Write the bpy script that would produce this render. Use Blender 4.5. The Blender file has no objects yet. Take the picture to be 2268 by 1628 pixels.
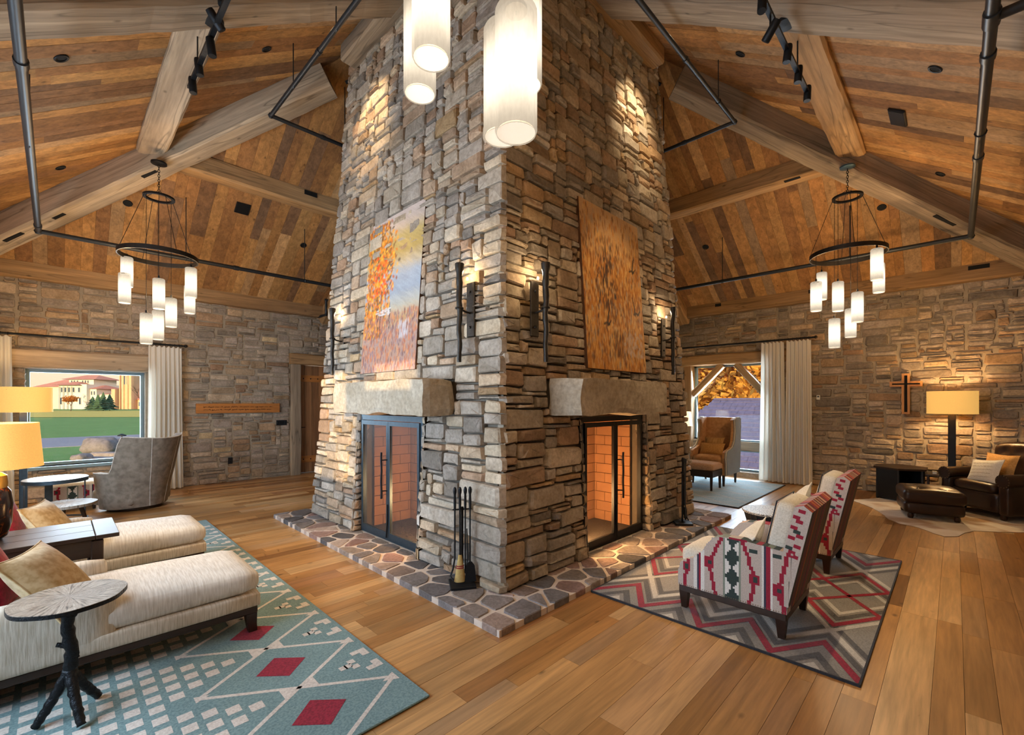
import bpy, math, random
import numpy as np
from mathutils import Vector, Matrix, noise
PI = math.pi
sc = bpy.context.scene
COL = sc.collection
# ------------------------------------------------------------------ camera
FPX, CXP, CYP, HC = 995.4, 1134.0, 890.8, 1.5      # focal length / principal point / horizon in photo pixels, eye height
AZ = PI/4 - 0.0074
cam = bpy.data.cameras.new('camera')
cam.sensor_fit = 'HORIZONTAL'; cam.sensor_width = 36.0
cam.lens = 36.0*FPX/2268.0
cam.shift_y = (CYP-814.0)/2268.0
cam.clip_start = 0.05; cam.clip_end = 800
cam_o = bpy.data.objects.new('camera', cam); COL.objects.link(cam_o)
cam_o.location = (0, 0, HC); cam_o.rotation_euler = (PI/2, 0, AZ-PI/2)
sc.camera = cam_o
FW = Vector((math.cos(AZ), math.sin(AZ), 0)); RT = Vector((math.sin(AZ), -math.cos(AZ), 0)); EYE = Vector((0, 0, HC))
# ------------------------------------------------------------------ colour management
vs = sc.view_settings
vs.view_transform = 'Standard'; vs.look = 'None'; vs.gamma = 1.0; vs.use_curve_mapping = False
vs.exposure = 0.38
cy = sc.cycles
cy.use_denoising = True
cy.max_bounces = 4; cy.diffuse_bounces = 3; cy.glossy_bounces = 2; cy.transmission_bounces = 2; cy.transparent_max_bounces = 8
cy.use_adaptive_sampling = True; cy.adaptive_threshold = 0.06; cy.adaptive_min_samples = 12
cy.sample_clamp_indirect = 4.0; cy.caustics_reflective = False; cy.caustics_refractive = False
# ------------------------------------------------------------------ world: evening sky, peach at the horizon, blue above
W = bpy.data.worlds.new('sky'); sc.world = W; W.use_nodes = True
_nt = W.node_tree; _bg = _nt.nodes['Background']
_tc = _nt.nodes.new('ShaderNodeTexCoord'); _sx = _nt.nodes.new('ShaderNodeSeparateXYZ'); _rp = _nt.nodes.new('ShaderNodeValToRGB')
_nt.links.new(_tc.outputs['Generated'], _sx.inputs[0]); _nt.links.new(_sx.outputs['Z'], _rp.inputs['Fac']); _nt.links.new(_rp.outputs['Color'], _bg.inputs['Color'])
_e = _rp.color_ramp.elements
_e[0].position = 0.0; _e[0].color = (1.0, 0.72, 0.46, 1)
_e[1].position = 0.75; _e[1].color = (0.36, 0.56, 0.92, 1)
_x = _rp.color_ramp.elements.new(0.14); _x.color = (0.92, 0.78, 0.64, 1)
_x = _rp.color_ramp.elements.new(0.32); _x.color = (0.62, 0.74, 0.92, 1)
_bg.inputs['Strength'].default_value = 0.95
# ------------------------------------------------------------------ sun (low, warm, from the near-left side) and daylight at the windows
def lamp(name, kind, loc, power, color, **kw):
    d = bpy.data.lights.new(name, kind); d.energy = power; d.color = color
    for k, v in kw.items():
        if k not in ('aim', 'parent'): setattr(d, k, v)
    o = bpy.data.objects.new(name, d); COL.objects.link(o); o.location = loc
    if 'aim' in kw:
        o.rotation_euler = (Vector(kw['aim'])-Vector(loc)).to_track_quat('-Z', 'Y').to_euler()
    if kw.get('parent') is not None: o.parent = kw['parent']
    return o
sun = lamp('sun', 'SUN', (-20, 0, 6), 5.5, (1.0, 0.74, 0.42), angle=0.01)
sun.rotation_euler = Vector((0.62, 0.78, -0.115)).to_track_quat('-Z', 'Y').to_euler()
day_a = lamp('daylight_near_window', 'AREA', (-1.5, 4.4, 1.55), 260, (0.60, 0.79, 1.0), shape='RECTANGLE', size=4.6, size_y=1.7, aim=(3, 4.4, 0.9))
day_b = lamp('daylight_far_window', 'AREA', (0.37, 10.15, 1.28), 90, (0.66, 0.83, 1.0), shape='RECTANGLE', size=1.3, size_y=1.4, aim=(0.6, 5, 0.4))
day_c = lamp('daylight_side_window', 'AREA', (10.0, 3.45, 1.2), 200, (0.66, 0.83, 1.0), shape='RECTANGLE', size=1.5, size_y=2.0, aim=(5, 2.6, 0.0))

# ------------------------------------------------------------------ pixel helpers: a pixel is a direction, the surface it lies on gives the distance
def ray(px, py): return FW + RT*((px-CXP)/FPX) + Vector((0, 0, (CYP-py)/FPX))
def on_z(px, py, z=0.0): r = ray(px, py); return EYE + r*((z-HC)/r.z)
def on_x(px, py, x): r = ray(px, py); return EYE + r*(x/r.x)
def on_y(px, py, y): r = ray(px, py); return EYE + r*(y/r.y)
def at_d(px, py, d): return EYE + ray(px, py)*d
def pix(p):
    q = Vector(p)-EYE; d = q.dot(FW)
    if d < 0.05: return None
    return (CXP+FPX*q.dot(RT)/d, CYP-FPX*q.z/d, d)
# ------------------------------------------------------------------ the room
X0, X1, Y0, Y1 = -1.3, 9.65, -1.2, 9.75
ZC, SL = 3.42, 0.6667
CX, CY = 4.175, 4.275
def ceil_z(x, y): return ZC + SL*max(0, min(x-X0, X1-x, y-Y0, Y1-y))
def on_ceiling(px, py):
    r = ray(px, py); t = 0.3
    while t < 20:
        p = EYE+r*t
        if p.z >= ceil_z(p.x, p.y): return p
        t += 0.004
    return EYE+r*5
# ------------------------------------------------------------------ object helpers
def tag(o, label=None, cat=None, group=None, kind=None):
    if label: o['label'] = label
    if cat: o['category'] = cat
    if group: o['group'] = group
    if kind: o['kind'] = kind
    return o
def thing(name, label=None, cat=None, loc=(0, 0, 0), rz=0.0, group=None, kind=None):
    o = bpy.data.objects.new(name, None); o.empty_display_size = 0.1; COL.objects.link(o)
    o.location = loc; o.rotation_euler = (0, 0, rz)
    return tag(o, label, cat, group, kind)
def copy_tree(o, parent=None):
    c = o.copy(); COL.objects.link(c); c.parent = parent
    for ch in o.children: copy_tree(ch, c)
    return c
def lerp(a, b, t): return a+(b-a)*t
class MB:
    """collects geometry for ONE mesh; every vertex carries a tint colour"""
    def __init__(s): s.v = []; s.f = []; s.t = []
    def add(s, vs, fs, t=(0.5, 0.5, 0.5)):
        b = len(s.v); s.v += [tuple(p) for p in vs]; s.f += [tuple(i+b for i in f) for f in fs]; s.t += [t]*len(vs); return s
    def box(s, x0, x1, y0, y1, z0, z1, t=(0.5, 0.5, 0.5), M=None):
        v = [Vector(p) for p in ((x0, y0, z0), (x1, y0, z0), (x1, y1, z0), (x0, y1, z0), (x0, y0, z1), (x1, y0, z1), (x1, y1, z1), (x0, y1, z1))]
        if M: v = [M@p for p in v]
        return s.add(v, [(3, 2, 1, 0), (4, 5, 6, 7), (0, 1, 5, 4), (1, 2, 6, 5), (2, 3, 7, 6), (3, 0, 4, 7)], t)
    def cbox(s, c, sz, t=(0.5, 0.5, 0.5), M=None, ch=None):
        """box about c with chamfered vertical and horizontal edges"""
        hx, hy, hz = sz[0]/2, sz[1]/2, sz[2]/2
        k = min(ch if ch else 0.1*min(sz), 0.49*min(sz))
        vs = []
        for sx in (-1, 1):
            for sy in (-1, 1):
                for sz_ in (-1, 1):
                    vs += [(sx*(hx-k), sy*(hy-k), sz_*hz), (sx*(hx-k), sy*hy, sz_*(hz-k)), (sx*hx, sy*(hy-k), sz_*(hz-k))]
        def I(sx, sy, z, k_): return ((sx > 0)*4+(sy > 0)*2+(z > 0))*3+k_
        fs = []
        for z in (-1, 1):
            f = [I(-1, -1, z, 0), I(1, -1, z, 0), I(1, 1, z, 0), I(-1, 1, z, 0)]; fs.append(f if z > 0 else f[::-1])
        for y in (-1, 1):
            f = [I(-1, y, -1, 1), I(1, y, -1, 1), I(1, y, 1, 1), I(-1, y, 1, 1)]; fs.append(f if y < 0 else f[::-1])
        for x in (-1, 1):
            f = [I(x, -1, -1, 2), I(x, 1, -1, 2), I(x, 1, 1, 2), I(x, -1, 1, 2)]; fs.append(f if x > 0 else f[::-1])
        for a in (-1, 1):
            for b in (-1, 1):
                f = [I(-1, a, b, 0), I(1, a, b, 0), I(1, a, b, 1), I(-1, a, b, 1)]; fs.append(f if a*b < 0 else f[::-1])
                f = [I(a, -1, b, 0), I(a, 1, b, 0), I(a, 1, b, 2), I(a, -1, b, 2)]; fs.append(f[::-1] if a*b < 0 else f)
                f = [I(a, b, -1, 1), I(a, b, 1, 1), I(a, b, 1, 2), I(a, b, -1, 2)]; fs.append(f if a*b > 0 else f[::-1])
        for x in (-1, 1):
            for y in (-1, 1):
                for z in (-1, 1):
                    f = [I(x, y, z, 0), I(x, y, z, 1), I(x, y, z, 2)]; fs.append(f)
        C = Vector(c); vs = [C+Vector(p) for p in vs]
        if M: vs = [M@p for p in vs]
        return s.add(vs, fs, t)
    def rbox(s, c, sz, r, n=5, puff=0.0, t=(0.5, 0.5, 0.5), M=None, fn=None, sag=0.0):
        """rounded, optionally pillowy block: a cube grid pushed onto the rounded box"""
        hx, hy, hz = sz[0]/2, sz[1]/2, sz[2]/2; r = min(r, hx, hy, hz)
        C = Vector(c); vs = []; fs = []; idx = {}
        def vert(i, j, k):
            key = (i, j, k)
            if key in idx: return idx[key]
            g = []
            for q in (i, j, k):
                w = q/n*2-1; g.append(math.copysign(abs(w)**0.75, w))
            p = Vector((g[0]*hx, g[1]*hy, g[2]*hz))
            inn = Vector((max(-(hx-r), min(hx-r, p.x)), max(-(hy-r), min(hy-r, p.y)), max(-(hz-r), min(hz-r, p.z))))
            d = p-inn
            if d.length > 1e-7: p = inn+d.normalized()*r
            if puff:
                p.z += math.copysign(1, p.z)*puff*max(0, 1-(p.x/hx)**2)*max(0, 1-(p.y/hy)**2)*min(1, abs(p.z)/max(1e-6, hz)*1.2)
            if sag: p.z -= sag*math.exp(-((p.x/hx*1.6)**2+(p.y/hy*1.6)**2))*(p.z > 0)
            if fn: p = fn(p)
            vs.append(p); idx[key] = len(vs)-1; return idx[key]
        for a in range(n):
            for b in range(n):
                fs.append((vert(a, b, 0), vert(a, b+1, 0), vert(a+1, b+1, 0), vert(a+1, b, 0)))
                fs.append((vert(a, b, n), vert(a+1, b, n), vert(a+1, b+1, n), vert(a, b+1, n)))
                fs.append((vert(a, 0, b), vert(a+1, 0, b), vert(a+1, 0, b+1), vert(a, 0, b+1)))
                fs.append((vert(a, n, b), vert(a, n, b+1), vert(a+1, n, b+1), vert(a+1, n, b)))
                fs.append((vert(0, a, b), vert(0, a, b+1), vert(0, a+1, b+1), vert(0, a+1, b)))
                fs.append((vert(n, a, b), vert(n, a+1, b), vert(n, a+1, b+1), vert(n, a, b+1)))
        vs = [C+p for p in vs]
        if M: vs = [M@p for p in vs]
        return s.add(vs, fs, t)
    def pillow(s, c, w, h, d, M=None, t=(0.5, 0.5, 0.5), n=10, ear=0.10):
        """a throw pillow standing in its local XZ plane, thickness along Y, pulled-in sides and pointed corners"""
        vs = []; fs = []
        for side in (-1, 1):
            b = len(vs)
            for i in range(n+1):
                for j in range(n+1):
                    u = i/n*2-1; w_ = j/n*2-1
                    px = u*w/2*(1-ear*(1-w_*w_)); pz = w_*h/2*(1-ear*(1-u*u))
                    th = d/2*(max(0, 1-u*u)**0.45)*(max(0, 1-w_*w_)**0.45)
                    vs.append(Vector((px, side*th, pz)))
            for i in range(n):
                for j in range(n):
                    f = (b+i*(n+1)+j, b+(i+1)*(n+1)+j, b+(i+1)*(n+1)+j+1, b+i*(n+1)+j+1)
                    fs.append(f if side < 0 else f[::-1])
        C = Vector(c); vs = [(M@p if M else p)+C for p in vs]
        return s.add(vs, fs, t)
    def tube(s, path, r, n=8, t=(0.5, 0.5, 0.5), caps=True, closed=False):
        P = [Vector(p) for p in path]; m = len(P)
        R = r if isinstance(r, (list, tuple)) else [r]*m
        b = len(s.v); vs = []; fs = []; up = None
        for i in range(m):
            if closed: d = P[(i+1) % m]-P[i-1]
            else: d = P[min(i+1, m-1)]-P[max(i-1, 0)]
            d = d.normalized() if d.length > 1e-9 else Vector((0, 0, 1))
            if up is None or abs(up.dot(d)) > 0.98: up = Vector((0, 0, 1)) if abs(d.z) < 0.9 else Vector((1, 0, 0))
            a = d.cross(up).normalized(); up = a.cross(d).normalized()
            for k in range(n):
                th = 2*PI*k/n; vs.append(P[i]+(a*math.cos(th)+up*math.sin(th))*R[i])
        for i in range(m if closed else m-1):
            j = (i+1) % m
            for k in range(n):
                k2 = (k+1) % n; fs.append((i*n+k, i*n+k2, j*n+k2, j*n+k))
        if caps and not closed: fs += [tuple(range(n))[::-1], tuple((m-1)*n+k for k in range(n))]
        return s.add(vs, fs, t)
    def lathe(s, prof, n=20, c=(0, 0, 0), t=(0.5, 0.5, 0.5), M=None, caps=True, sx=1.0, sy=1.0):
        C = Vector(c); vs = []; fs = []; m = len(prof)
        for r, z in prof:
            for k in range(n):
                th = 2*PI*k/n; p = C+Vector((r*math.cos(th)*sx, r*math.sin(th)*sy, z)); vs.append(M@p if M else p)
        for i in range(m-1):
            for k in range(n):
                k2 = (k+1) % n; fs.append((i*n+k, i*n+k2, (i+1)*n+k2, (i+1)*n+k))
        if caps:
            if prof[0][0] > 1e-6: fs.append(tuple(range(n))[::-1])
            if prof[-1][0] > 1e-6: fs.append(tuple((m-1)*n+k for k in range(n)))
        return s.add(vs, fs, t)
    def prism(s, poly, a0, a1, to3=None, t=(0.5, 0.5, 0.5)):
        """polygon (u,w) swept from a0 to a1 along the third axis; to3(u,w,a) places it"""
        to3 = to3 or (lambda u, w, a: (u, w, a)); n = len(poly)
        vs = [to3(u, w, a0) for u, w in poly]+[to3(u, w, a1) for u, w in poly]
        fs = [tuple(range(n))[::-1], tuple(range(n, 2*n))]+[(i, (i+1) % n, n+(i+1) % n, n+i) for i in range(n)]
        return s.add(vs, fs, t)
    def poly(s, pts, t=(0.5, 0.5, 0.5)): return s.add(pts, [tuple(range(len(pts)))], t)
    def mesh(s, name):
        me = bpy.data.meshes.new(name); me.from_pydata(s.v, [], s.f)
        a = me.color_attributes.new('tint', 'FLOAT_COLOR', 'POINT')
        arr = np.ones((len(s.v), 4), dtype=np.float32)
        if s.t: arr[:, :3] = np.array(s.t, dtype=np.float32)
        a.data.foreach_set('color', arr.ravel())
        return me
    def build(s, name, mat, parent=None, smooth=False, fix=False):
        me = s.mesh(name)
        if fix:
            import bmesh
            bm = bmesh.new(); bm.from_mesh(me); bmesh.ops.recalc_face_normals(bm, faces=bm.faces); bm.to_mesh(me); bm.free()
        if smooth:
            me.polygons.foreach_set('use_smooth', [True]*len(me.polygons))
            if smooth != 'all':
                try: me.set_sharp_from_angle(angle=math.radians(40))
                except Exception: pass
        me.materials.append(MAT[mat])
        o = bpy.data.objects.new(name, me); COL.objects.link(o)
        if parent is not None: o.parent = parent
        return o
def inst(src, parent=None, loc=None, rot=None, name=None):
    """another object that shares the mesh of src"""
    o = bpy.data.objects.new(name or src.name.split('.')[0], src.data); COL.objects.link(o)
    o.parent = parent if parent is not None else src.parent
    if loc is not None: o.location = loc
    if rot is not None: o.rotation_euler = rot
    return o
def Rz(a): return Matrix.Rotation(a, 4, 'Z')
def Rx(a): return Matrix.Rotation(a, 4, 'X')
def Ry(a): return Matrix.Rotation(a, 4, 'Y')
def Tr(*p): return Matrix.Translation(Vector(p))

# ------------------------------------------------------------------ materials
MAT = {}
def nd(nt, typ, ins=None, **props):
    n = nt.nodes.new(typ)
    for k, v in props.items(): setattr(n, k, v)
    for k, v in (ins or {}).items():
        if hasattr(v, 'is_output'): nt.links.new(v, n.inputs[k])
        else: n.inputs[k].default_value = v
    return n
def c4(c): return (c[0], c[1], c[2], 1.0)
def hexc(h):
    h = h.lstrip('#'); r = [int(h[i:i+2], 16)/255 for i in (0, 2, 4)]
    return tuple(x/12.92 if x <= 0.04045 else ((x+0.055)/1.055)**2.4 for x in r)
def newmat(name):
    m = bpy.data.materials.new(name); m.use_nodes = True; MAT[name] = m
    nt = m.node_tree; return m, nt, nt.nodes['Principled BSDF']
def mixc(nt, fac, a, b, mode='MIX'):
    n = nt.nodes.new('ShaderNodeMix'); n.data_type = 'RGBA'; n.blend_type = mode
    for sock, v in ((n.inputs[0], fac), (n.inputs[6], a), (n.inputs[7], b)):
        if hasattr(v, 'is_output'): nt.links.new(v, sock)
        elif sock == n.inputs[0]: sock.default_value = v
        else: sock.default_value = c4(v)
    return n.outputs[2]
def math_n(nt, op, a, b=None, c=None):
    n = nt.nodes.new('ShaderNodeMath'); n.operation = op
    for i, v in enumerate((a, b, c)):
        if v is None: continue
        if hasattr(v, 'is_output'): nt.links.new(v, n.inputs[i])
        else: n.inputs[i].default_value = v
    return n.outputs[0]
def ramp(nt, fac, stops, interp='LINEAR'):
    n = nt.nodes.new('ShaderNodeValToRGB'); n.color_ramp.interpolation = interp
    nt.links.new(fac, n.inputs[0]); e = n.color_ramp.elements
    while len(e) > 1: e.remove(e[-1])
    e[0].position = stops[0][0]; e[0].color = c4(stops[0][1])
    for p, c in stops[1:]:
        x = e.new(p); x.color = c4(c)
    return n.outputs[0]
def objco(nt): return nd(nt, 'ShaderNodeTexCoord').outputs['Object']
def tintco(nt): return nd(nt, 'ShaderNodeAttribute', attribute_name='tint')
def noise_n(nt, vec, scale, detail=4, rough=0.55, dist=0.0):
    return nd(nt, 'ShaderNodeTexNoise', {'Vector': vec, 'Scale': scale, 'Detail': detail, 'Roughness': rough, 'Distortion': dist}).outputs['Fac']
def bump_n(nt, bsdf, h, strength, dist=0.01):
    b = nd(nt, 'ShaderNodeBump', {'Height': h, 'Strength': strength, 'Distance': dist})
    nt.links.new(b.outputs[0], bsdf.inputs['Normal'])
def pbr(name, col, rough=0.6, metal=0.0, nscale=None, namt=0.25, bump=None, spec=0.5, sheen=0.0):
    m, nt, b = newmat(name); b.inputs['Roughness'].default_value = rough; b.inputs['Metallic'].default_value = metal
    b.inputs['Specular IOR Level'].default_value = spec
    if sheen: b.inputs['Sheen Weight'].default_value = sheen
    b.inputs['Base Color'].default_value = c4(col)
    if nscale:
        f = noise_n(nt, objco(nt), nscale, 5)
        c = mixc(nt, f, tuple(x*(1-namt) for x in col), tuple(min(1, x*(1+namt)) for x in col))
        nt.links.new(c, b.inputs['Base Color'])
    if bump:
        f = noise_n(nt, objco(nt), bump[0], 4); bump_n(nt, b, f, bump[1])
    return m
def emis(name, col, strength, mix=None):
    m, nt, b = newmat(name); b.inputs['Base Color'].default_value = c4(col)
    b.inputs['Emission Color'].default_value = c4(col); b.inputs['Emission Strength'].default_value = strength
    return m
def tintmat(name, rough=0.8, bump=None, nscale=None, namt=0.15, sheen=0.0, spec=0.3):
    """the vertex tint IS the colour (woven or printed patterns)"""
    m, nt, b = newmat(name); a = tintco(nt); b.inputs['Roughness'].default_value = rough; b.inputs['Specular IOR Level'].default_value = spec
    if sheen: b.inputs['Sheen Weight'].default_value = sheen
    c = a.outputs['Color']
    if nscale:
        f = noise_n(nt, objco(nt), nscale, 3)
        c = mixc(nt, 1.0, c, ramp(nt, f, [(0.25, (1-namt,)*3), (0.75, (1+namt,)*3)]), 'MULTIPLY')
    nt.links.new(c, b.inputs['Base Color'])
    if bump: bump_n(nt, b, noise_n(nt, objco(nt), bump[0], 3), bump[1])
    return m
def wood(name, stops, axis='X', along=0.9, across=16.0, rough=0.55, contrast=(0.62, 1.12), bump=0.15, knots=0.5, spec=0.4, use_tint=True, crack=0.0):
    """boards: tint.r picks the board's own colour, tint.b shifts its grain; grain runs along the object-space axis"""
    m, nt, b = newmat(name); a = tintco(nt); co = objco(nt)
    sep = nd(nt, 'ShaderNodeSeparateColor', {'Color': a.outputs['Color']})
    shift = math_n(nt, 'MULTIPLY', sep.outputs[2], 37.0)
    comb = nd(nt, 'ShaderNodeCombineXYZ', {'X': shift, 'Y': shift, 'Z': shift})
    v = nd(nt, 'ShaderNodeVectorMath', {0: co, 1: comb.outputs[0]}, operation='ADD').outputs[0]
    sc3 = {'X': (along, across, across), 'Y': (across, along, across), 'Z': (across, across, along)}[axis]
    vg = nd(nt, 'ShaderNodeVectorMath', {0: v, 1: sc3}, operation='MULTIPLY').outputs[0]
    base = ramp(nt, sep.outputs[0], stops) if use_tint else None
    g = noise_n(nt, vg, 1.0, 6, 0.62, 0.6)
    if base is None: base = ramp(nt, noise_n(nt, nd(nt, 'ShaderNodeVectorMath', {0: v, 1: tuple(x*0.35 for x in sc3)}, operation='MULTIPLY').outputs[0], 0.8, 3), stops)
    col = mixc(nt, 1.0, base, ramp(nt, g, [(0.3, (contrast[0],)*3), (0.68, (contrast[1],)*3)]), 'MULTIPLY')
    fine = noise_n(nt, nd(nt, 'ShaderNodeVectorMath', {0: v, 1: tuple(x*(4 if x == across else 3) for x in sc3)}, operation='MULTIPLY').outputs[0], 1.0, 3, 0.5)
    col = mixc(nt, 1.0, col, ramp(nt, fine, [(0.35, (0.86,)*3), (0.6, (1.05,)*3)]), 'MULTIPLY')
    if knots:
        vk = nd(nt, 'ShaderNodeVectorMath', {0: v, 1: tuple(5.0 if x == along else 9.0 for x in sc3)}, operation='MULTIPLY').outputs[0]
        vo = nd(nt, 'ShaderNodeTexVoronoi', {'Vector': vk, 'Scale': 0.55, 'Randomness': 1.0}).outputs['Distance']
        k = ramp(nt, vo, [(0.03, (1-knots,)*3), (0.10, (1.0,)*3)])
        col = mixc(nt, 1.0, col, k, 'MULTIPLY')
    if crack:
        vc = nd(nt, 'ShaderNodeVectorMath', {0: v, 1: tuple(x*0.5 for x in sc3)}, operation='MULTIPLY').outputs[0]
        w = noise_n(nt, vc, 1.3, 2, 0.4, 0.2)
        lines = ramp(nt, math_n(nt, 'ABSOLUTE', math_n(nt, 'SUBTRACT', w, 0.5)), [(0.0, (1-crack,)*3), (0.018, (1.0,)*3)])
        col = mixc(nt, 1.0, col, lines, 'MULTIPLY')
    col = mixc(nt, 1.0, col, ramp(nt, sep.outputs[1], [(0, (0.8,)*3), (1, (1.2,)*3)]), 'MULTIPLY')
    nt.links.new(col, b.inputs['Base Color']); b.inputs['Roughness'].default_value = rough; b.inputs['Specular IOR Level'].default_value = spec
    if bump: bump_n(nt, b, g, bump, 0.006)
    return m
def stone(name, stops, rough=0.9, bump=0.5, vein=(0.72, 1.18), sc=(5.0, 34.0)):
    m, nt, b = newmat(name); a = tintco(nt); co = objco(nt)
    sep = nd(nt, 'ShaderNodeSeparateColor', {'Color': a.outputs['Color']})
    base = ramp(nt, sep.outputs[0], stops)
    n1 = noise_n(nt, co, sc[0], 5, 0.6, 0.8); n2 = noise_n(nt, co, sc[1], 5, 0.65)
    col = mixc(nt, 1.0, base, ramp(nt, n1, [(0.3, (vein[0], vein[0]*0.96, vein[0]*0.9)), (0.7, (vein[1], vein[1]*1.0, vein[1]*1.03))]), 'MULTIPLY')
    col = mixc(nt, 1.0, col, ramp(nt, n2, [(0.3, (0.72,)*3), (0.62, (1.1,)*3)]), 'MULTIPLY')
    col = mixc(nt, 1.0, col, ramp(nt, sep.outputs[1], [(0, (0.72,)*3), (1, (1.25,)*3)]), 'MULTIPLY')
    nt.links.new(col, b.inputs['Base Color']); b.inputs['Roughness'].default_value = rough; b.inputs['Specular IOR Level'].default_value = 0.25
    if bump: bump_n(nt, b, math_n(nt, 'ADD', n1, math_n(nt, 'MULTIPLY', n2, 0.6)), bump, 0.012)
    return m
def seethrough(name, col, share, emit=0.0, rough=0.6):
    """partly transparent sheet (glass, gauze, wire mesh)"""
    m, nt, b = newmat(name); b.inputs['Base Color'].default_value = c4(col); b.inputs['Roughness'].default_value = rough
    if emit: b.inputs['Emission Color'].default_value = c4(col); b.inputs['Emission Strength'].default_value = emit
    tr = nd(nt, 'ShaderNodeBsdfTransparent'); mx = nd(nt, 'ShaderNodeMixShader', {0: share, 1: b.outputs[0], 2: tr.outputs[0]})
    nt.links.new(mx.outputs[0], nt.nodes['Material Output'].inputs['Surface'])
    return m
# ------------------------------------------------------------------ material palette
stone('stone_chimney', [(0.0, hexc('#7b736a')), (0.2, hexc('#958b7f')), (0.4, hexc('#a89d8e')), (0.55, hexc('#b3a48d')), (0.7, hexc('#a9937a')), (0.85, hexc('#9c8068')), (0.94, hexc('#b0946c')), (1.0, hexc('#c2bbb0'))], bump=0.55)
stone('stone_wall', [(0.0, hexc('#7a7064')), (0.2, hexc('#958878')), (0.4, hexc('#a59585')), (0.6, hexc('#b2a088')), (0.75, hexc('#ab9070')), (0.88, hexc('#9a7c62')), (1.0, hexc('#c9b18a'))], bump=0.5)
stone('stone_flag', [(0.0, hexc('#5c5a5c')), (0.25, hexc('#77716f')), (0.5, hexc('#94877c')), (0.7, hexc('#8c7068')), (0.85, hexc('#a39487')), (1.0, hexc('#6d6763'))], bump=0.4, sc=(7, 40))
stone('stone_mantel', [(0.0, hexc('#a29582')), (1.0, hexc('#b0a490'))], bump=0.6, sc=(4, 26), vein=(0.8, 1.12))
pbr('mortar_dark', hexc('#6a6156'), 0.95, nscale=12, bump=(40, 0.3))
pbr('mortar', hexc('#9b8d79'), 0.95, nscale=14, bump=(40, 0.3))
pbr('mortar_pale', hexc('#cbbcae'), 0.95, nscale=20, bump=(60, 0.25))
wood('floor_wood', [(0.0, hexc('#96683a')), (0.2, hexc('#ab7c48')), (0.4, hexc('#ba8b55')), (0.6, hexc('#c59862')), (0.8, hexc('#d2ab78')), (0.92, hexc('#a06e44')), (1.0, hexc('#dbb888'))], 'X', 1.1, 13, rough=0.33, contrast=(0.7, 1.12), bump=0.05, knots=0.6, spec=0.5)
_ceil = [(0.0, hexc('#7a5c42')), (0.2, hexc('#96693f')), (0.4, hexc('#a97743')), (0.6, hexc('#b5834b')), (0.8, hexc('#c29258')), (0.92, hexc('#94795c')), (1.0, hexc('#cea06a'))]
wood('ceiling_wood_x', _ceil, 'X', 1.2, 15, rough=0.7, contrast=(0.58, 1.14), bump=0.2, knots=0.6)
wood('ceiling_wood_y', _ceil, 'Y', 1.2, 15, rough=0.7, contrast=(0.58, 1.14), bump=0.2, knots=0.6)
_beam = [(0.2, hexc('#85735f')), (0.45, hexc('#a8937a')), (0.65, hexc('#bda88c')), (0.85, hexc('#cdb99e'))]
wood('beam_wood', _beam, 'X', 0.7, 11, rough=0.8, contrast=(0.6, 1.15), bump=0.5, knots=0.45, use_tint=False, crack=0.45)
wood('beam_warm', [(0.2, hexc('#8c6a48')), (0.5, hexc('#b18a5c')), (0.8, hexc('#c9a67a'))], 'X', 0.7, 11, rough=0.75, contrast=(0.62, 1.14), bump=0.4, knots=0.5, use_tint=False, crack=0.4)
wood('door_wood', [(0.0, hexc('#7c5232')), (0.5, hexc('#a87448')), (1.0, hexc('#bb8a5c'))], 'Z', 1.0, 14, rough=0.6, bump=0.2)
wood('sign_wood', [(0.0, hexc('#a8662c')), (1.0, hexc('#c27e3c'))], 'X', 1.0, 14, rough=0.5, bump=0.1, knots=0.0)
wood('dark_wood', [(0.0, hexc('#2a1c14')), (1.0, hexc('#3d2a1e'))], 'X', 2.0, 20, rough=0.4, bump=0.08, knots=0.0)
wood('leg_wood', [(0.0, hexc('#2a1a12')), (1.0, hexc('#3a251a'))], 'Z', 2.0, 20, rough=0.35, bump=0.05, knots=0.0)
pbr('black_iron', hexc('#1d1f22'), 0.5, 0.6, bump=(60, 0.15))
pbr('forged_iron', hexc('#3a3632'), 0.45, 0.8, nscale=18, namt=0.4, bump=(30, 0.4))
pbr('pipe_paint', hexc('#24272a'), 0.42, 0.2)
pbr('steel_frame', hexc('#44525c'), 0.4, 0.7, nscale=25, namt=0.3)
pbr('void_black', hexc('#0c0b0a'), 0.9)
pbr('plaster', hexc('#a79a86'), 0.9)
rnd = random.Random(7)

# ------------------------------------------------------------------ stonework
def pack(Wd, Ht, cu, cv, r, ok, hs=((1, .16), (2, .38), (3, .27), (4, .13), (5, .06))):
    nu = int(round(Wd/cu)); nv = int(round(Ht/cv))
    occ = [[not ok((i+.5)*cu, (j+.5)*cv) for i in range(nu)] for j in range(nv)]
    out = []
    for j in range(nv):
        i = 0
        while i < nu:
            if occ[j][i]: i += 1; continue
            x = r.random(); h = 1
            for hh, p in hs:
                if x < p: h = hh; break
                x -= p
            w = max(2, int(round(r.uniform(1.7, 5.0)*(h*cv)/cu*(2.3 if h == 1 else 1.5 if h == 2 else 0.9))))
            w = min(w, 12)
            k = 0
            while k < w and i+k < nu and not occ[j][i+k]: k += 1
            w = k
            if i+w < nu and not occ[j][i+w]:        # leave no one-cell sliver
                if i+w+1 >= nu or occ[j][i+w+1]: w += 1
            hh = 1
            while hh < h and j+hh < nv and all(not occ[j+hh][i+q] for q in range(w)): hh += 1
            for b in range(hh):
                for q in range(w): occ[j+b][i+q] = True
            out.append((i*cu, j*cv, (i+w)*cu, (j+hh)*cv)); i += w
    return out
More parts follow.
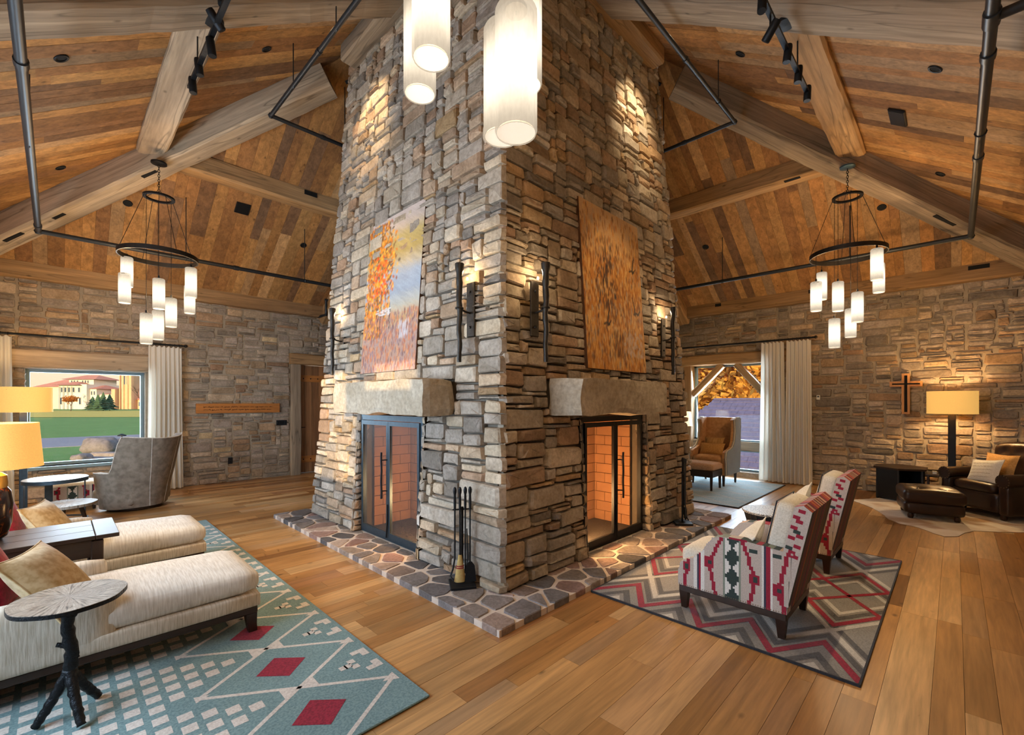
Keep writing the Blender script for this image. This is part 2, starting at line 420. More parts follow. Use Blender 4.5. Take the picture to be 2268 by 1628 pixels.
def stone_block(mb, rect, to3, r, gap, proud, tint, jit=0.010):
    u0, v0, u1, v1 = rect; u0 += gap; v0 += gap; u1 -= gap; v1 -= gap
    w, h = u1-u0, v1-v0
    c = min(w, h)*r.uniform(0.06, 0.2); j = lambda a: r.uniform(-a, a)
    ja = min(jit, 0.22*min(w, h))
    o = [(u0+c, v0), (u1-c*r.uniform(.5, 1.3), v0), (u1, v0+c), (u1, v1-c*r.uniform(.5, 1.2)), (u1-c, v1), (u0+c*r.uniform(.5, 1.3), v1), (u0, v1-c), (u0, v0+c*r.uniform(.5, 1.2))]
    o = [(a+j(ja), b+j(ja)) for a, b in o]
    mu, mv = (u0+u1)/2, (v0+v1)/2; k1 = 1-min(0.008, 0.14*min(w, h))/min(w, h)*1.4; k2 = 1-min(0.020, 0.30*min(w, h))/min(w, h)*1.5
    vs = [to3(a, b, -0.03) for a, b in o]
    vs += [to3(mu+(a-mu)*k1, mv+(b-mv)*k1, proud*0.72+j(proud*.08)) for a, b in o]
    vs += [to3(mu+(a-mu)*k2, mv+(b-mv)*k2, proud+j(proud*.22)) for a, b in o]
    vs.append(to3(mu+j(w*.2), mv+j(h*.2), proud*1.08+j(proud*.2)))
    fs = []
    for q in range(2):
        for k in range(8): k2_ = (k+1) % 8; fs.append((q*8+k, q*8+k2_, q*8+8+k2_, q*8+8+k))
    for k in range(8): fs.append((16+k, 16+(k+1) % 8, 24))
    mb.add(vs, fs, tint)
def stone_field(parent, rects, to3, r, gap, prange, mat, flip, keep=300, bias=0.0, flat_at=None):
    sc_ = []
    for q, rc in enumerate(rects):
        p = pix(to3((rc[0]+rc[2])/2, (rc[1]+rc[3])/2, 0)); s = 0
        if p and -20 < p[0] < 2290 and -20 < p[1] < 1640: s = (rc[2]-rc[0])*(rc[3]-rc[1])/p[2]**2
        sc_.append(s)
    order = sorted(range(len(rects)), key=lambda q: -sc_[q]); single = set(order[:keep])
    rest = MB()
    for q, rc in enumerate(rects):
        tint = (min(1, max(0, r.betavariate(1.6, 1.8)+bias)), r.random(), r.random())
        pr = r.uniform(*prange)
        if flat_at and flat_at((rc[0]+rc[2])/2, (rc[1]+rc[3])/2): pr = min(pr, 0.026)
        mb = MB() if q in single else rest
        stone_block(mb, rc, to3, r, gap, pr, tint)
        if flip:
            n0 = 0 if q in single else None
        if q in single:
            if flip: mb.f = [f[::-1] for f in mb.f]
            mb.build('stone', mat, parent)
    if flip: rest.f = [f[::-1] for f in rest.f]
    if rest.v: tag(rest.build('small_stone_infill', mat, parent), kind='stuff')
    return rects
def grid_wall(mb, us, vs_, hole, to3, flip=False):
    for a in range(len(us)-1):
        for b in range(len(vs_)-1):
            if hole((us[a]+us[a+1])/2, (vs_[b]+vs_[b+1])/2): continue
            f = [to3(us[a], vs_[b]), to3(us[a+1], vs_[b]), to3(us[a+1], vs_[b+1]), to3(us[a], vs_[b+1])]
            mb.poly(f[::-1] if flip else f)

# ---- far-left wall (Y = Y1)
WIN1 = (-0.32, 1.06, 0.53, 2.0); DOOR1 = (3.38, 4.95, 0.0, 2.5); LIN1 = (-0.56, 1.24, 2.0, 2.29)
def inr(u, v, R): return R[0] < u < R[1] and R[2] < v < R[3]
wl = thing('wall_left', kind='structure')
mb = MB(); us = sorted({X0, WIN1[0], WIN1[1], DOOR1[0], DOOR1[1], X1}); vv = sorted({0, WIN1[2], WIN1[3], DOOR1[3], 3.45})
hole_l = lambda u, v: inr(u, v, WIN1) or inr(u, v, DOOR1)
grid_wall(mb, us, vv, hole_l, lambda u, v: (u, Y1, v))
grid_wall(mb, us, vv, hole_l, lambda u, v: (u, Y1+0.30, v), True)
for (a, b, c, d) in (WIN1, DOOR1):
    for q in ((a, c, a, d), (b, d, b, c), (b, c, a, c), (a, d, b, d)):
        mb.poly([(q[0], Y1, q[1]), (q[0], Y1+.3, q[1]), (q[2], Y1+.3, q[3]), (q[2], Y1, q[3])])
mb.build('mortar_backing', 'mortar', wl)
rl = random.Random(11)
blk_l = lambda u, v: not (inr(u+X0, v, (WIN1[0]-.01, WIN1[1]+.01, WIN1[2]-.02, WIN1[3])) or inr(u+X0, v, (DOOR1[0]-.02, DOOR1[1]+.02, 0, 2.5)) or inr(u+X0, v, LIN1))
rects = pack(8.3, 3.33, 0.045, 0.033, rl, blk_l)
stone_field(wl, rects, lambda u, v, d: (u+X0, Y1-d, v), rl, 0.005, (0.012, 0.035), 'stone_wall', False, bias=0.04)
# ---- far-right wall (X = X1)
WIN2 = (2.55, 4.20, 0.0, 2.28); LIN2 = (2.2, 4.45, 2.28, 2.5)
wr = thing('wall_right', kind='structure')
mb = MB(); us = sorted({Y0, WIN2[0], WIN2[1], Y1}); vv = sorted({0, WIN2[3], 3.45})
hole_r = lambda u, v: inr(u, v, WIN2)
grid_wall(mb, us, vv, hole_r, lambda u, v: (X1, u, v), True)
grid_wall(mb, us, vv, hole_r, lambda u, v: (X1+.3, u, v))
a, b, c, d = WIN2
for q in ((a, c, a, d), (b, d, b, c), (b, c, a, c), (a, d, b, d)):
    mb.poly([(X1, q[0], q[1]), (X1, q[2], q[3]), (X1+.3, q[2], q[3]), (X1+.3, q[0], q[1])])
mb.build('mortar_backing', 'mortar', wr)
rr = random.Random(23)
blk_r = lambda u, v: not (inr(u+Y0, v, (WIN2[0], WIN2[1], -1, WIN2[3])) or inr(u+Y0, v, LIN2))
rects = pack(8.2, 3.33, 0.045, 0.033, rr, blk_r)
stone_field(wr, rects, lambda u, v, d: (X1-d, u+Y0, v), rr, 0.005, (0.012, 0.035), 'stone_wall', True, bias=0.02)
# ---- the two walls behind the camera; the left one has the big window the daylight comes through
WIN3 = (2.1, 6.7, 0.75, 2.45)
wb = thing('wall_back_left', kind='structure'); mb = MB()
WIN4 = (0.22, 1.30, 1.25, 2.55); WIN5 = (-1.0, -0.2, 2.25, 2.60)      # sun comes through these two
grid_wall(mb, sorted({Y0, WIN3[0], WIN3[1], WIN4[0], WIN4[1], WIN5[0], WIN5[1], Y1}), sorted({0, WIN3[2], WIN3[3], WIN4[2], WIN4[3], WIN5[2], WIN5[3], 3.45}), lambda u, v: inr(u, v, WIN3) or inr(u, v, WIN4) or inr(u, v, WIN5), lambda u, v: (X0, u, v))
mb.build('plaster_face', 'plaster', wb)
mb = MB()
for y in (WIN3[0], 3.25, 4.4, 5.55, WIN3[1]): mb.box(X0-.08, X0, y-.04, y+.04, WIN3[2], WIN3[3])
mb.box(X0-.08, X0, WIN3[0], WIN3[1], WIN3[2]-.05, WIN3[2]+.03); mb.box(X0-.08, X0, WIN3[0], WIN3[1], WIN3[3]-.04, WIN3[3]+.04)
w3 = mb.build('window_3', 'steel_frame'); tag(w3, kind='structure')
wb2 = thing('wall_back_right', kind='structure'); mb = MB()
grid_wall(mb, [X0, X1], [0, 3.45], lambda u, v: False, lambda u, v: (u, Y0, v), True); mb.build('plaster_face', 'plaster', wb2)

# ------------------------------------------------------------------ floor: random-width planks running along X
fl = thing('floor', kind='structure')
MB().box(X0-.3, X1+.3, Y0-.3, Y1+.3, -0.12, -0.021).build('subfloor', 'void_black', fl)
rf = random.Random(5); planks = []
y = Y0
while y < Y1:
    w = rf.choice((0.095, 0.12, 0.12, 0.145, 0.165, 0.19)); y2 = min(Y1, y+w); x = X0-rf.uniform(0, 1.2)
    while x < X1:
        L = rf.uniform(0.55, 2.1); a, b = max(X0, x), min(X1, x+L); x += L
        if b-a < 0.03: continue
        if a > 2.45 and b < 5.8 and y > 2.55 and y2 < 5.85: continue
        planks.append((a, b, y, y2))
    y = y2
def p_score(p):
    q = pix(((p[0]+p[1])/2, (p[2]+p[3])/2, 0))
    if not q or not (-250 < q[0] < 2500 and q[1] < 1800): return 0
    return (p[1]-p[0])*(p[3]-p[2])/q[2]**3
order = sorted(range(len(planks)), key=lambda k: -p_score(planks[k])); single = set(order[:300]); rest = MB()
for k, (a, b, c, d) in enumerate(planks):
    t = (rf.random(), rf.random(), rf.random()); dz = rf.uniform(-0.0007, 0.0)
    if k in single: MB().box(a+.0008, b-.0008, c+.0008, d-.0008, -0.02, dz, t).build('plank', 'floor_wood', fl)
    else: rest.box(a+.0008, b-.0008, c+.0008, d-.0008, -0.02, dz, t)
tag(rest.build('distant_planks', 'floor_wood', fl), kind='stuff')

# ------------------------------------------------------------------ ceiling: four slopes of reclaimed boards running up the slope
def ceiling_slope(name, n_axis, far, r):
    """n_axis: 'x' or 'y' = the horizontal axis the slope climbs along; far = True for the far wall's slope"""
    root = thing(name, kind='structure')
    lo, hi = (Y0, Y1) if n_axis == 'x' else (X0, X1)
    def P(s, e, lift):            # s = position along the wall, e = distance from the wall
        z = ZC+SL*e+lift
        if n_axis == 'x': return ((X1-e) if far else (X0+e), s, z)
        return (s, (Y1-e) if far else (Y0+e), z)
    items = []; s = lo
    while s < hi:
        w = r.choice((0.11, 0.135, 0.15, 0.15, 0.175, 0.2)); s2 = min(hi, s+w)
        def lim(q): return max(0.0, min(q-lo, hi-q, 4.35))
        e = -r.uniform(0, 2.0); top = max(lim(s), lim(s2))
        while e < top:
            L = r.uniform(1.3, 3.6); a, b = max(0, e), e+L; e += L
            if b <= 0: continue
            ends = [(s+.001, a), (s2-.001, a), (s2-.001, min(b, lim(s2))), (s+.001, min(b, lim(s)))]
            if ends[2][1] <= a: ends[2] = (s2-.001, a+0.001)
            if ends[3][1] <= a: ends[3] = (s+.001, a+0.001)
            items.append(ends)
        s = s2
    def sco(en):
        c = P(sum(q[0] for q in en)/4, sum(q[1] for q in en)/4, 0); q = pix(c)
        if not q or not (-300 < q[0] < 2560 and -300 < q[1] < 1628): return 0
        return abs(en[1][0]-en[0][0])*max(en[2][1]-en[1][1], en[3][1]-en[0][1])/q[2]**2
    o = sorted(range(len(items)), key=lambda k: -sco(items[k])); single_ = set(o[:300]); rest_ = MB()
    for k, en in enumerate(items):
        t = (r.random(), r.random(), r.random()); dz = r.uniform(0, 0.004)
        v = [P(a, b, dz) for a, b in en]+[P(a, b, 0.022) for a, b in en]
        m_ = MB() if k in single_ else rest_
        m_.add(v, [(3, 2, 1, 0), (4, 5, 6, 7), (0, 1, 5, 4), (1, 2, 6, 5), (2, 3, 7, 6), (3, 0, 4, 7)], t)
        if k in single_: m_.build('board', 'ceiling_wood_'+n_axis, root, fix=True)
    if rest_.v: tag(rest_.build('hidden_boards', 'ceiling_wood_'+n_axis, root, fix=True), kind='stuff')
    mb = MB(); mb.poly([P(lo-.3, -.3, 0.03), P(hi+.3, -.3, 0.03), P((lo+hi)/2, (hi-lo)/2, 0.03)]); mb.build('underlay', 'void_black', root)
ceiling_slope('ceiling_far_left', 'y', True, random.Random(31))
ceiling_slope('ceiling_far_right', 'x', True, random.Random(32))
ceiling_slope('ceiling_near_left', 'x', False, random.Random(33))
ceiling_slope('ceiling_near_right', 'y', False, random.Random(34))

# ------------------------------------------------------------------ hewn beams
def beam(name, p0, p1, w, h, label, mat='beam_wood', group=None, seed=0, cat='beam', rough=0.010, up=(0, 0, 1), kind=None, parent=None):
    """hand-hewn timber from p0 to p1 (centre line), w across, h deep; length along local X"""
    p0, p1 = Vector(p0), Vector(p1); ax = (p1-p0); L = ax.length; ax.normalize()
    yv = Vector(up).cross(ax).normalized(); zv = ax.cross(yv).normalized()
    M = Matrix((ax, yv, zv)).transposed().to_4x4(); M.translation = p0
    r = random.Random(seed*77+3); n = max(3, int(L/0.16)); mb = MB(); ch = min(w, h)*0.09; vs = []; fs = []
    for i in range(n+1):
        x = L*i/n; ww = w/2+0.6*rough*noise.noise(Vector((x*.7, seed, 1)))*2; hh = h/2+rough*noise.noise(Vector((x*.6, seed, 5)))
        ring = [(-ww+ch, -hh), (ww-ch, -hh), (ww, -hh+ch), (ww, hh-ch), (ww-ch, hh), (-ww+ch, hh), (-ww, hh-ch), (-ww, -hh+ch)]
        vs += [(x, a+r.uniform(-1, 1)*rough*.45, b+r.uniform(-1, 1)*rough*.45) for a, b in ring]
    for i in range(n):
        for k in range(8): k2 = (k+1) % 8; fs.append((i*8+k, (i+1)*8+k, (i+1)*8+k2, i*8+k2))
    fs += [tuple(range(8)), tuple(n*8+k for k in range(8))[::-1]]
    mb.add(vs, fs, (r.random(), r.random(), r.random()))
    o = mb.build(name, mat, parent, fix=True); o.matrix_world = M
    if parent is None: tag(o, label, cat, group, 'structure')
    return o
def mortise(parent, x, y, z, sx, sy, sz):
    MB().box(x-sx/2, x+sx/2, y-sy/2, y+sy/2, z-sz/2, z+sz/2).build('mortise_pocket', 'void_black', parent)
HB = 0.33        # how far the hip timbers hang under the boards
def hip(corner, label, seed):
    cx_, cy_ = corner; c = Vector((cx_, cy_, ZC)); top = Vector((CX, CY, ZC+SL*(CX-X0)))
    d = (top-c).normalized(); a = c+d*0.05; b = c+d*((top-c).length*0.70)
    dn = Vector((0, 0, -1))*(HB/2+0.02)
    return beam('hip_rafter', a+dn, b+dn, 0.30, HB+0.06, label, seed=seed, group='hip rafters')
h1 = hip((X0, Y1), 'long grey hewn hip rafter climbing from the left edge to the chimney', 1)
h2 = hip((X1, Y0), 'long brown hewn hip rafter climbing from the right edge to the chimney', 2)
for x_, s_ in ((1.35, .26), (2.0, .16), (3.3, .2), (6.2, .14)): mortise(h1, x_, -0.06, -(HB+.06)/2, s_, .05, .012)
for x_, s_ in ((1.95, .3), (6.2, .16)): mortise(h2, x_, 0.06, -(HB+.06)/2, s_, .05, .012)
PD = 2.16; PZ = ZC+SL*PD; PH = 0.27
pw = PZ-0.03
beam('purlin', (X0+PD, CY+.18, pw), (X0+PD, Y1-PD-.15, pw), 0.29, PH, 'pale gouged purlin beside the left track lights', seed=5, group='purlins')
beam('purlin', (CX+.18, Y0+PD, pw), (X1-PD-.15, Y0+PD, pw), 0.29, PH, 'knotty brown purlin beside the right track lights', 'beam_warm', seed=6, group='purlins')
p3 = beam('purlin', (X0+PD+.15, Y1-PD, pw), (CX-.2, Y1-PD, pw), 0.26, PH, 'notched purlin running behind the chimney above the black square speaker', 'beam_warm', seed=7, group='purlins')
p4 = beam('purlin', (X1-PD, Y0+PD+.15, pw), (X1-PD, CY-.2, pw), 0.26, PH, 'straight sawn purlin behind the chimney, right of the smaller painting', 'beam_warm', seed=8, group='purlins')
mortise(p3, 1.9, -0.13, .06, .2, .012, .07); mortise(p3, 2.75, -.13, .02, .12, .012, .05); mortise(p4, 0.55, 0.08, -PH/2, .2, .06, .012)
# common rafters up the middle of each slope
def common(axis, far, e0, e1, label, seed, mat='beam_wood'):
    def Q(e):
        z = ZC+SL*e-0.10
        if axis == 'x': return Vector(((X1-e) if far else (X0+e), CY, z))
        return Vector((CX, (Y1-e) if far else (Y0+e), z))
    return beam('common_rafter', Q(e0), Q(e1), 0.38, 0.28, label, mat, seed=seed, group='common rafters')
common('x', False, 0.1, 3.9, 'thick checked rafter crossing the top left corner of the picture', 9)
common('y', False, 0.1, 3.9, 'thick split rafter crossing the top right corner of the picture', 10)
common('y', True, -0.02, 3.9, 'rafter end showing left of the chimney above the door', 11, 'beam_warm')
common('x', True, -0.02, 3.9, 'rounded rafter end showing right of the chimney above the window', 12, 'beam_warm')
# trimmers where the slopes meet the chimney
beam('chimney_trimmer', (2.60, 5.45, 5.90), (2.60, 2.95, 5.90), 0.22, 0.30, 'short trimmer beam against the chimney top, left face', seed=13, group='chimney trimmers')
beam('chimney_trimmer', (5.35, 2.70, 5.90), (2.85, 2.70, 5.90), 0.22, 0.30, 'short trimmer beam against the chimney top, right face', 'beam_warm', seed=14, group='chimney trimmers')
# wall plates
beam('wall_plate', (X0, Y1-.05, 3.43), (6.6, Y1-.05, 3.43), 0.24, 0.25, 'long pale wall plate on top of the left stone wall', 'beam_warm', seed=15, group='wall plates')
w2_ = beam('wall_plate', (X1-.05, Y0, 3.43), (X1-.05, 6.6, 3.43), 0.24, 0.25, 'long brown wall plate on top of the right stone wall', 'beam_warm', seed=16, group='wall plates')
for x_, s_ in ((0.95, .22), (3.0, .14), (4.65, .14)): mortise(w2_, x_, .12, .05, s_, .012, .06)
# ------------------------------------------------------------------ chimney: battered square stack, corner towards the viewer
HCX, HCY, HS, BAT, CH_TOP = 4.11, 4.20, 1.75, 0.06, 6.35
def half(z): return HS-BAT*z
OPL = (3.54, 4.82, 0.05, 1.39)      # opening in the left face: Y range, z range
OPR = (3.47, 4.71, 0.05, 1.39)      # opening in the right face: X range, z range
MANL = (3.10, 4.82, 1.385, 1.705); MANR = (3.00, 4.56, 1.385, 1.705)
def chL(u, v, d): s = half(v); return (HCX-s-d, HCY+(u-HS)*s/HS, v)
def chR(u, v, d): s = half(v); return (HCX+(u-HS)*s/HS, HCY-s-d, v)
chim = thing('chimney', 'tall square stone chimney standing in the middle of the room', 'chimney', kind='structure')
mb = MB(); N8 = 0.0
def coreL(u, v): return chL(u, v, -0.03)
def coreR(u, v): return chR(u, v, -0.03)
def uL(y, z): return (y-HCY)*HS/half(z)+HS
def uR(x, z): return (x-HCX)*HS/half(z)+HS
zs = [0, 0.05, 0.7, 1.39, 3, 4.5, CH_TOP]
for k in range(len(zs)-1):
    za, zb = zs[k], zs[k+1]; zm = (za+zb)/2
    for (fn, uf, op) in ((coreL, uL, OPL), (coreR, uR, OPR)):
        segs = [(0, None, None, 2*HS)] if not (op[2] <= zm <= op[3]) else [(0, op[0], None, None), (None, None, op[1], 2*HS)]
        for sg in segs:
            if sg[1] is None and sg[2] is None: qa, qb = (0, 0), (2*HS, 2*HS)
            elif sg[1] is not None: qa, qb = (0, 0), (uf(op[0], za), uf(op[0], zb))
            else: qa, qb = (uf(op[1], za), uf(op[1], zb)), (2*HS, 2*HS)
            f = [fn(qa[0], za), fn(qb[0], za), fn(qb[1], zb), fn(qa[1], zb)]
            mb.poly(f if fn is coreR else f[::-1])
s0, s1 = half(0), half(CH_TOP)
for (ax, sg) in (('x', 1), ('y', 1)):
    if ax == 'x': f = [(HCX+s0, HCY-s0, 0), (HCX+s0, HCY+s0, 0), (HCX+s1, HCY+s1, CH_TOP), (HCX+s1, HCY-s1, CH_TOP)]
    else: f = [(HCX+s0, HCY+s0, 0), (HCX-s0, HCY+s0, 0), (HCX-s1, HCY+s1, CH_TOP), (HCX+s1, HCY+s1, CH_TOP)]
    mb.poly(f)
# jamb and lintel reveals of the two openings
for q in ((OPL[0], OPL[0]), (OPL[1], OPL[1])): mb.poly([(2.33, q[0], 0.05), (2.62, q[0], 0.05), (2.62, q[0], 1.39), (2.42, q[0], 1.39)])
mb.poly([(2.4, OPL[0], 1.39), (2.62, OPL[0], 1.39), (2.62, OPL[1], 1.39), (2.4, OPL[1], 1.39)])
for q in (OPR[0], OPR[1]): mb.poly([(q, 2.42, 0.05), (q, 2.70, 0.05), (q, 2.70, 1.39), (q, 2.5, 1.39)])
mb.poly([(OPR[0], 2.48, 1.39), (OPR[0], 2.70, 1.39), (OPR[1], 2.70, 1.39), (OPR[1], 2.48, 1.39)])
mb.build('mortar_core', 'mortar_dark', chim)
rc = random.Random(41)
def okL(u, v):
    y = HCY+(u-0.04-HS)*half(v)/HS
    return not (inr(y, v, (OPL[0], OPL[1], 0, OPL[3])) or inr(y, v, (MANL[0], MANL[1], MANL[2], MANL[3]-.01)))
def okR(u, v):
    x = HCX+(u-HS)*half(v)/HS
    return not (inr(x, v, (OPR[0], OPR[1], 0, OPR[3])) or inr(x, v, (MANR[0], MANR[1], MANR[2], MANR[3]-.01)))
H_CH = ((1, .13), (2, .36), (3, .28), (4, .16), (5, .07))
rectsL = pack(3.58, CH_TOP-0.05, 0.045, 0.035, rc, lambda u, v: okL(u, v+.05), H_CH)
rectsL = [(a-0.04, b+.05, c-0.04, d+.05) for a, b, c, d in rectsL]
rectsR = pack(3.54, CH_TOP-0.05, 0.045, 0.035, rc, lambda u, v: okR(u, v+.05), H_CH)
rectsR = [(a, b+.05, c, d+.05) for a, b, c, d in rectsR]
def big(rects, fn, n):
    def s_(r_):
        p = pix(fn((r_[0]+r_[2])/2, (r_[1]+r_[3])/2, 0))
        return (r_[2]-r_[0])*(r_[3]-r_[1])/p[2]**2 if p and p[1] > -15 else 0
    return n
stone_field(chim, rectsL, chL, rc, 0.0035, (0.015, 0.045), 'stone_chimney', True, keep=150, flat_at=lambda u, v: 1.7 < v < 3.6 and 3.6 < chL(u, v, 0)[1] < 4.9)
stone_field(chim, rectsR, chR, rc, 0.0035, (0.015, 0.045), 'stone_chimney', False, keep=150, bias=0.05, flat_at=lambda u, v: 1.7 < v < 3.6 and 3.48 < chR(u, v, 0)[0] < 4.82)
# jamb stones lining the far side of each opening (what the photograph shows of the recess)
mb = MB()
for (o, face) in ((OPL, 'L'), (OPR, 'R')):
    for side in (0, 1):
        v = 0.05
        while v < 1.36:
            h = min(rc.uniform(0.06, 0.13), 1.37-v)
            q = o[side]; pr = rc.uniform(0.0, 0.02)*(1 if side == 0 else -1)
            if face == 'L': stone_block(mb, (0, v, 0.13+rc.uniform(-.02, .02), v+h), (lambda u, w, d, q=q, sd=(1 if side == 0 else -1): (2.325+BAT*w+u, q+sd*d, w)), rc, 0.004, 0.03, (rc.random(), rc.random()*.6, rc.random()))
            else: stone_block(mb, (0, v, 0.13+rc.uniform(-.02, .02), v+h), (lambda u, w, d, q=q, sd=(1 if side == 0 else -1): (q+sd*d, 2.415+BAT*w+u, w)), rc, 0.004, 0.03, (rc.random(), rc.random()*.6, rc.random()))
            v += h
tag(mb.build('jamb_stones', 'stone_chimney', chim, fix=True), kind='stuff')

# ------------------------------------------------------------------ stone mantels: rough-split blocks
def mantel(x0, x1, y0, y1, z0, z1, label, seed, long):
    nx, ny, nz = (26, 5, 6) if long == 'x' else (5, 26, 6)
    vs, fs, idx = [], [], {}
    def V(i, j, k):
        if (i, j, k) in idx: return idx[(i, j, k)]
        p = Vector((lerp(x0, x1, i/nx), lerp(y0, y1, j/ny), lerp(z0, z1, k/nz)))
        n1 = noise.noise_vector(p*3.1+Vector((seed, 0, 0)))*0.022+noise.noise_vector(p*9+Vector((0, seed, 0)))*0.009
        e = sum(1 for a, n in ((i, nx), (j, ny), (k, nz)) if a in (0, n))
        c = Vector(((x0+x1)/2, (y0+y1)/2, (z0+z1)/2))
        q = p+n1
        if e >= 2: q += (c-p).normalized()*(0.015 if e == 2 else 0.03)
        vs.append(q); idx[(i, j, k)] = len(vs)-1; return idx[(i, j, k)]
    for i in range(nx):
        for j in range(ny):
            fs += [(V(i, j, 0), V(i, j+1, 0), V(i+1, j+1, 0), V(i+1, j, 0)), (V(i, j, nz), V(i+1, j, nz), V(i+1, j+1, nz), V(i, j+1, nz))]
    for i in range(nx):
        for k in range(nz):
            fs += [(V(i, 0, k), V(i+1, 0, k), V(i+1, 0, k+1), V(i, 0, k+1)), (V(i, ny, k), V(i, ny, k+1), V(i+1, ny, k+1), V(i+1, ny, k))]
    for j in range(ny):
        for k in range(nz):
            fs += [(V(0, j, k), V(0, j, k+1), V(0, j+1, k+1), V(0, j+1, k)), (V(nx, j, k), V(nx, j+1, k), V(nx, j+1, k+1), V(nx, j, k+1))]
    mb = MB(); mb.add(vs, fs, (0.5, 0.6, 0.5))
    return tag(mb.build('mantel', 'stone_mantel'), label, 'mantel', 'stone mantels')
mantel(2.115, 2.43, MANL[0], MANL[1], 1.385, 1.705, 'grey split-stone mantel block with sun flecks above the left fireplace', 3, 'y')
mantel(MANR[0], MANR[1], 2.165, 2.52, 1.385, 1.705, 'golden rough-split stone mantel block above the right fireplace', 8, 'x')

# ------------------------------------------------------------------ hearth: flagstones set in pale mortar round the chimney foot
HX0, HX1, HY0, HY1 = 1.975, 6.15, 2.06, 6.28
hearth = thing('hearth', 'low flagstone hearth with pale mortar joints around the chimney', 'hearth', kind='structure')
mb = MB()
mb.box(HX0+.004, 2.5, HY0+.004, HY1-.004, 0, 0.044); mb.box(2.5, HX1-.004, HY0+.004, 2.6, 0, 0.044); mb.box(5.7, HX1-.004, 2.6, HY1-.004, 0, .044); mb.box(2.5, 5.7, 5.8, HY1-.004, 0, .044)
mb.build('mortar_bed', 'mortar_pale', hearth)
def clip_half(poly, px, py, nx, ny):
    out = []
    for i in range(len(poly)):
        a, b = poly[i], poly[(i+1) % len(poly)]
        da = (a[0]-px)*nx+(a[1]-py)*ny; db = (b[0]-px)*nx+(b[1]-py)*ny
        if da <= 0: out.append(a)
        if (da < 0 < db) or (db < 0 < da):
            t = da/(da-db); out.append((a[0]+(b[0]-a[0])*t, a[1]+(b[1]-a[1])*t))
    return out
def voronoi(seeds, outline, gap):
    cells = []
    for i, s in enumerate(seeds):
        poly = list(outline)
        for j, q in enumerate(seeds):
            if i == j or abs(q[0]-s[0])+abs(q[1]-s[1]) > 1.6: continue
            dx, dy = q[0]-s[0], q[1]-s[1]; L = math.hypot(dx, dy)
            poly = clip_half(poly, (s[0]+q[0])/2-dx/L*gap, (s[1]+q[1])/2-dy/L*gap, dx/L, dy/L)
            if len(poly) < 3: break
        if len(poly) >= 3: cells.append(poly)
    return cells
rh = random.Random(77)
def flagstones(x0, x1, y0, y1, nl):
    seeds = []
    tries = 0
    while len(seeds) < nl and tries < 6000:
        tries += 1
        p = (rh.uniform(x0, x1), rh.uniform(y0, y1))
        if all(math.hypot(p[0]-q[0], p[1]-q[1]) > rh.uniform(0.13, 0.27) for q in seeds): seeds.append(p)
    for c in voronoi(seeds, [(x0, y0), (x1, y0), (x1, y1), (x0, y1)], 0.014):
        a = sum(c[k][0]*c[(k+1) % len(c)][1]-c[(k+1) % len(c)][0]*c[k][1] for k in range(len(c)))/2
        if abs(a) < 0.002: continue
        m = (sum(p[0] for p in c)/len(c), sum(p[1] for p in c)/len(c))
        pts = []
        for k in range(len(c)):       # cut the sharp corners
            p, q = c[k], c[(k+1) % len(c)]
            if math.hypot(p[0]-q[0], p[1]-q[1]) < 0.02: pts.append(((p[0]+q[0])/2, (p[1]+q[1])/2)); continue
            pts += [(lerp(p[0], q[0], .16), lerp(p[1], q[1], .16)), (lerp(p[0], q[0], .84), lerp(p[1], q[1], .84))]
        z = 0.051+rh.uniform(-.003, .003); t = (rh.random(), rh.random(), rh.random())
        n = len(pts); ins = [(lerp(p[0], m[0], .05), lerp(p[1], m[1], .05)) for p in pts]
        mb = MB(); mb.add([(p[0], p[1], 0.004) for p in pts]+[(p[0], p[1], z-.006) for p in pts]+[(p[0], p[1], z+rh.uniform(-.002, .002)) for p in ins],
            [tuple(range(2*n, 3*n))]+[(i, (i+1) % n, n+(i+1) % n, n+i) for i in range(n)]+[(n+i, n+(i+1) % n, 2*n+(i+1) % n, 2*n+i) for i in range(n)], t)
        mb.build('flagstone', 'stone_flag', hearth, fix=True)
flagstones(HX0, 2.42, HY0+0.0, HY1, 44)
flagstones(2.44, HX1, HY0, 2.52, 36)
flagstones(5.80, HX1, 2.54, 3.6, 9)

# ------------------------------------------------------------------ fireboxes, screens and fires
pbr('firebrick', hexc('#a87a55'), 0.9, nscale=9, namt=0.3, bump=(40, 0.3))
pbr('fire_mortar', hexc('#4e3a2a'), 0.95)
pbr('ash', hexc('#3a332d'), 0.95, nscale=30, namt=0.5, bump=(50, 0.8))
pbr('log_bark', hexc('#3a2a1f'), 0.9, nscale=20, namt=0.5, bump=(25, 0.9))
seethrough('screen_mesh', hexc('#4a4340'), 0.68, rough=0.5)
m_, nt_, b_ = newmat('flame')
f_ = noise_n(nt_, objco(nt_), 6, 3, 0.5, 1.0)
em_ = nd(nt_, 'ShaderNodeEmission', {'Color': ramp(nt_, f_, [(0.3, (1.0, 0.30, 0.04)), (0.5, (1.0, 0.55, 0.14)), (0.7, (1.0, 0.85, 0.5))]), 'Strength': 2.6})
tr_ = nd(nt_, 'ShaderNodeBsdfTransparent'); lw_ = nd(nt_, 'ShaderNodeLayerWeight', {'Blend': 0.35})
mx_ = nd(nt_, 'ShaderNodeMixShader', {0: math_n(nt_, 'POWER', lw_.outputs['Facing'], 0.7), 1: em_.outputs[0], 2: tr_.outputs[0]})
nt_.links.new(mx_.outputs[0], nt_.nodes['Material Output'].inputs['Surface'])
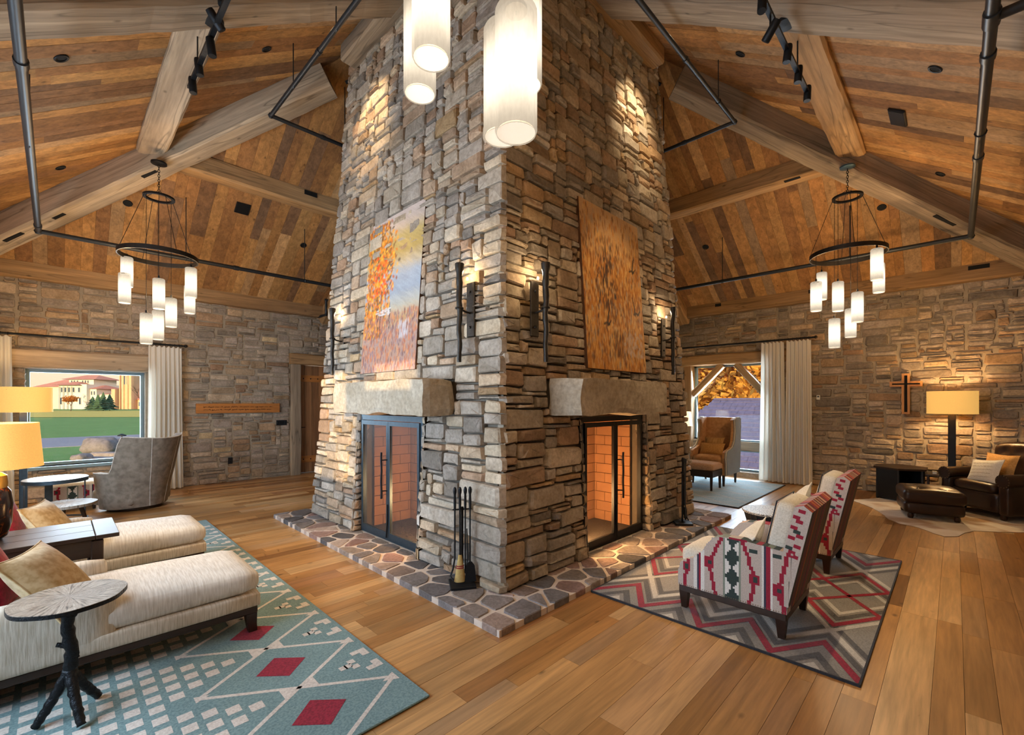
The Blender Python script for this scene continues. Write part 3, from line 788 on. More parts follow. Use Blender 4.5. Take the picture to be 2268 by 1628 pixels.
def fireplace(face, label_box, label_doors, label_fire):
    """local frame: u along the opening (0..w), n into the chimney, z up"""
    if face == 'L': u0, u1 = 3.57, 4.80; n0 = 2.45; P = lambda u, n, z: (n0+n, u1-u, z)
    else: u0, u1 = 3.50, 4.69; n0 = 2.55; P = lambda u, n, z: (u0+u, n0+n, z)
    Wd = u1-u0; top = 1.36; D = 0.62
    fb = thing('firebox', label_box, 'firebox', kind='structure')
    mb = MB()      # cavity shell
    a = [(-0.03, 0.12, 0.05), (Wd+.03, 0.12, 0.05), (Wd+.03, 0.12, top+.04), (-0.03, 0.12, top+.04)]; b = [(x, D+.03, z) for x, n, z in a]
    q = lambda *I: mb.poly([P(*i) for i in I])
    q(b[0], b[1], b[2], b[3]); q(a[0], b[0], b[3], a[3]); q(a[1], a[2], b[2], b[1]); q(a[3], b[3], b[2], a[2]); q(a[0], a[1], b[1], b[0])
    mb.build('shell', 'fire_mortar', fb)
    q0 = MB(); f0 = P(0.0, 0.08, 0.052); f1 = P(Wd, D, 0.075); q0.box(min(f0[0], f1[0]), max(f0[0], f1[0]), min(f0[1], f1[1]), max(f0[1], f1[1]), 0.052, 0.075); q0.build('ash_bed', 'ash', fb)
    # fire bricks on back and sides
    bw, bh, g = 0.228, 0.114, 0.006; src = None; rows = int((top-.08)/bh)
    for r_ in range(rows):
        off = 0 if r_ % 2 else bw/2; x = -off
        while x < Wd:
            aa, bb = max(0, x)+g/2, min(Wd, x+bw)-g/2; x += bw
            if bb-aa < 0.02: continue
            z0 = 0.075+r_*bh; c0 = P(aa, D, z0); c1 = P(bb, D+.03, z0+bh-g)
            mb = MB(); mb.box(min(c0[0], c1[0]), max(c0[0], c1[0]), min(c0[1], c1[1]), max(c0[1], c1[1]), z0, z0+bh-g); mb.build('fire_brick', 'firebrick', fb)
        for side in (0.0, Wd):
            x = 0.13-(0 if r_ % 2 else bw/2)
            while x < D:
                aa, bb = max(0.13, x)+g/2, min(D-.005, x+bw)-g/2; x += bw
                if bb-aa < 0.02: continue
                z0 = 0.075+r_*bh; e = 0.025 if side == 0 else -0.025; c0 = P(side, aa, z0); c1 = P(side+e, bb, z0)
                mb = MB(); mb.box(min(c0[0], c1[0]), max(c0[0], c1[0]), min(c0[1], c1[1]), max(c0[1], c1[1]), z0, z0+bh-g); mb.build('fire_brick', 'firebrick', fb)
    def bx(mb, ua, ub, na, nb, za, zb):
        c0, c1 = P(ua, na, za), P(ub, nb, zb); mb.box(min(c0[0], c1[0]), max(c0[0], c1[0]), min(c0[1], c1[1]), max(c0[1], c1[1]), za, zb); return mb
    # screen: outer frame, two hinged leaves with wire mesh, pull bars, latch
    fs_ = thing('fire_screen', label_doors, 'fire screen', P(Wd/2, 0, 0.05)); org = Vector(P(Wd/2, 0, 0.05))
    def part(mb, name, mat, par=fs_, sm=False):
        o = mb.build(name, mat, par, smooth=sm); o.data.transform(Tr(*(-org))); return o
    fr = 0.045
    mb = MB(); bx(mb, 0, fr, -.02, .03, .055, top); bx(mb, Wd-fr, Wd, -.02, .03, .055, top); bx(mb, fr, Wd-fr, -.02, .03, top-.055, top); bx(mb, fr, Wd-fr, -.02, .03, .055, .085)
    part(mb, 'surround_frame', 'steel_frame' if face == 'L' else 'black_iron')
    for k in range(2):
        a_, b_ = (fr, Wd/2-.002) if k == 0 else (Wd/2+.002, Wd-fr); s = 0.035
        mb = MB(); bx(mb, a_, a_+s, -.035, -.005, .09, top-.06); bx(mb, b_-s, b_, -.035, -.005, .09, top-.06); bx(mb, a_+s, b_-s, -.035, -.005, top-.06-s*1.3, top-.06); bx(mb, a_+s, b_-s, -.035, -.005, .09, .09+s*1.6)
        leaf = part(mb, 'door_leaf', 'steel_frame' if face == 'L' else 'black_iron')
        mb = MB(); bx(mb, a_+s, b_-s, -.021, -.019, .09+s*1.6, top-.06-s*1.3); o = part(mb, 'wire_mesh', 'screen_mesh', leaf)
    hu = Wd/2-0.045 if face == 'L' else Wd/2+0.06
    mb = MB(); pts = [P(hu+0.004*math.sin(i*1.3), -.085, lerp(.50, .98, i/10)) for i in range(11)]; mb.tube(pts, 0.011, 8)
    hd = part(mb, 'pull_bar', 'black_iron', sm=True)
    for z in (.58, .90):
        mb = MB(); mb.tube([P(hu, -.085, z), P(hu+(.03 if face == 'L' else -.03), -.03, z)], 0.007, 6); part(mb, 'pull_bracket', 'black_iron', hd)
    mb = MB(); mb.tube([P(Wd/2, -.04, .44), P(Wd/2, -.04, .30), P(Wd/2, -.055, .10)], 0.008, 6); part(mb, 'drop_latch', 'black_iron', sm=True)
    # the fire: logs with flame tongues
    fu = Wd-0.24 if face == 'L' else 0.22
    fire = thing('log_fire', label_fire, 'fire', P(fu, .34, .076)); org2 = Vector(P(fu, .34, .076))
    for k, (du, dn, dz, tilt, L) in enumerate(((0, -.06, .05, 0.05, .42), (0.02, .08, .05, -.06, .44), (-.02, .01, .13, .12, .38), (.05, .02, .20, -.2, .3))):
        mb = MB(); pts = []
        for i in range(7):
            t_ = i/6-.5; pts.append(P(fu+du+t_*L, .34+dn+t_*tilt*.6, .076+dz+t_*tilt*.25))
        mb.tube(pts, [0.05*(1+.1*math.sin(i*2.1+k)) for i in range(7)], 9); o = mb.build('log', 'log_bark', fire, smooth=True); o.data.transform(Tr(*(-org2)))
    rr_ = random.Random(5 if face == 'L' else 6)
    for k in range(7):
        bu = fu+rr_.uniform(-.10, .14)*(1 if face == 'L' else -1); bn = .34+rr_.uniform(-.08, .08); hgt = rr_.uniform(.25, .62)*(1.15 if k < 2 else .8); w_ = rr_.uniform(.035, .06)
        pts, rad = [], []
        for i in range(10):
            t_ = i/9; pts.append(P(bu+.03*math.sin(t_*4+k)*t_+(.06*t_ if face == 'L' else -.03*t_), bn+.02*math.cos(t_*5+k), .17+t_*hgt)); rad.append(max(.003, w_*math.sin(PI*min(1, .22+t_*.8))*(1-t_*.55)))
        mb = MB(); mb.tube(pts, rad, 10); o = mb.build('flame', 'flame', fire, smooth='all'); o.data.transform(Tr(*(-org2)))
    l = lamp('fire_glow', 'POINT', P(fu, .26, .45), 40 if face == 'L' else 110, (1.0, .56, .22), shadow_soft_size=.12)
fireplace('L', 'brick-lined firebox of the left fireplace', 'weathered steel double fire screen with wire mesh on the left fireplace', 'log fire with a tall orange flame in the left fireplace')
fireplace('R', 'brick-lined firebox of the right fireplace', 'black iron double fire screen with wire mesh on the right fireplace', 'log fire with a pale flame in the right fireplace')
# ------------------------------------------------------------------ window_1 in the left wall
def glass_mat(name):
    m, nt, b = newmat(name)
    g = nd(nt, 'ShaderNodeBsdfGlossy', {'Color': (1, 1, 1, 1), 'Roughness': 0.02}); t = nd(nt, 'ShaderNodeBsdfTransparent', {'Color': (0.97, 0.985, 0.985, 1)})
    fz = nd(nt, 'ShaderNodeFresnel', {'IOR': 1.35})
    mx = nd(nt, 'ShaderNodeMixShader', {0: fz.outputs[0], 1: t.outputs[0], 2: g.outputs[0]})
    nt.links.new(mx.outputs[0], nt.nodes['Material Output'].inputs['Surface'])
glass_mat('window_glass')
pbr('sash_paint', hexc('#7d97a3'), 0.45, 0.3)
a, b, c, d = WIN1
w1 = thing('window_1', kind='structure', loc=((a+b)/2, Y1+.2, c))
O = Vector(((a+b)/2, Y1+.2, c))
def lpart(mb, name, mat, par, org, sm=False, fix=False):
    o = mb.build(name, mat, par, smooth=sm, fix=fix); o.data.transform(Tr(*(-Vector(org)))); return o
mb = MB(); f = 0.045
mb.box(a, a+f, Y1+.16, Y1+.24, c, d); mb.box(b-f, b, Y1+.16, Y1+.24, c, d); mb.box(a+f, b-f, Y1+.16, Y1+.24, d-f, d); mb.box(a+f, b-f, Y1+.16, Y1+.24, c, c+f)
lpart(mb, 'window_frame', 'sash_paint', w1, O)
lpart(MB().box(a+f, b-f, Y1+.198, Y1+.202, c+f, d-f), 'window_pane', 'window_glass', w1, O)
lpart(MB().box(a-.03, b+.03, Y1-.05, Y1+.16, c-.045, c), 'window_sill', 'sash_paint', w1, O)
beam('window_lintel', (LIN1[0], Y1+.03, 2.145), (LIN1[1], Y1+.03, 2.145), 0.24, 0.285, 'weathered grey timber lintel over the left window', 'beam_wood', seed=21)
# ------------------------------------------------------------------ window_2 in the right wall: timber posts, lintel, corner braces, rail
a, b, c, d = WIN2; xw = X1+.06
beam('window_lintel', (xw, 2.2, 2.385), (xw, 4.42, 2.385), 0.24, 0.22, 'honey timber lintel over the right window', 'beam_warm', seed=22)
beam('window_post', (xw, 4.13, 0.0), (xw, 4.13, 2.28), 0.16, 0.2, 'honey timber post beside the chimney at the right window', 'beam_warm', seed=23, up=(1, 0, 0), group='right window timbers')
beam('window_post', (xw, 2.56, 0.0), (xw, 2.56, 2.28), 0.16, 0.2, 'timber post of the right window behind the curtain', 'beam_warm', seed=24, up=(1, 0, 0), group='right window timbers')
beam('window_brace', (xw, 4.05, 1.66), (xw, 3.44, 2.27), 0.12, 0.13, 'slanting timber brace at the top left of the right window', 'beam_warm', seed=25, up=(1, 0, 0), group='right window timbers')
beam('window_brace', (xw, 2.64, 1.66), (xw, 3.16, 2.27), 0.12, 0.13, 'slanting timber brace next to the curtain of the right window', 'beam_warm', seed=26, up=(1, 0, 0), group='right window timbers')
beam('window_rail', (X1+.12, 2.6, 0.61), (X1+.12, 4.1, 0.61), 0.10, 0.18, 'weathered grey mid rail across the right window', 'beam_wood', seed=27, group='right window timbers')
O = Vector((X1+.2, (a+b)/2, 0)); w2 = thing('window_2', kind='structure', loc=O)
mb = MB(); f = 0.05
for (za, zb) in ((0.10, 0.53), (0.69, d)):
    mb.box(X1+.16, X1+.24, a+.06, a+.06+f, za, zb); mb.box(X1+.16, X1+.24, b-.14-f, b-.14, za, zb); mb.box(X1+.16, X1+.24, a+.06, b-.14, zb-f*.8, zb); mb.box(X1+.16, X1+.24, a+.06, b-.14, za, za+f*.8)
lpart(mb, 'window_frame', 'sash_paint', w2, O)
for (za, zb) in ((0.12, 0.52), (0.71, d-.02)): lpart(MB().box(X1+.198, X1+.202, a+.1, b-.16, za, zb), 'window_pane', 'window_glass', w2, O)
lpart(MB().box(X1-.02, X1+.25, a, b, 0.0, 0.10), 'window_sill', 'stone_wall', w2, O)
# ------------------------------------------------------------------ plank door in the left wall
beam('door_post', (3.48, Y1+.02, 0), (3.48, Y1+.02, 2.28), 0.2, 0.2, 'weathered timber post on the left of the plank door', 'beam_wood', seed=28, up=(0, 1, 0), group='door frame timbers')
beam('door_post', (4.85, Y1+.02, 0), (4.85, Y1+.02, 2.28), 0.2, 0.2, 'door frame post hidden behind the chimney', 'beam_wood', seed=29, up=(0, 1, 0), group='door frame timbers')
beam('door_lintel', (3.36, Y1, 2.39), (4.97, Y1, 2.39), 0.24, 0.22, 'brown timber lintel over the plank door', 'beam_warm', seed=30)
O = Vector((4.16, Y1+.12, 0)); dr = thing('door_1', kind='structure', loc=O); rd = random.Random(3)
x = 3.58
while x < 4.74:
    w = rd.choice((.13, .15, .17)); x2 = min(4.75, x+w)
    lpart(MB().box(x+.002, x2-.002, Y1+.10, Y1+.14, 0.01, 2.28, (rd.random(), rd.random(), rd.random())), 'plank', 'door_wood', dr, O); x = x2
for z in (1.93, 0.22):
    rail = lpart(MB().box(3.60, 4.74, Y1+.075, Y1+.10, z, z+.14, (.6, .5, .3)), 'ledge_rail', 'sign_wood', dr, O)
    for k in range(7):
        m2 = MB().lathe([(0.0, .008), (.012, .004), (.014, 0)], 8, M=Tr(3.68+k*.15, Y1+.075, z+.07)@Rx(PI/2)); lpart(m2, 'stud', 'black_iron', rail, O)
mb = MB(); mb.box(3.60, 3.63, Y1+.085, Y1+.1, 0.86, 1.12); mb.tube([(3.615, Y1+.09, .97), (3.615, Y1+.03, .97), (3.70, Y1+.03, .97)], .009, 6); lpart(mb, 'door_handle', 'black_iron', dr, O)
# ------------------------------------------------------------------ curtains and rods
m_, nt_, b_ = newmat('curtain_cloth')
b_.inputs['Base Color'].default_value = c4(hexc('#f0ebe0')); b_.inputs['Roughness'].default_value = .9
t_ = nd(nt_, 'ShaderNodeBsdfTranslucent', {'Color': c4(hexc('#f4ecdc'))}); mx_ = nd(nt_, 'ShaderNodeMixShader', {0: .35, 1: b_.outputs[0], 2: t_.outputs[0]})
nt_.links.new(mx_.outputs[0], nt_.nodes['Material Output'].inputs['Surface'])
def curtain(p0, p1, z0, z1, n, label, group, seed, spread=1.12, depth=0.05):
    """pleated panel hanging from p0 to p1 (xy); folds deepen and spread toward the hem"""
    p0, p1 = Vector(p0), Vector(p1); d = p1-p0; L = d.length; d.normalize(); nrm = Vector((d.y, -d.x)); mid = (p0+p1)/2
    r = random.Random(seed); ph = [r.uniform(0, 6) for _ in range(4)]; NU, NV = n*10, 14
    vs = []
    for j in range(NV+1):
        v = j/NV; z = lerp(z1, z0, v); sp = lerp(1.0, spread, v**1.5); am = lerp(.35, 1.0, min(1, v*3))*depth
        for i in range(NU+1):
            u = i/NU; s = (u-.5)*L*sp
            w = am*(math.sin(u*n*2*PI+.5*math.sin(u*9+ph[0]+v*1.5))*.8+.25*math.sin(u*n*.9*PI+ph[1]+v*2))
            q = mid+d*s+nrm*w; vs.append((q.x, q.y, z+(.012*math.sin(u*n*2*PI) if j == 0 else 0)))
    fs = [(j*(NU+1)+i, j*(NU+1)+i+1, (j+1)*(NU+1)+i+1, (j+1)*(NU+1)+i) for j in range(NV) for i in range(NU)]
    o = thing('curtain', label, 'curtain', (mid.x, mid.y, z0), 0, group)
    mb = MB(); mb.add(vs, fs); lpart(mb, 'curtain_panel', 'curtain_cloth', o, (mid.x, mid.y, z0), sm='all')
    src = None
    for k in range(n):
        q = p0+d*(L*(k+.5)/n); loc = (q.x-mid.x, q.y-mid.y, z1+.036-z0)
        if src is None:
            mb = MB(); mb.tube([(nrm.x*.022*math.cos(t*PI/4), nrm.y*.022*math.cos(t*PI/4), .022*math.sin(t*PI/4)) for t in range(8)], .003, 4, closed=True)
            src = mb.build('curtain_ring', 'black_iron', o); src.location = loc
        else: inst(src, o, loc)
    return o
def rod(p0, p1, label):
    o = thing('curtain_rod', label, 'curtain rod', p0); org = Vector(p0); p0, p1 = Vector(p0), Vector(p1); d = (p1-p0).normalized()
    lpart(MB().tube([p0, p1], .016, 10), 'pole', 'black_iron', o, org, sm=True)
    for e, s in ((p0, -1), (p1, 1)): lpart(MB().lathe([(0, -.03), (.022, -.02), (.03, 0), (.022, .02), (0, .03)], 12, M=Tr(*(e+d*s*.03))), 'finial', 'forged_iron', o, org, sm=True)
    return o
GL, GR = 'curtains at the left window', 'curtains at the right window'
curtain((1.08, 9.55), (1.53, 9.55), 0.02, 2.44, 7, 'white pleated curtain between the left window and the wooden sign', GL, 1)
curtain((-0.95, 9.55), (-0.44, 9.55), 0.02, 2.44, 7, 'white pleated curtain at the left edge of the picture', GL, 2)
rod((-1.0, 9.55, 2.476), (1.56, 9.55, 2.476), 'dark iron curtain rod above the left window')
curtain((9.41, 2.62), (9.41, 2.24), 0.02, 2.615, 6, 'white pleated curtain next to the window glass, lit from outside', GR, 3, 1.25, .055)
curtain((9.41, 2.20), (9.41, 1.82), 0.02, 2.615, 6, 'white pleated curtain hanging on bare stone beside the thermostat', GR, 4, 1.12)
rod((9.41, 4.30, 2.651), (9.41, 1.78, 2.651), 'dark iron curtain rod above the right window')
for yb in (1.95, 4.2): pass
# ------------------------------------------------------------------ small things on the walls
O = Vector((2.46, Y1-.035, 1.385)); sg = thing('wall_sign', 'long honey wood board with two lines of carved script on the left wall', 'sign', O)
lpart(MB().cbox((2.46, Y1-.06, 1.385), (1.40, .05, .18), (.5, .5, .5), ch=.006), 'board', 'sign_wood', sg, O)
pbr('carved_ink', hexc('#4a230c'), .8)
def script(z, x0, x1, seed):
    """a line of looping handwriting"""
    r = random.Random(seed); mb = MB(); x = x0
    while x < x1:
        L = min(r.uniform(.035, .12), x1-x); pts = []; n = int(L/.004)+4; hgt = r.uniform(.010, .015)
        for i in range(n):
            t = i/(n-1); pts.append((x+t*L+.004*math.sin(i*1.9), Y1-.0862, z+hgt*abs(math.sin(i*1.15+r.uniform(-.3, .3)))*(1.7 if r.random() < .14 else .8)-(.012 if r.random() < .06 else 0)))
        mb.tube(pts, .0032, 4); x += L+r.uniform(.012, .022)
    return mb
for z, s, a_, b_x in ((1.405, 1, 1.87, 3.03), (1.352, 2, 1.87, 3.0)): lpart(script(z, a_, b_x, s), 'script_line', 'carved_ink', sg, O)
pbr('black_plastic', hexc('#0e1116'), .4); pbr('white_plastic', hexc('#d8d2c4'), .45)
def plate(name, x, z, w, h, label, toggles):
    O = Vector((x, Y1-.03, z)); o = thing(name, label, name.replace('_', ' '), O)
    lpart(MB().cbox((x, Y1-.034, z), (w, .012, h), ch=.003), 'cover_plate', 'black_plastic', o, O)
    for dx, dz in toggles: lpart(MB().cbox((x+dx, Y1-.043, z+dz), (.028, .008, .05 if name == 'light_switch' else .03), ch=.002), 'rocker' if name == 'light_switch' else 'socket', 'black_iron', o, O)
plate('light_switch', 3.21, 1.085, .20, .105, 'black four-gang light switch plate beside the door post', [(-.069, 0), (-.023, 0), (.023, 0), (.069, 0)])
plate('wall_outlet', 2.305, .40, .075, .12, 'black wall outlet low on the left stone wall', [(0, .022), (0, -.022)])
O = Vector((X1-.03, 1.745, 1.93)); th = thing('thermostat', 'small white thermostat on the stone wall right of the curtains', 'thermostat', O)
lpart(MB().cbox((X1-.045, 1.745, 1.63+.0), (.02, .055, .085), ch=.004), 'case', 'white_plastic', th, Vector((X1-.03, 1.745, 1.63)))
th.location = (X1-.03, 1.745, 1.93-.345+.0)
lpart(MB().cbox((X1-.057, 1.745, 1.645), (.006, .03, .022), ch=.001), 'display', 'black_plastic', th, Vector((X1-.03, 1.745, 1.63)))
# cross
O = Vector((X1-.05, .56, 1.31)); cr = thing('wall_cross', 'wooden outline cross on the stone wall beside the floor lamp', 'cross', O)
wood('cross_wood', [(0, hexc('#b87c40')), (1, hexc('#cc9252'))], 'Z', 1.5, 15, rough=.5, knots=0)
hw, aw = .05, .055
out = [(-hw, 0), (hw, 0), (hw, .44), (.20, .44), (.20, .525), (hw, .525), (hw, .65), (-hw, .65), (-hw, .525), (-.20, .525), (-.20, .44), (-hw, .44)]
k = .031
inn = [(-hw+k, k), (hw-k, k), (hw-k, .44+k), (.20-k, .44+k), (.20-k, .525-k), (hw-k, .525-k), (hw-k, .65-k), (-hw+k, .65-k), (-hw+k, .525-k), (-.20+k, .525-k), (-.20+k, .44+k), (-hw+k, .44+k)]
n = 12; mb = MB(); X_a, X_b = -.045, -.012
vs = [(X_a, -u, w) for u, w in out]+[(X_a, -u, w) for u, w in inn]+[(X_b, -u, w) for u, w in out]+[(X_b, -u, w) for u, w in inn]
fs = []
for i in range(n):
    j = (i+1) % n; fs += [(i, j, n+j, n+i), (2*n+i, 3*n+i, 3*n+j, 2*n+j), (i, 2*n+i, 2*n+j, j), (n+i, n+j, 3*n+j, 3*n+i)]
mb.add(vs, fs); mb.build('outline_frame', 'cross_wood', cr, fix=True)
mb = MB(); mb.prism([(u, w) for u, w in inn], -.022, -.012, lambda u, w, a: (a, -u, w)); mb.build('backing', 'void_black', cr, fix=True)
# ------------------------------------------------------------------ ring chandeliers with seeded-glass pendants
def glow_glass(name, lo, hi):
    """seeded glass cylinder lit from inside: half lets the bulb through, the rest glows, brightest round the bulb"""
    m, nt, b = newmat(name)
    co = objco(nt); sx = nd(nt, 'ShaderNodeSeparateXYZ', {0: co})
    t = math_n(nt, 'ABSOLUTE', math_n(nt, 'DIVIDE', sx.outputs['Z'], 0.19))
    s = nd(nt, 'ShaderNodeMapRange', {'Value': t, 'From Min': 0.12, 'From Max': 0.95, 'To Min': hi, 'To Max': lo}, interpolation_type='SMOOTHSTEP').outputs[0]
    sd = noise_n(nt, nd(nt, 'ShaderNodeVectorMath', {0: co, 1: (60, 60, 22)}, operation='MULTIPLY').outputs[0], 1.5, 3)
    s = math_n(nt, 'MULTIPLY', s, nd(nt, 'ShaderNodeMapRange', {'Value': sd, 'From Min': .3, 'From Max': .7, 'To Min': .88, 'To Max': 1.06}).outputs[0])
    e = nd(nt, 'ShaderNodeEmission', {'Color': (1.0, .83, .62, 1), 'Strength': s})
    tr = nd(nt, 'ShaderNodeBsdfTransparent'); mx = nd(nt, 'ShaderNodeMixShader', {0: 0.42, 1: e.outputs[0], 2: tr.outputs[0]})
    nt.links.new(mx.outputs[0], nt.nodes['Material Output'].inputs['Surface'])
glow_glass('pendant_glass', 0.50, 1.55)
emis('pendant_base', (1.0, .86, .68), 0.55)
pbr('canopy_blue', hexc('#4d6878'), .35, .6)
WARM = (1.0, .66, .34)
def pend_mesh():
    mb = MB(); R, H = .064, .19
    mb.lathe([(R*.55, H-.002), (R*.9, H), (R, H-.012), (R, -H+.01), (R-.004, -H), (R-.009, -H+.01), (R-.009, H-.02)], 24, caps=False)
    return mb
PENDANT = None; PBASE = None
def chandelier(center, ceil, zr, zs, canopy_mat, items, label, pw, R=.41, r2=.155, chain_top=None):
    """items: (px, ztop, ring 'o'|'i', near?) - the pixel column picks the hanging point on the ring"""
    global PENDANT, PBASE
    cx_, cy_ = center; o = thing('ring_chandelier', label, 'chandelier', (cx_, cy_, zr-1.3), 0, 'ring chandeliers'); zb = zr-1.3
    L = lambda x, y, z: (x-cx_, y-cy_, z-zb)
    MB().lathe([(.085, 0), (.085, -.02), (.06, -.03), (0, -.034)], 24, c=(0, 0, ceil-zb)).build('canopy', canopy_mat, o, smooth=True)
    z = ceil-.03; k = 0
    mbl = None
    while z > zs+.06:
        if mbl is None:
            mb = MB(); mb.tube([(.011*math.cos(t*PI/5), 0, .02*math.sin(t*PI/5)) for t in range(10)], .0035, 5, closed=True); mbl = mb.build('chain_link', 'black_iron', o); mbl.location = (0, 0, z-zb-.018)
        else: inst(mbl, o, (0, 0, z-zb-.018), (0, 0, PI/2*(k % 2)))
        z -= .031; k += 1
    mb = MB(); mb.lathe([(r2-.022, -.012), (r2+.012, -.012), (r2+.012, .012), (r2-.022, .012), (r2-.022, -.012)], 32, c=(0, 0, zs-zb), caps=False); mb.build('upper_ring', 'black_iron', o, smooth=True)
    for q in range(3):
        a = q*2*PI/3+.4; MB().tube([(r2*math.cos(a), r2*math.sin(a), zs-zb), (.01*math.cos(a), .01*math.sin(a), zs-zb+.09)], .003, 5).build('hanger_wire', 'black_iron', o)
    mb = MB(); mb.lathe([(R-.006, -.028), (R+.006, -.028), (R+.006, .028), (R-.006, .028), (R-.006, -.028)], 56, c=(0, 0, zr-zb), caps=False); mb.build('lower_ring', 'forged_iron', o, smooth=True)
    for q in range(4):
        a = q*PI/2+.3; MB().tube([(r2*math.cos(a), r2*math.sin(a), zs-zb), (R*math.cos(a), R*math.sin(a), zr-zb+.02)], .0032, 5).build('stay_rod', 'black_iron', o)
    for it in items:
        px, ztop, ring, near = it[:4]
        rr = R if ring == 'o' else r2; best = None
        for s in range(720):
            a = s*PI/360; p = pix((cx_+rr*math.cos(a), cy_+rr*math.sin(a), ztop)); 
            if p is None: continue
            dd = p[2]; e = abs(p[0]-px)+(0 if (dd < (Vector((cx_, cy_, 0))).dot(FW)) == near else 60)
            if best is None or e < best[0]: best = (e, a)
        a = best[1]; x, y = rr*math.cos(a), rr*math.sin(a)
        if len(it) > 4: q_ = at_d(px, 0, it[4]); x, y = q_.x-cx_, q_.y-cy_
        if PENDANT is None: PENDANT = pend_mesh().build('glass_shade', 'pendant_glass', o, smooth=True); g = PENDANT; g.location = (x, y, ztop-.19-zb)
        else: g = inst(PENDANT, o, (x, y, ztop-.19-zb))
        g.parent = o
        if PBASE is None: PBASE = MB().lathe([(0, -.181), (.056, -.181), (.058, -.186), (.0, -.186)], 24).build('frosted_base', 'pendant_base', g, smooth=True)
        else: inst(PBASE, g)
        zt = zr if ring == 'o' else zs
        MB().tube([(x, y, zt-zb), (x, y, ztop-zb-.02)], .0028, 5).build('cord', 'black_iron', o)
        c = MB().lathe([(.034, 0), (.034, .012), (.012, .02), (.01, .05)], 14).build('shade_cap', 'black_iron', o, smooth=True); c.location = (x, y, ztop-zb-.008)
        lamp('pendant_bulb', 'POINT', (x, y, ztop-.19-zb), pw, WARM, shadow_soft_size=.03, parent=o)
PW = 42
cl = at_d(352, 368, 5.75); zt = lambda py, d: HC+(CYP-py)/FPX*d
chandelier((cl.x, cl.y), zt(360, 5.75), zt(568, 5.75), zt(438, 5.75), 'black_iron',
    [(277, zt(578, 5.9), 'o', False), (276, zt(600, 5.6), 'o', True), (352, zt(619, 5.65), 'i', True), (350, zt(688, 5.85), 'i', False), (324, zt(698, 5.7), 'i', True), (379, zt(657, 5.8), 'i', False), (426, zt(586, 5.6), 'o', True), (420, zt(625, 5.95), 'o', False)],
    'iron ring chandelier with glowing glass cylinders, black canopy, over the left window', PW)
crr = at_d(1877, 376, 5.85)
chandelier((crr.x, crr.y), zt(368, 5.85), zt(563, 5.85), zt(437, 5.85), 'canopy_blue',
    [(1797, zt(623, 5.8), 'o', True), (1820, zt(597, 6.1), 'o', False), (1856, zt(622, 5.75), 'i', True), (1848, zt(704, 5.8), 'i', False), (1899, zt(650, 5.75), 'i', True), (1884, zt(684, 5.95), 'i', False), (1942, zt(558, 5.55), 'o', True), (1961, zt(589, 5.95), 'o', False)],
    'iron ring chandelier with glowing glass cylinders, blue canopy, over the leather armchair', PW)
cn = at_d(1100, 500, 1.58)
chandelier((cn.x, cn.y), 4.62, 3.45, 4.15, 'black_iron',
    [(930, 2.73+.38, 'o', False, 1.80), (955, 2.65+.38, 'o', True, 1.51), (1143, 2.31+.38, 'i', True, 1.36), (1112, 2.41+.38, 'i', False, 1.55), (1163, 2.70+.38, 'i', False, 1.71), (1250, 3.35+.5, 'o', False), (1290, 3.4+.38, 'o', True)],
    'ring chandelier whose large glass cylinders hang down from the top edge of the picture', PW*0.8)
# ------------------------------------------------------------------ forged torch sconces on the chimney
emis('bulb_glow', (1.0, .80, .52), 14)
def sconce(x, y, face, label, power):
    """rod stands clear of the wall; plate lies on the stones behind it"""
    n = Vector((-1, 0, 0)) if face == 'L' else Vector((0, -1, 0)); u = Vector((0, 1, 0)) if face == 'L' else Vector((1, 0, 0))
    o = thing('torch_sconce', label, 'sconce', (x, y, 1.83), 0, 'torch sconces')
    V = lambda a, b, z: (n*a+u*b+Vector((0, 0, z)))
    r = random.Random(int(x*100)); pts, rad = [], []
    for i in range(22):
        t = i/21; pts.append(V(.003*math.sin(i*1.1), .004*math.sin(i*.8+x), t*.81)); rad.append(lerp(.018, .029, t)*(1+.08*math.sin(i*2.3)))
    rad[-1] = .040; rad[-2] = .038
    MB().tube(pts, rad, 10).build('torch_rod', 'forged_iron', o, smooth=True)
    mb = MB(); c = V(-.125, 0, .45); mb.cbox((0, 0, 0), (.10, .018, .46), ch=.005, M=Tr(*c)@(Rz(PI/2) if face == 'L' else Rz(0))); mb.build('back_plate', 'forged_iron', o)
    for z in (.30, .60): MB().lathe([(0, .012), (.01, .008), (.012, 0)], 8, M=Tr(*V(-.114, 0, z))@(Ry(-PI/2) if face == 'L' else Rx(PI/2))).build('rivet', 'forged_iron', o)
    MB().tube([V(-.115, 0, .42), V(-.06, .0, .425), V(-.02, 0, .44)], .009, 7).build('bracket_arm', 'forged_iron', o, smooth=True)
    MB().tube([V(.03*math.cos(t*PI/6), .03*math.sin(t*PI/6), .445) for t in range(12)], .007, 6, closed=True).build('collar', 'forged_iron', o, smooth=True)
    MB().lathe([(0, -.01), (.008, -.008), (.009, .004), (.006, .014), (0, .018)], 10, c=V(-.085, 0, .70)).build('bulb', 'bulb_glow', o, smooth=True)
    lamp('sconce_light', 'POINT', Vector((x, y, 1.83))+V(-.06, 0, .745), power, (1.0, .72, .42), shadow_soft_size=.02)
sconce(2.335, 2.91, 'L', 'torch sconce left of the chimney corner, right of the autumn painting', 3.2)
sconce(2.362, 5.40, 'L', 'torch sconce at the far left edge of the chimney', 3.2)
sconce(2.82, 2.39, 'R', 'torch sconce right of the chimney corner, left of the flying birds painting', 3.2)
sconce(5.20, 2.41, 'R', 'torch sconce at the far right edge of the chimney', 3.2)
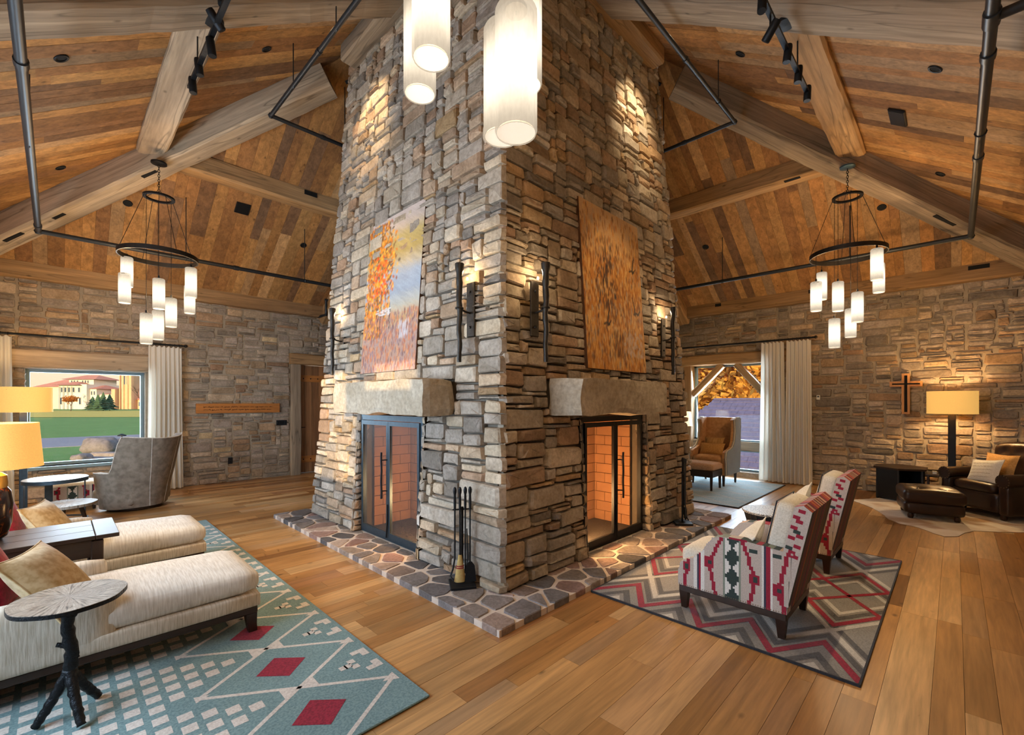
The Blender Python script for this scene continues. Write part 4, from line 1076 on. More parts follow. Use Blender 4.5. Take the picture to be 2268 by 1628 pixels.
# ------------------------------------------------------------------ track lights: one under each near purlin
emis('spot_lens', (1.0, .84, .58), 30)
def track(p0, p1, heads, hang, label, targets, pw):
    p0, p1 = Vector(p0), Vector(p1); o = thing('track_light', label, 'track light', p0, 0, 'track lights'); d = (p1-p0).normalized()
    V = lambda p: Vector(p)-p0
    mb = MB(); mb.box(0, (p1-p0).length, -.018, .018, -.014, .014); t_ = mb.build('track_bar', 'black_iron', o); t_.rotation_euler = (0, 0, math.atan2(d.y, d.x))
    for h in hang:
        MB().tube([V(h[0]), V(h[1])], .006, 6).build('drop_rod', 'black_iron', o)
        MB().lathe([(.025, 0), (.025, -.012), (0, -.014)], 14, c=V(h[1])).build('rod_rose', 'black_iron', o, smooth=True)
    MB().lathe([(.075, .0), (.075, -.03), (0, -.036)], 20, c=V(hang[0][2])).build('power_canopy', 'black_iron', o, smooth=True)
    for k, (hp, tg) in enumerate(zip(heads, targets)):
        hp = Vector(hp); aim = (Vector(tg)-hp).normalized(); M = Tr(*V(hp))@aim.to_track_quat('-Z', 'Y').to_matrix().to_4x4()
        s = MB().lathe([(.0, .085), (.028, .08), (.031, .06), (.031, -.055), (.028, -.06)], 16, M=M).build('spot_head', 'black_iron', o, smooth=True)
        MB().lathe([(.0, -.052), (.026, -.054)], 16, M=M, caps=False).build('lens', 'spot_lens', s)
        MB().tube([V(hp)+Vector((0, 0, .05)), V((hp.x, hp.y, p0.z))], .007, 6).build('swivel_stem', 'black_iron', s)
        lamp('spot_beam', 'SPOT', hp+aim*.09, pw, (1.0, .76, .46), aim=tg, spot_size=math.radians(46), spot_blend=.8, shadow_soft_size=.03)
TLX, TLZ = 0.87, 4.42
def headL(px, py): p = on_x(px, py, TLX); return (p.x, p.y, p.z)
trkL = [headL(427, 192), headL(441, 152), headL(468, 108), headL(480, 48), headL(492, -2)]
track((TLX, 3.3, TLZ), (TLX, 5.06, TLZ), trkL, [((.87, 4.72, TLZ), (.87, 4.72, 4.73), (.9, 4.3, 4.62)), ((.87, 3.6, TLZ), (.87, 3.6, 4.73))],
    'black track light bar with glowing spots beside the pale gouged purlin', [(1.1, 4.6, 0), (1.3, 4.4, 0), (1.4, 4.0, 0), (2.45, 4.25, 2.6), (.9, 2.6, 0)], 75)
TRY = Y0+PD+.03
def headR(px, py): p = on_y(px, py, TRY); return (p.x, p.y, p.z)
trkR = [headR(1788, 210), headR(1768, 168), headR(1744, 122), headR(1706, 72), headR(1688, 10)]
track((3.2, TRY, TLZ), (5.02, TRY, TLZ), trkR, [((4.6, TRY, TLZ), (4.6, TRY, 4.73), (4.2, TRY, 4.62)), ((3.5, TRY, TLZ), (3.5, TRY, 4.73))],
    'black track light bar with glowing spots beside the knotty brown purlin', [(4.6, 1.1, 0), (4.4, 1.3, 0), (4.0, 1.4, 0), (4.2, 2.5, 2.6), (2.6, .9, 0)], 75)
# ------------------------------------------------------------------ recessed downlights, speakers on the slopes
emis('downlight_lens', (1.0, .82, .55), 40)
def slope_matrix(p):
    d = {'xa': p.x-X0, 'xb': X1-p.x, 'ya': p.y-Y0, 'yb': Y1-p.y}; k = min(d, key=d.get)
    n = {'xa': Vector((SL, 0, -1)), 'xb': Vector((-SL, 0, -1)), 'ya': Vector((0, SL, -1)), 'yb': Vector((0, -SL, -1))}[k].normalized()
    q = n.to_track_quat('Z', 'Y').to_matrix().to_4x4(); return Tr(*p)@q, n
for px, py, lit, lab in ((135, 128, 0, 'dark recessed downlight high on the left slope beside the sprinkler pipe'), (590, 108, 0, 'dark recessed downlight between the left track light and the chimney'), (134, 371, 0, 'dark recessed downlight low on the left slope above the hip rafter'), (283, 450, 0, 'dark recessed downlight left of the left chandelier chain'), (672, 543, 0, 'dark recessed downlight near the chimney on the far left slope'), (705, 32, 1, 'lit recessed downlight left of the chimney near the top edge'), (1525, 42, 1, 'lit recessed downlight right of the chimney near the top edge'), (1640, 119, 0, 'dark recessed downlight left of the right track light'), (2072, 152, 0, 'dark recessed downlight above the long black speaker'), (2083, 385, 0, 'dark recessed downlight low on the right slope beside the pipe'), (1953, 459, 0, 'dark recessed downlight right of the right chandelier chain'), (1563, 547, 0, 'dark recessed downlight near the chimney on the far right slope')):
    p = on_ceiling(px, py); M, n = slope_matrix(p); o = thing('ceiling_downlight', lab, 'downlight', p, 0, 'recessed downlights'); Mi = Tr(*(-p))@M
    MB().lathe([(.038, .0), (.052, .0), (.055, .006), (.05, .012), (.038, .010)], 22, M=Mi, caps=False).build('trim_ring', 'black_iron', o, smooth=True)
    MB().lathe([(0, .004), (.039, .004)], 22, M=Mi, caps=False).build('lens', 'downlight_lens' if lit else 'void_black', o)
    if lit: lamp('downlight_beam', 'SPOT', p+n*.03, 120, (1.0, .76, .46), aim=((2.66, 4.9, 4.75) if px < 1134 else (4.85, 2.75, 4.75)), spot_size=math.radians(62), spot_blend=.9, shadow_soft_size=.04)
def speaker(px, py, w, h, lab):
    p = on_ceiling(px, py); M, n = slope_matrix(p); o = thing('ceiling_speaker', lab, 'speaker', p, 0, 'ceiling speakers'); Mi = Tr(*(-p))@M
    MB().cbox((0, 0, .012), (w, h, .024), M=Mi, ch=.006).build('case', 'black_plastic', o)
    MB().box(-w/2+.012, w/2-.012, -h/2+.012, h/2-.012, .024, .027, M=Mi).build('grille', 'black_iron', o)
speaker(537, 461, .20, .20, 'square black speaker on the far left board slope')
speaker(1990, 258, .34, .16, 'long black speaker on the right board slope')
# ------------------------------------------------------------------ sprinkler pipes with hangers
def pipe_run(name, pts, r, label, hangers, fittings=(), drops=()):
    P0 = Vector(pts[0]); o = thing('sprinkler_pipe', label, 'pipe', P0, 0, 'sprinkler pipes'); V = lambda p: Vector(p)-P0
    for a, b in zip(pts[:-1], pts[1:]): MB().tube([V(a), V(b)], r, 12).build('pipe_length', 'pipe_paint', o, smooth=True)
    for p in pts[1:-1]: MB().lathe([(0, -r*1.35), (r*.9, -r*1.1), (r*1.4, 0), (r*.9, r*1.1), (0, r*1.35)], 14, c=V(p)).build('elbow', 'pipe_paint', o, smooth=True)
    for p, d in fittings:
        d = Vector(d).normalized(); MB().tube([V(p)-d*r*1.1, V(p)+d*r*1.1], r*1.25, 12).build('coupling', 'pipe_paint', o, smooth=True)
    for p in hangers:
        p = Vector(p); zc = ceil_z(p.x, p.y); MB().tube([V(p), V((p.x, p.y, zc))], .006, 6).build('hanger_rod', 'pipe_paint', o)
        MB().tube([V(p)+Vector((0, r*1.1*math.cos(t*PI/5), r*1.1*math.sin(t*PI/5))) for t in range(10)], .006, 5, closed=True).build('hanger_ring', 'pipe_paint', o)
    return o
ZP1 = 3.62; ZP2 = 5.06
def onz(px, py, z): r = ray(px, py); q = EYE+r*((z-HC)/r.z); return (q.x, q.y, z)
cA = onz(85, 512, ZP1); eA = onz(741, 636, ZP1); nA = onz(5, 0, ZP1)
pipe_run('a', [(cA[0], 0.2, ZP1), (cA[0], cA[1], ZP1), (eA[0]+.9, cA[1], ZP1)], .030, 'thick black sprinkler pipe running down the left edge then along the far left slope',
    [(cA[0], 3.0, ZP1), (cA[0], 5.4, ZP1), (1.35, cA[1], ZP1), (3.05, cA[1], ZP1)], [((cA[0], 4.15, ZP1), (0, 1, 0)), ((cA[0], cA[1]-.25, ZP1), (0, 1, 0)), ((2.0, cA[1], ZP1), (1, 0, 0))])
cB = onz(2150, 523, ZP1); eB = onz(1484, 641, ZP1)
pB = pipe_run('b', [(0.2, cB[1], ZP1), (cB[0], cB[1], ZP1), (cB[0], eB[1]+.9, ZP1)], .030, 'thick black sprinkler pipe with a tee running down the right edge to the far slope',
    [(5.1, cB[1], ZP1), (cB[0], 1.1, ZP1), (cB[0], 2.9, ZP1)], [((4.0, cB[1], ZP1), (1, 0, 0)), ((5.6, cB[1], ZP1), (1, 0, 0)), ((2.62, cB[1], ZP1), (1, 0, 0))])
tee = Vector(onz(2190, 42, ZP1)); b0 = Vector(pB.location)
MB().tube([Vector((tee.x, cB[1], ZP1))-b0, Vector((tee.x, cB[1]-1.1, ZP1))-b0], .027, 12).build('branch_pipe', 'pipe_paint', pB, smooth=True)
MB().tube([Vector((tee.x-.06, cB[1], ZP1))-b0, Vector((tee.x+.06, cB[1], ZP1))-b0], .038, 12).build('tee_fitting', 'pipe_paint', pB, smooth=True)
cC = onz(600, 256, ZP2); 
pipe_run('c', [(cC[0], 2.2, ZP2), (cC[0], cC[1], ZP2), (3.5, cC[1], ZP2)], .024, 'thin black sprinkler pipe slanting past the left side of the chimney top',
    [(cC[0], 4.2, ZP2), (cC[0], 5.3, ZP2), (cC[0]+.95, cC[1], ZP2)], [((cC[0], 4.6, ZP2), (0, 1, 0)), ((cC[0]+.65, cC[1], ZP2), (1, 0, 0))])
cD = onz(1627, 270, ZP2)
pipe_run('d', [(2.2, cD[1], ZP2), (cD[0], cD[1], ZP2), (cD[0], 3.5, ZP2)], .024, 'thin black sprinkler pipe slanting past the right side of the chimney top',
    [(5.5, cD[1], ZP2), (cD[0], cD[1]+.95, ZP2)], [((4.6, cD[1], ZP2), (1, 0, 0)), ((cD[0], cD[1]+.65, ZP2), (0, 1, 0))])
q1 = on_y(735, 640, 9.2); q2 = on_y(722, 665, 9.35); q3 = on_y(722, 697, 9.4)
pipe_run('e', [(q2.x+.3, 9.2, q2.z+.06), tuple(q2), tuple(q3), (q3.x-.06, 9.66, q3.z-.02)], .024, 'short bent black pipe dropping into the left wall beside the chimney', [])
# ------------------------------------------------------------------ paintings: canvases leaning with the chimney faces
tintmat('canvas_paint', rough=.7, bump=(90, .25), nscale=60, namt=.10)
pbr('canvas_edge', hexc('#4a2c14'), .7, nscale=9, namt=.6)
def painting(M, w, h, art, label):
    o = thing('painting', label, 'painting'); o.matrix_world = M
    MB().box(-w/2, w/2, 0, .045, 0, h).build('stretcher', 'canvas_edge', o)
    nh = art.shape[0]-1; nw = art.shape[1]-1; mb = MB()
    mb.v = [(lerp(-w/2, w/2, i/nw), -.002, lerp(0, h, j/nh)) for j in range(nh+1) for i in range(nw+1)]
    mb.t = [tuple(art[j, i]) for j in range(nh+1) for i in range(nw+1)]
    mb.f = [(j*(nw+1)+i, j*(nw+1)+i+1, (j+1)*(nw+1)+i+1, (j+1)*(nw+1)+i) for j in range(nh) for i in range(nw)]
    mb.build('canvas', 'canvas_paint', o)
    return o
def C(h): return np.array(hexc(h))
def dab(img, x, y, rx, ry, col, al=.8, ang=0):
    H_, W_ = img.shape[:2]; R_ = max(rx, ry); i0, i1 = max(0, int((x-R_)*W_)), min(W_, int((x+R_)*W_)+2); j0, j1 = max(0, int((y-R_)*H_)), min(H_, int((y+R_)*H_)+2)
    if i1 <= i0 or j1 <= j0: return
    jj, ii = np.mgrid[j0:j1, i0:i1]; dx = ii/W_-x; dy = jj/H_-y; c_, s_ = math.cos(ang), math.sin(ang)
    d = ((dx*c_+dy*s_)/rx)**2+((-dx*s_+dy*c_)/ry)**2; a = (al*np.clip(1.4-1.4*d, 0, 1))[..., None]
    img[j0:j1, i0:i1] = img[j0:j1, i0:i1]*(1-a)+col*a
ra = random.Random(9); HH, WW = 190, 124
img = np.zeros((HH, WW, 3))
keys = [(0, '#a88a7c'), (.12, '#a3806e'), (.24, '#a38a80'), (.33, '#b08a60'), (.40, '#aaa79a'), (.5, '#8f9aa8'), (.6, '#9aa2ad'), (.66, '#b3a48a'), (.74, '#a98f52'), (.84, '#b09a62'), (.92, '#bba899'), (1, '#c4b2a8')]
for j in range(HH):
    v = j/(HH-1)
    for k in range(len(keys)-1):
        if keys[k][0] <= v <= keys[k+1][0]: img[j, :] = lerp(C(keys[k][1]), C(keys[k+1][1]), (v-keys[k][0])/(keys[k+1][0]-keys[k][0]))
for _ in range(700): # loose horizontal strokes
    x, y = ra.random(), ra.uniform(.32, 1); j = min(HH-1, int(y*HH)); dab(img, x, y, .09, .008, img[j, 60]*ra.uniform(.8, 1.2), .5, -.35)
for _ in range(1500): # orange tree
    y = ra.uniform(.22, .97); x = ra.betavariate(1.5, 2.2)*(.62 if y > .5 else .5)*(1-max(0, y-.8)*1.6); dab(img, x, y, ra.uniform(.012, .03), ra.uniform(.008, .016), C(ra.choice(['#d8821e', '#e0952a', '#c96f16', '#b85a18', '#e8a83c', '#7a5a30', '#8a4a20', '#d97a20', '#5a4a3a'])), .85, ra.uniform(-1, 1))
for _ in range(60): dab(img, ra.uniform(.15, .4), ra.uniform(.5, .75), .02, .012, C(ra.choice(['#d84818', '#e86a1c'])), .9)
for _ in range(900): # undergrowth
    y = ra.uniform(.0, .36); x = ra.random(); dab(img, x, y, .012, ra.uniform(.008, .03), C(ra.choice(['#b0623a', '#8a5a52', '#a86a52', '#8f7a78', '#c27848', '#6a4a48', '#a3867a', '#7d6470', '#c88a5a'])), .7, ra.uniform(-.4, .4))
for x, y0, y1, w in ((.33, .22, .46, .006), (.28, .24, .42, .005), (.50, .27, .43, .006)): 
    for k in range(40): dab(img, x+.01*math.sin(k*.3), lerp(y0, y1, k/40), w, .012, C('#3a3642'), .8)
for _ in range(50): dab(img, ra.uniform(.68, .84), ra.uniform(.2, .3), .01, .02, C('#b8b4b8'), .6)
for _ in range(30): dab(img, ra.uniform(.25, .5), ra.uniform(.36, .40), .03, .006, C('#c8c4c4'), .7)
MLp = Matrix(((0, 1, 0, 0), (-1, 0, 0, 0), (0, 0, 1, 0), (0, 0, 0, 1)))     # local x -> -Y world, local y (into wall) -> +X
leanL = math.atan2(.125, 1.68)
painting(Tr(2.425, 4.25, 1.82)@MLp@Rx(-leanL), 1.10, 1.69, img, 'tall autumn landscape canvas with orange tree on the left chimney face')
img = np.zeros((HH, WW, 3))
keys = [(0, '#b3752e'), (.2, '#b87f3c'), (.4, '#a86a26'), (.6, '#b57a3a'), (.75, '#b38656'), (.9, '#bb9468'), (1, '#c09c74')]
for j in range(HH):
    v = j/(HH-1)
    for k in range(len(keys)-1):
        if keys[k][0] <= v <= keys[k+1][0]: img[j, :] = lerp(C(keys[k][1]), C(keys[k+1][1]), (v-keys[k][0])/(keys[k+1][0]-keys[k][0]))
for _ in range(2600):
    y = ra.betavariate(1.2, 1.7); x = ra.random(); dab(img, x, y, ra.uniform(.006, .014), ra.uniform(.012, .04), C(ra.choice(['#c28a3e', '#a8641e', '#8a4e1a', '#d09a50', '#7a4a22', '#c8a06a', '#5a381e', '#b87024', '#d4a868', '#9a8a78'])), .65, ra.uniform(-.2, .2))
for _ in range(170): # dark reed clump
    x = ra.gauss(.38, .10); y = ra.betavariate(2.6, 2.4)*.62+.25; dab(img, x, y, .009, ra.uniform(.012, .035), C(ra.choice(['#3a2418', '#4a2e1c', '#2e2226'])), .75, ra.uniform(-.2, .2))
for _ in range(60): dab(img, ra.gauss(.5, .1), ra.uniform(.08, .24), .01, .03, C('#4a2e18'), .6)
for _ in range(90): dab(img, ra.uniform(.6, .95), ra.uniform(.1, .25), .02, .015, C(ra.choice(['#b8a498', '#a8907c'])), .5)
def bird(x, y, s, f): # duck in flight: body, raised wings, tail
    c = C('#3a2c20')
    for k in range(12): dab(img, x+s*.5*(k/11-.5), y+s*.06*math.sin(k/4), .016*s*6, .008*s*6, C('#5a4026') if k < 8 else c, .9)
    for k in range(14): t = k/13; dab(img, x+f*s*.1+f*.25*s*t*t, y+s*.62*t, .02*s*5*(1-t*.7), .014, c, .9, .5)
    for k in range(8): t = k/7; dab(img, x+s*.15+.35*s*t, y+s*.2*t, .016*s*4*(1-t*.6), .01, c, .85)
bird(.82, .66, .16, 1); bird(.86, .38, .17, -1); bird(.33, .275, .17, 1)
leanR = math.atan2(.115, 1.68)
painting(Tr(4.15, 2.505, 1.83)@Rx(-leanR), 1.14, 1.69, img, 'tall golden reed bed canvas with flying birds on the right chimney face')
# ================================================================== rugs
def fabric(name, col, col2=None, weave=220, rough=.95, bump=.35, stripe=None):
    """woven cloth; stripe=(axis, scale) adds fine ribs"""
    m, nt, b = newmat(name); co = objco(nt); b.inputs['Roughness'].default_value = rough; b.inputs['Specular IOR Level'].default_value = .15; b.inputs['Sheen Weight'].default_value = .15
    f = noise_n(nt, co, weave, 2); c2 = col2 or tuple(x*.72 for x in col)
    if stripe:
        v = nd(nt, 'ShaderNodeVectorMath', {0: co, 1: tuple(stripe[1] if a == stripe[0] else 9 for a in 'XYZ')}, operation='MULTIPLY').outputs[0]; f = noise_n(nt, v, 1.0, 3, .6)
    col_ = ramp(nt, f, [(.35, c2), (.62, col)]); big_ = noise_n(nt, co, 3.5, 3)
    col_ = mixc(nt, 1.0, col_, ramp(nt, big_, [(.3, (.9,)*3), (.7, (1.06,)*3)]), 'MULTIPLY')
    nt.links.new(col_, b.inputs['Base Color']); bump_n(nt, b, f, bump, .004)
    return m
fabric('rug_teal', hexc('#7d9898'), hexc('#647f82'), 90)
fabric('rug_cream', hexc('#d8d0c6'), hexc('#c2b8ae'), 90)
fabric('rug_red', hexc('#9c1f36'), hexc('#7d1228'), 90)
fabric('rug_grey', hexc('#8f8c88'), hexc('#7b7875'), 90); fabric('rug_pale', hexc('#c4c1bc'), hexc('#aeaba6'), 90); fabric('rug_dark', hexc('#5f5d5c'), hexc('#4d4b4b'), 90); fabric('rug_edge', hexc('#33343a'), None, 90)
fabric('rug_mist', hexc('#a9bfc6'), hexc('#8fa6ae'), 60)
RZ = .012
def rug_base(name, x0, x1, y0, y1, mat, label, group='rugs'):
    o = thing(name, label, 'rug', ((x0+x1)/2, (y0+y1)/2, 0), 0, group); cx_, cy_ = (x0+x1)/2, (y0+y1)/2
    MB().cbox((0, 0, RZ/2+.0015), (x1-x0, y1-y0, RZ-.001), ch=.004).build('field', mat, o)
    return o, (cx_, cy_)
def flat(mb, pts, c, z=RZ+.0018): mb.poly([(p[0]-c[0], p[1]-c[1], z) for p in pts])
def seg(mb, p, q, w, c, z=RZ+.0018):
    d = Vector((q[0]-p[0], q[1]-p[1])); L = d.length; d /= L; n = Vector((-d.y, d.x))*w/2
    flat(mb, [(p[0]-n.x, p[1]-n.y), (q[0]-n.x, q[1]-n.y), (q[0]+n.x, q[1]+n.y), (p[0]+n.x, p[1]+n.y)], c, z)
def ccw(pts):
    a = sum(pts[i][0]*pts[(i+1) % len(pts)][1]-pts[(i+1) % len(pts)][0]*pts[i][1] for i in range(len(pts))); return pts if a > 0 else pts[::-1]
# ---- teal rug under the chaises
ru, c = rug_base('area_rug', -1.2, 1.335, 1.90, 6.75, 'rug_teal', 'teal rug with red diamonds and white squares under the two chaises')
cream = MB(); PY = .525
def clipy(pts): return [(min(1.33, max(-1.19, x)), min(6.74, max(1.905, y))) for x, y in pts]
for k in range(-1, 10):
    yk = 2.17+PY*k; R_, L_, T_, B_ = (1.285, yk), (.50, yk), (.89, yk+PY/2), (.89, yk-PY/2)
    for p, q in ((R_, T_), (T_, L_), (L_, B_), (B_, R_)):
        if min(p[1], q[1]) > 1.9 and max(p[1], q[1]) < 6.75: seg(cream, p, q, .022, c)
    if 1.95 < yk < 6.7:
        flat(cream, ccw([(1.30, yk-.04), (1.30, yk+.04), (1.22, yk)]), c, RZ+.0022); flat(cream, ccw([(.485, yk-.03), (.485, yk+.03), (.55, yk)]), c, RZ+.0022)
        MBr = MB(); flat(MBr, [(.89-.13, yk), (.89, yk-.12), (.89+.13, yk), (.89, yk+.12)], c, RZ+.0022); MBr.build('red_diamond', 'rug_red', ru)
    ym = yk+PY/2
    if 1.95 < ym < 6.6:
        for sx in (-1, 1): flat(cream, ccw([(.89+sx*.012, ym), (.89+sx*.085, ym-.055), (.89+sx*.085, ym+.055)]), c, RZ+.0024)
        for dx, dy in ((0, 0), (.03, .03), (.03, -.03), (-.03, 0)): flat(cream, clipy([(1.155+dx-.02, ym+dy-.02), (1.155+dx+.02, ym+dy-.02), (1.155+dx+.02, ym+dy+.02), (1.155+dx-.02, ym+dy+.02)]), c, RZ+.0024)
        for s in (-1, 1):
            for dx, dy in ((0, 0), (-.045, 0), (0, -s*.04)): flat(cream, clipy([(1.285+dx-.022, ym+s*.10+dy-.02), (1.285+dx+.022, ym+s*.10+dy-.02), (1.285+dx+.022, ym+s*.10+dy+.02), (1.285+dx-.022, ym+s*.10+dy+.02)]), c, RZ+.0024)
        k2 = 0
for col_i in range(0, 20):
    xx = .69-.087*col_i
    if xx < -1.1: break
    ys = []
    if col_i < 5:
        for m_k in range(-1, 9):
            yc = 2.43+PY*m_k; ys += [yc+(j-col_i/2)*.105 for j in range(col_i+1)]
    else: ys = [2.43-2.1+(j-(col_i % 2)/2)*.105 for j in range(70)]
    for yy in ys:
        if 1.97 < yy < 6.68: flat(cream, [(xx-.03, yy-.031), (xx+.03, yy-.031), (xx+.03, yy+.031), (xx-.03, yy+.031)], c)
tag(cream.build('cream_lattice', 'rug_cream', ru), kind='stuff')
# ---- chevron rug under the patterned chairs
ru2, c = rug_base('area_rug', 2.965, 5.565, .355, 2.045, 'rug_grey', 'grey chevron rug with red zigzags under the patterned armchairs')
def zz(mb, off, lo, amp, ph, w, z, mirror=False):
    """zigzag band along Y: x runs between lo and lo+amp"""
    HPd = .2105; pts = []; y = .355+.0
    ks = [.365+HPd*k for k in range(-1, 10)]
    for i, yk in enumerate(ks):
        up = ((i+ph) % 2 == 0); pts.append((lo+off+(amp if up else 0), yk))
    for p, q in zip(pts[:-1], pts[1:]):
        quad = [(p[0]-w/2, p[1]), (p[0]+w/2, p[1]), (q[0]+w/2, q[1]), (q[0]-w/2, q[1])]
        if mirror: quad = [(8.53-x, y) for x, y in quad]
        quad = clip_half(clip_half(clip_half(clip_half(quad, 0, 2.04, 0, 1), 0, .36, 0, -1), 2.97, 0, -1, 0), 5.56, 0, 1, 0)
        if len(quad) >= 3: flat(mb, ccw(quad), c, z)
for mir in (False, True):
    for off, w, mt in ((-.34, .10, 'rug_pale'), (-.19, .09, 'rug_dark'), (.12, .075, 'rug_dark'), (.215, .075, 'rug_pale'), (.31, .07, 'rug_dark')):
        mb = MB(); zz(mb, off, 3.0, .335, 0, w, RZ+.0018, mir); tag(mb.build('chevron_band', mt, ru2), kind='stuff')
    for off, w, mt in ((-.10, .07, 'rug_pale'), (.12, .08, 'rug_dark'), (.23, .06, 'rug_pale')):
        mb = MB(); zz(mb, off, 3.64, .345, 1, w, RZ+.0021, mir); tag(mb.build('chevron_band', mt, ru2), kind='stuff')
    mb = MB(); zz(mb, 0, 3.0, .335, 0, .085, RZ+.0026, mir); mb.build('red_zigzag', 'rug_red', ru2)
    mb = MB(); zz(mb, 0, 3.64, .345, 1, .075, RZ+.0026, mir); mb.build('red_zigzag', 'rug_red', ru2)
    mb = MB(); zz(mb, 0, 3.99, .27, 0, .06, RZ+.0028, mir); mb.build('red_zigzag', 'rug_red', ru2)
mb = MB()
for a in ((2.965, 5.565, .352, .362), (2.965, 5.565, 2.038, 2.048), (2.962, 2.972, .355, 2.045), (5.558, 5.568, .355, 2.045)): mb.box(a[0]-c[0], a[1]-c[0], a[2]-c[1], a[3]-c[1], .001, RZ+.003)
mb.build('binding', 'rug_edge', ru2)
# ---- pale blue lattice rug by the right window
ru3, c = rug_base('area_rug', 6.75, 9.20, 2.17, 4.9, 'rug_mist', 'pale blue rug with white lattice under the tan wingback chair')
mb = MB()
for k in range(-8, 14):
    for s in (-1, 1):
        x0 = 6.75+k*.42; line = [(x0-.01, 2.19), (x0+.012, 2.19), (x0+.012+s*2.68*.62, 4.87), (x0-.01+s*2.68*.62, 4.87)]
        q = clip_half(clip_half(line, 6.78, 0, -1, 0), 9.17, 0, 1, 0)
        if len(q) >= 3: flat(mb, ccw(q), c, RZ+.0018+(.0004 if s > 0 else 0))
tag(mb.build('white_lattice', 'rug_cream', ru3), kind='stuff')
mb = MB(); mb.box(6.748-c[0], 6.765-c[0], 2.17-c[1], 4.9-c[1], .001, RZ+.003); mb.box(6.75-c[0], 9.2-c[0], 2.168-c[1], 2.182-c[1], .001, RZ+.003); mb.build('binding', 'rug_edge', ru3)
# ---- cow hide
m_, nt_, b_ = newmat('cow_hide'); f_ = noise_n(nt_, objco(nt_), 1.6, 3); nt_.links.new(ramp(nt_, f_, [(.35, hexc('#c9bcae')), (.5, hexc('#e3dacd')), (.62, hexc('#b08a5c'))]), b_.inputs['Base Color']); b_.inputs['Roughness'].default_value = .9; b_.inputs['Sheen Weight'].default_value = .3
hp = [(8.52, 1.12), (8.15, .86), (7.75, .68), (7.42, .58), (7.30, .49), (7.22, .30), (7.02, .17), (6.94, .08), (7.05, -.02), (7.30, -.08), (7.50, -.16), (7.62, -.36), (7.85, -.62), (8.2, -.85), (8.8, -1.0), (9.35, -.8), (9.4, -.2), (9.3, .5), (9.0, .85)]
sm_ = []
for i in range(len(hp)):       # wavy outline
    p, q = Vector(hp[i]), Vector(hp[(i+1) % len(hp)])
    for k in range(5):
        t = k/5; r_ = p.lerp(q, t); n_ = Vector((q.y-p.y, p.x-q.x)).normalized(); r_ += n_*.022*noise.noise(Vector((r_.x*7, r_.y*7, 2))); sm_.append((r_.x-8.1, r_.y-.1))
hd_ = thing('hide_rug', 'cream and tan cow hide on the floor under the leather ottoman', 'rug', (8.1, .1, 0))
mb = MB(); mb.prism(sm_, .001, .007); mb.build('hide', 'cow_hide', hd_, fix=True)
# ---- small grey rug under the swivel chair
# ================================================================== left seating
fabric('oat_cloth', hexc('#ded7cc'), hexc('#c6bcae'), 140, stripe=('X', 110)); fabric('oat_side', hexc('#d6cbba'), hexc('#b8ab96'), 140, stripe=('X', 130))
fabric('gold_velvet', hexc('#c0a880'), hexc('#a68a5c'), 30, rough=.7, bump=.2); fabric('red_velvet', hexc('#a8163a'), hexc('#840f2c'), 40, rough=.7, bump=.2)
CHX = .93; CHD = .69     # foot end X, depth in Y
def chaise(y0, label):
    """local origin: middle of the foot end, x runs back from the foot"""
    o = thing('chaise_lounge', label, 'chaise', (CHX, y0+CHD/2, .004), PI, 'chaise lounges'); w = CHD
    # seat base, dark rail, legs (local +x = towards the back)
    MB().rbox((.86, 0, .218), (1.74, w, .095), .022, 6).build('seat_base', 'oat_side', o, smooth='all')
    MB().cbox((.87, 0, .155), (1.72, w-.02, .045), ch=.006).build('rail', 'dark_wood', o)
    leg = None
    for lx, ly in ((.045, -w/2+.05), (.045, w/2-.05), (1.66, -w/2+.05), (1.66, w/2-.05)):
        if leg is None:
            mb = MB(); sect = [(.034, .165), (.031, .10), (.027, .05), (.024, .0)]
            rings = []
            for k, (s, z) in enumerate(sect): rings += [(-s-.012*(1-z/.165)**2, -s, z), (s-.012*(1-z/.165)**2, -s, z), (s-.012*(1-z/.165)**2, s, z), (-s-.012*(1-z/.165)**2, s, z)]
            mb.add(rings, [(0, 1, 2, 3)[::1]]+[(k*4+a, k*4+4+a, k*4+4+(a+1) % 4, k*4+(a+1) % 4) for k in range(3) for a in range(4)]+[(12, 13, 14, 15)]); leg = mb.build('leg', 'leg_wood', o, fix=True); leg.location = (lx, ly, .012)
        else: inst(leg, o, (lx, ly, .012))
    MB().rbox((.60, 0, .335), (1.22, w-.02, .15), .06, 10, puff=.035, fn=lambda p: Vector((p.x, p.y, p.z*(1+.06*math.sin(p.x*3))))).build('seat_cushion', 'oat_cloth', o, smooth='all')
    for s in (-1, 1):
        MB().rbox((1.22, s*(w/2-.055), .345), (1.04, .11, .33), .045, 8).build('arm', 'oat_side', o, smooth='all')
    MB().rbox((1.62, 0, .52), (.22, w-.04, .62), .07, 8, fn=lambda p: Vector((p.x+.12*(p.z+.3), p.y, p.z))).build('backrest', 'oat_cloth', o, smooth='all')
    return o
chaise(3.21, 'oatmeal chaise lounge nearest the viewer behind the tree-branch side table')
chaise(4.70, 'oatmeal chaise lounge beyond the narrow console table')
def pillow(name, c, w, h, d, rot, mat, label, group=None, piping=None, cat='pillow'):
    o = thing(name, label, cat, c, 0, group); o.rotation_euler = rot
    MB().pillow((0, 0, 0), w, h, d).build('pillow_body', mat, o, smooth='all')
    n = 40; pts = []
    for k in range(n):
        t = k/n*4; s_ = int(t); f = t-s_; u, v = [(-1+2*f, -1), (1, -1+2*f), (1-2*f, 1), (-1, 1-2*f)][s_]; pts.append((u*w/2*(1-.10*(1-v*v)), 0, v*h/2*(1-.10*(1-u*u))))
    MB().tube(pts, .004, 5, closed=True).build('piping', piping or mat, o)
    return o
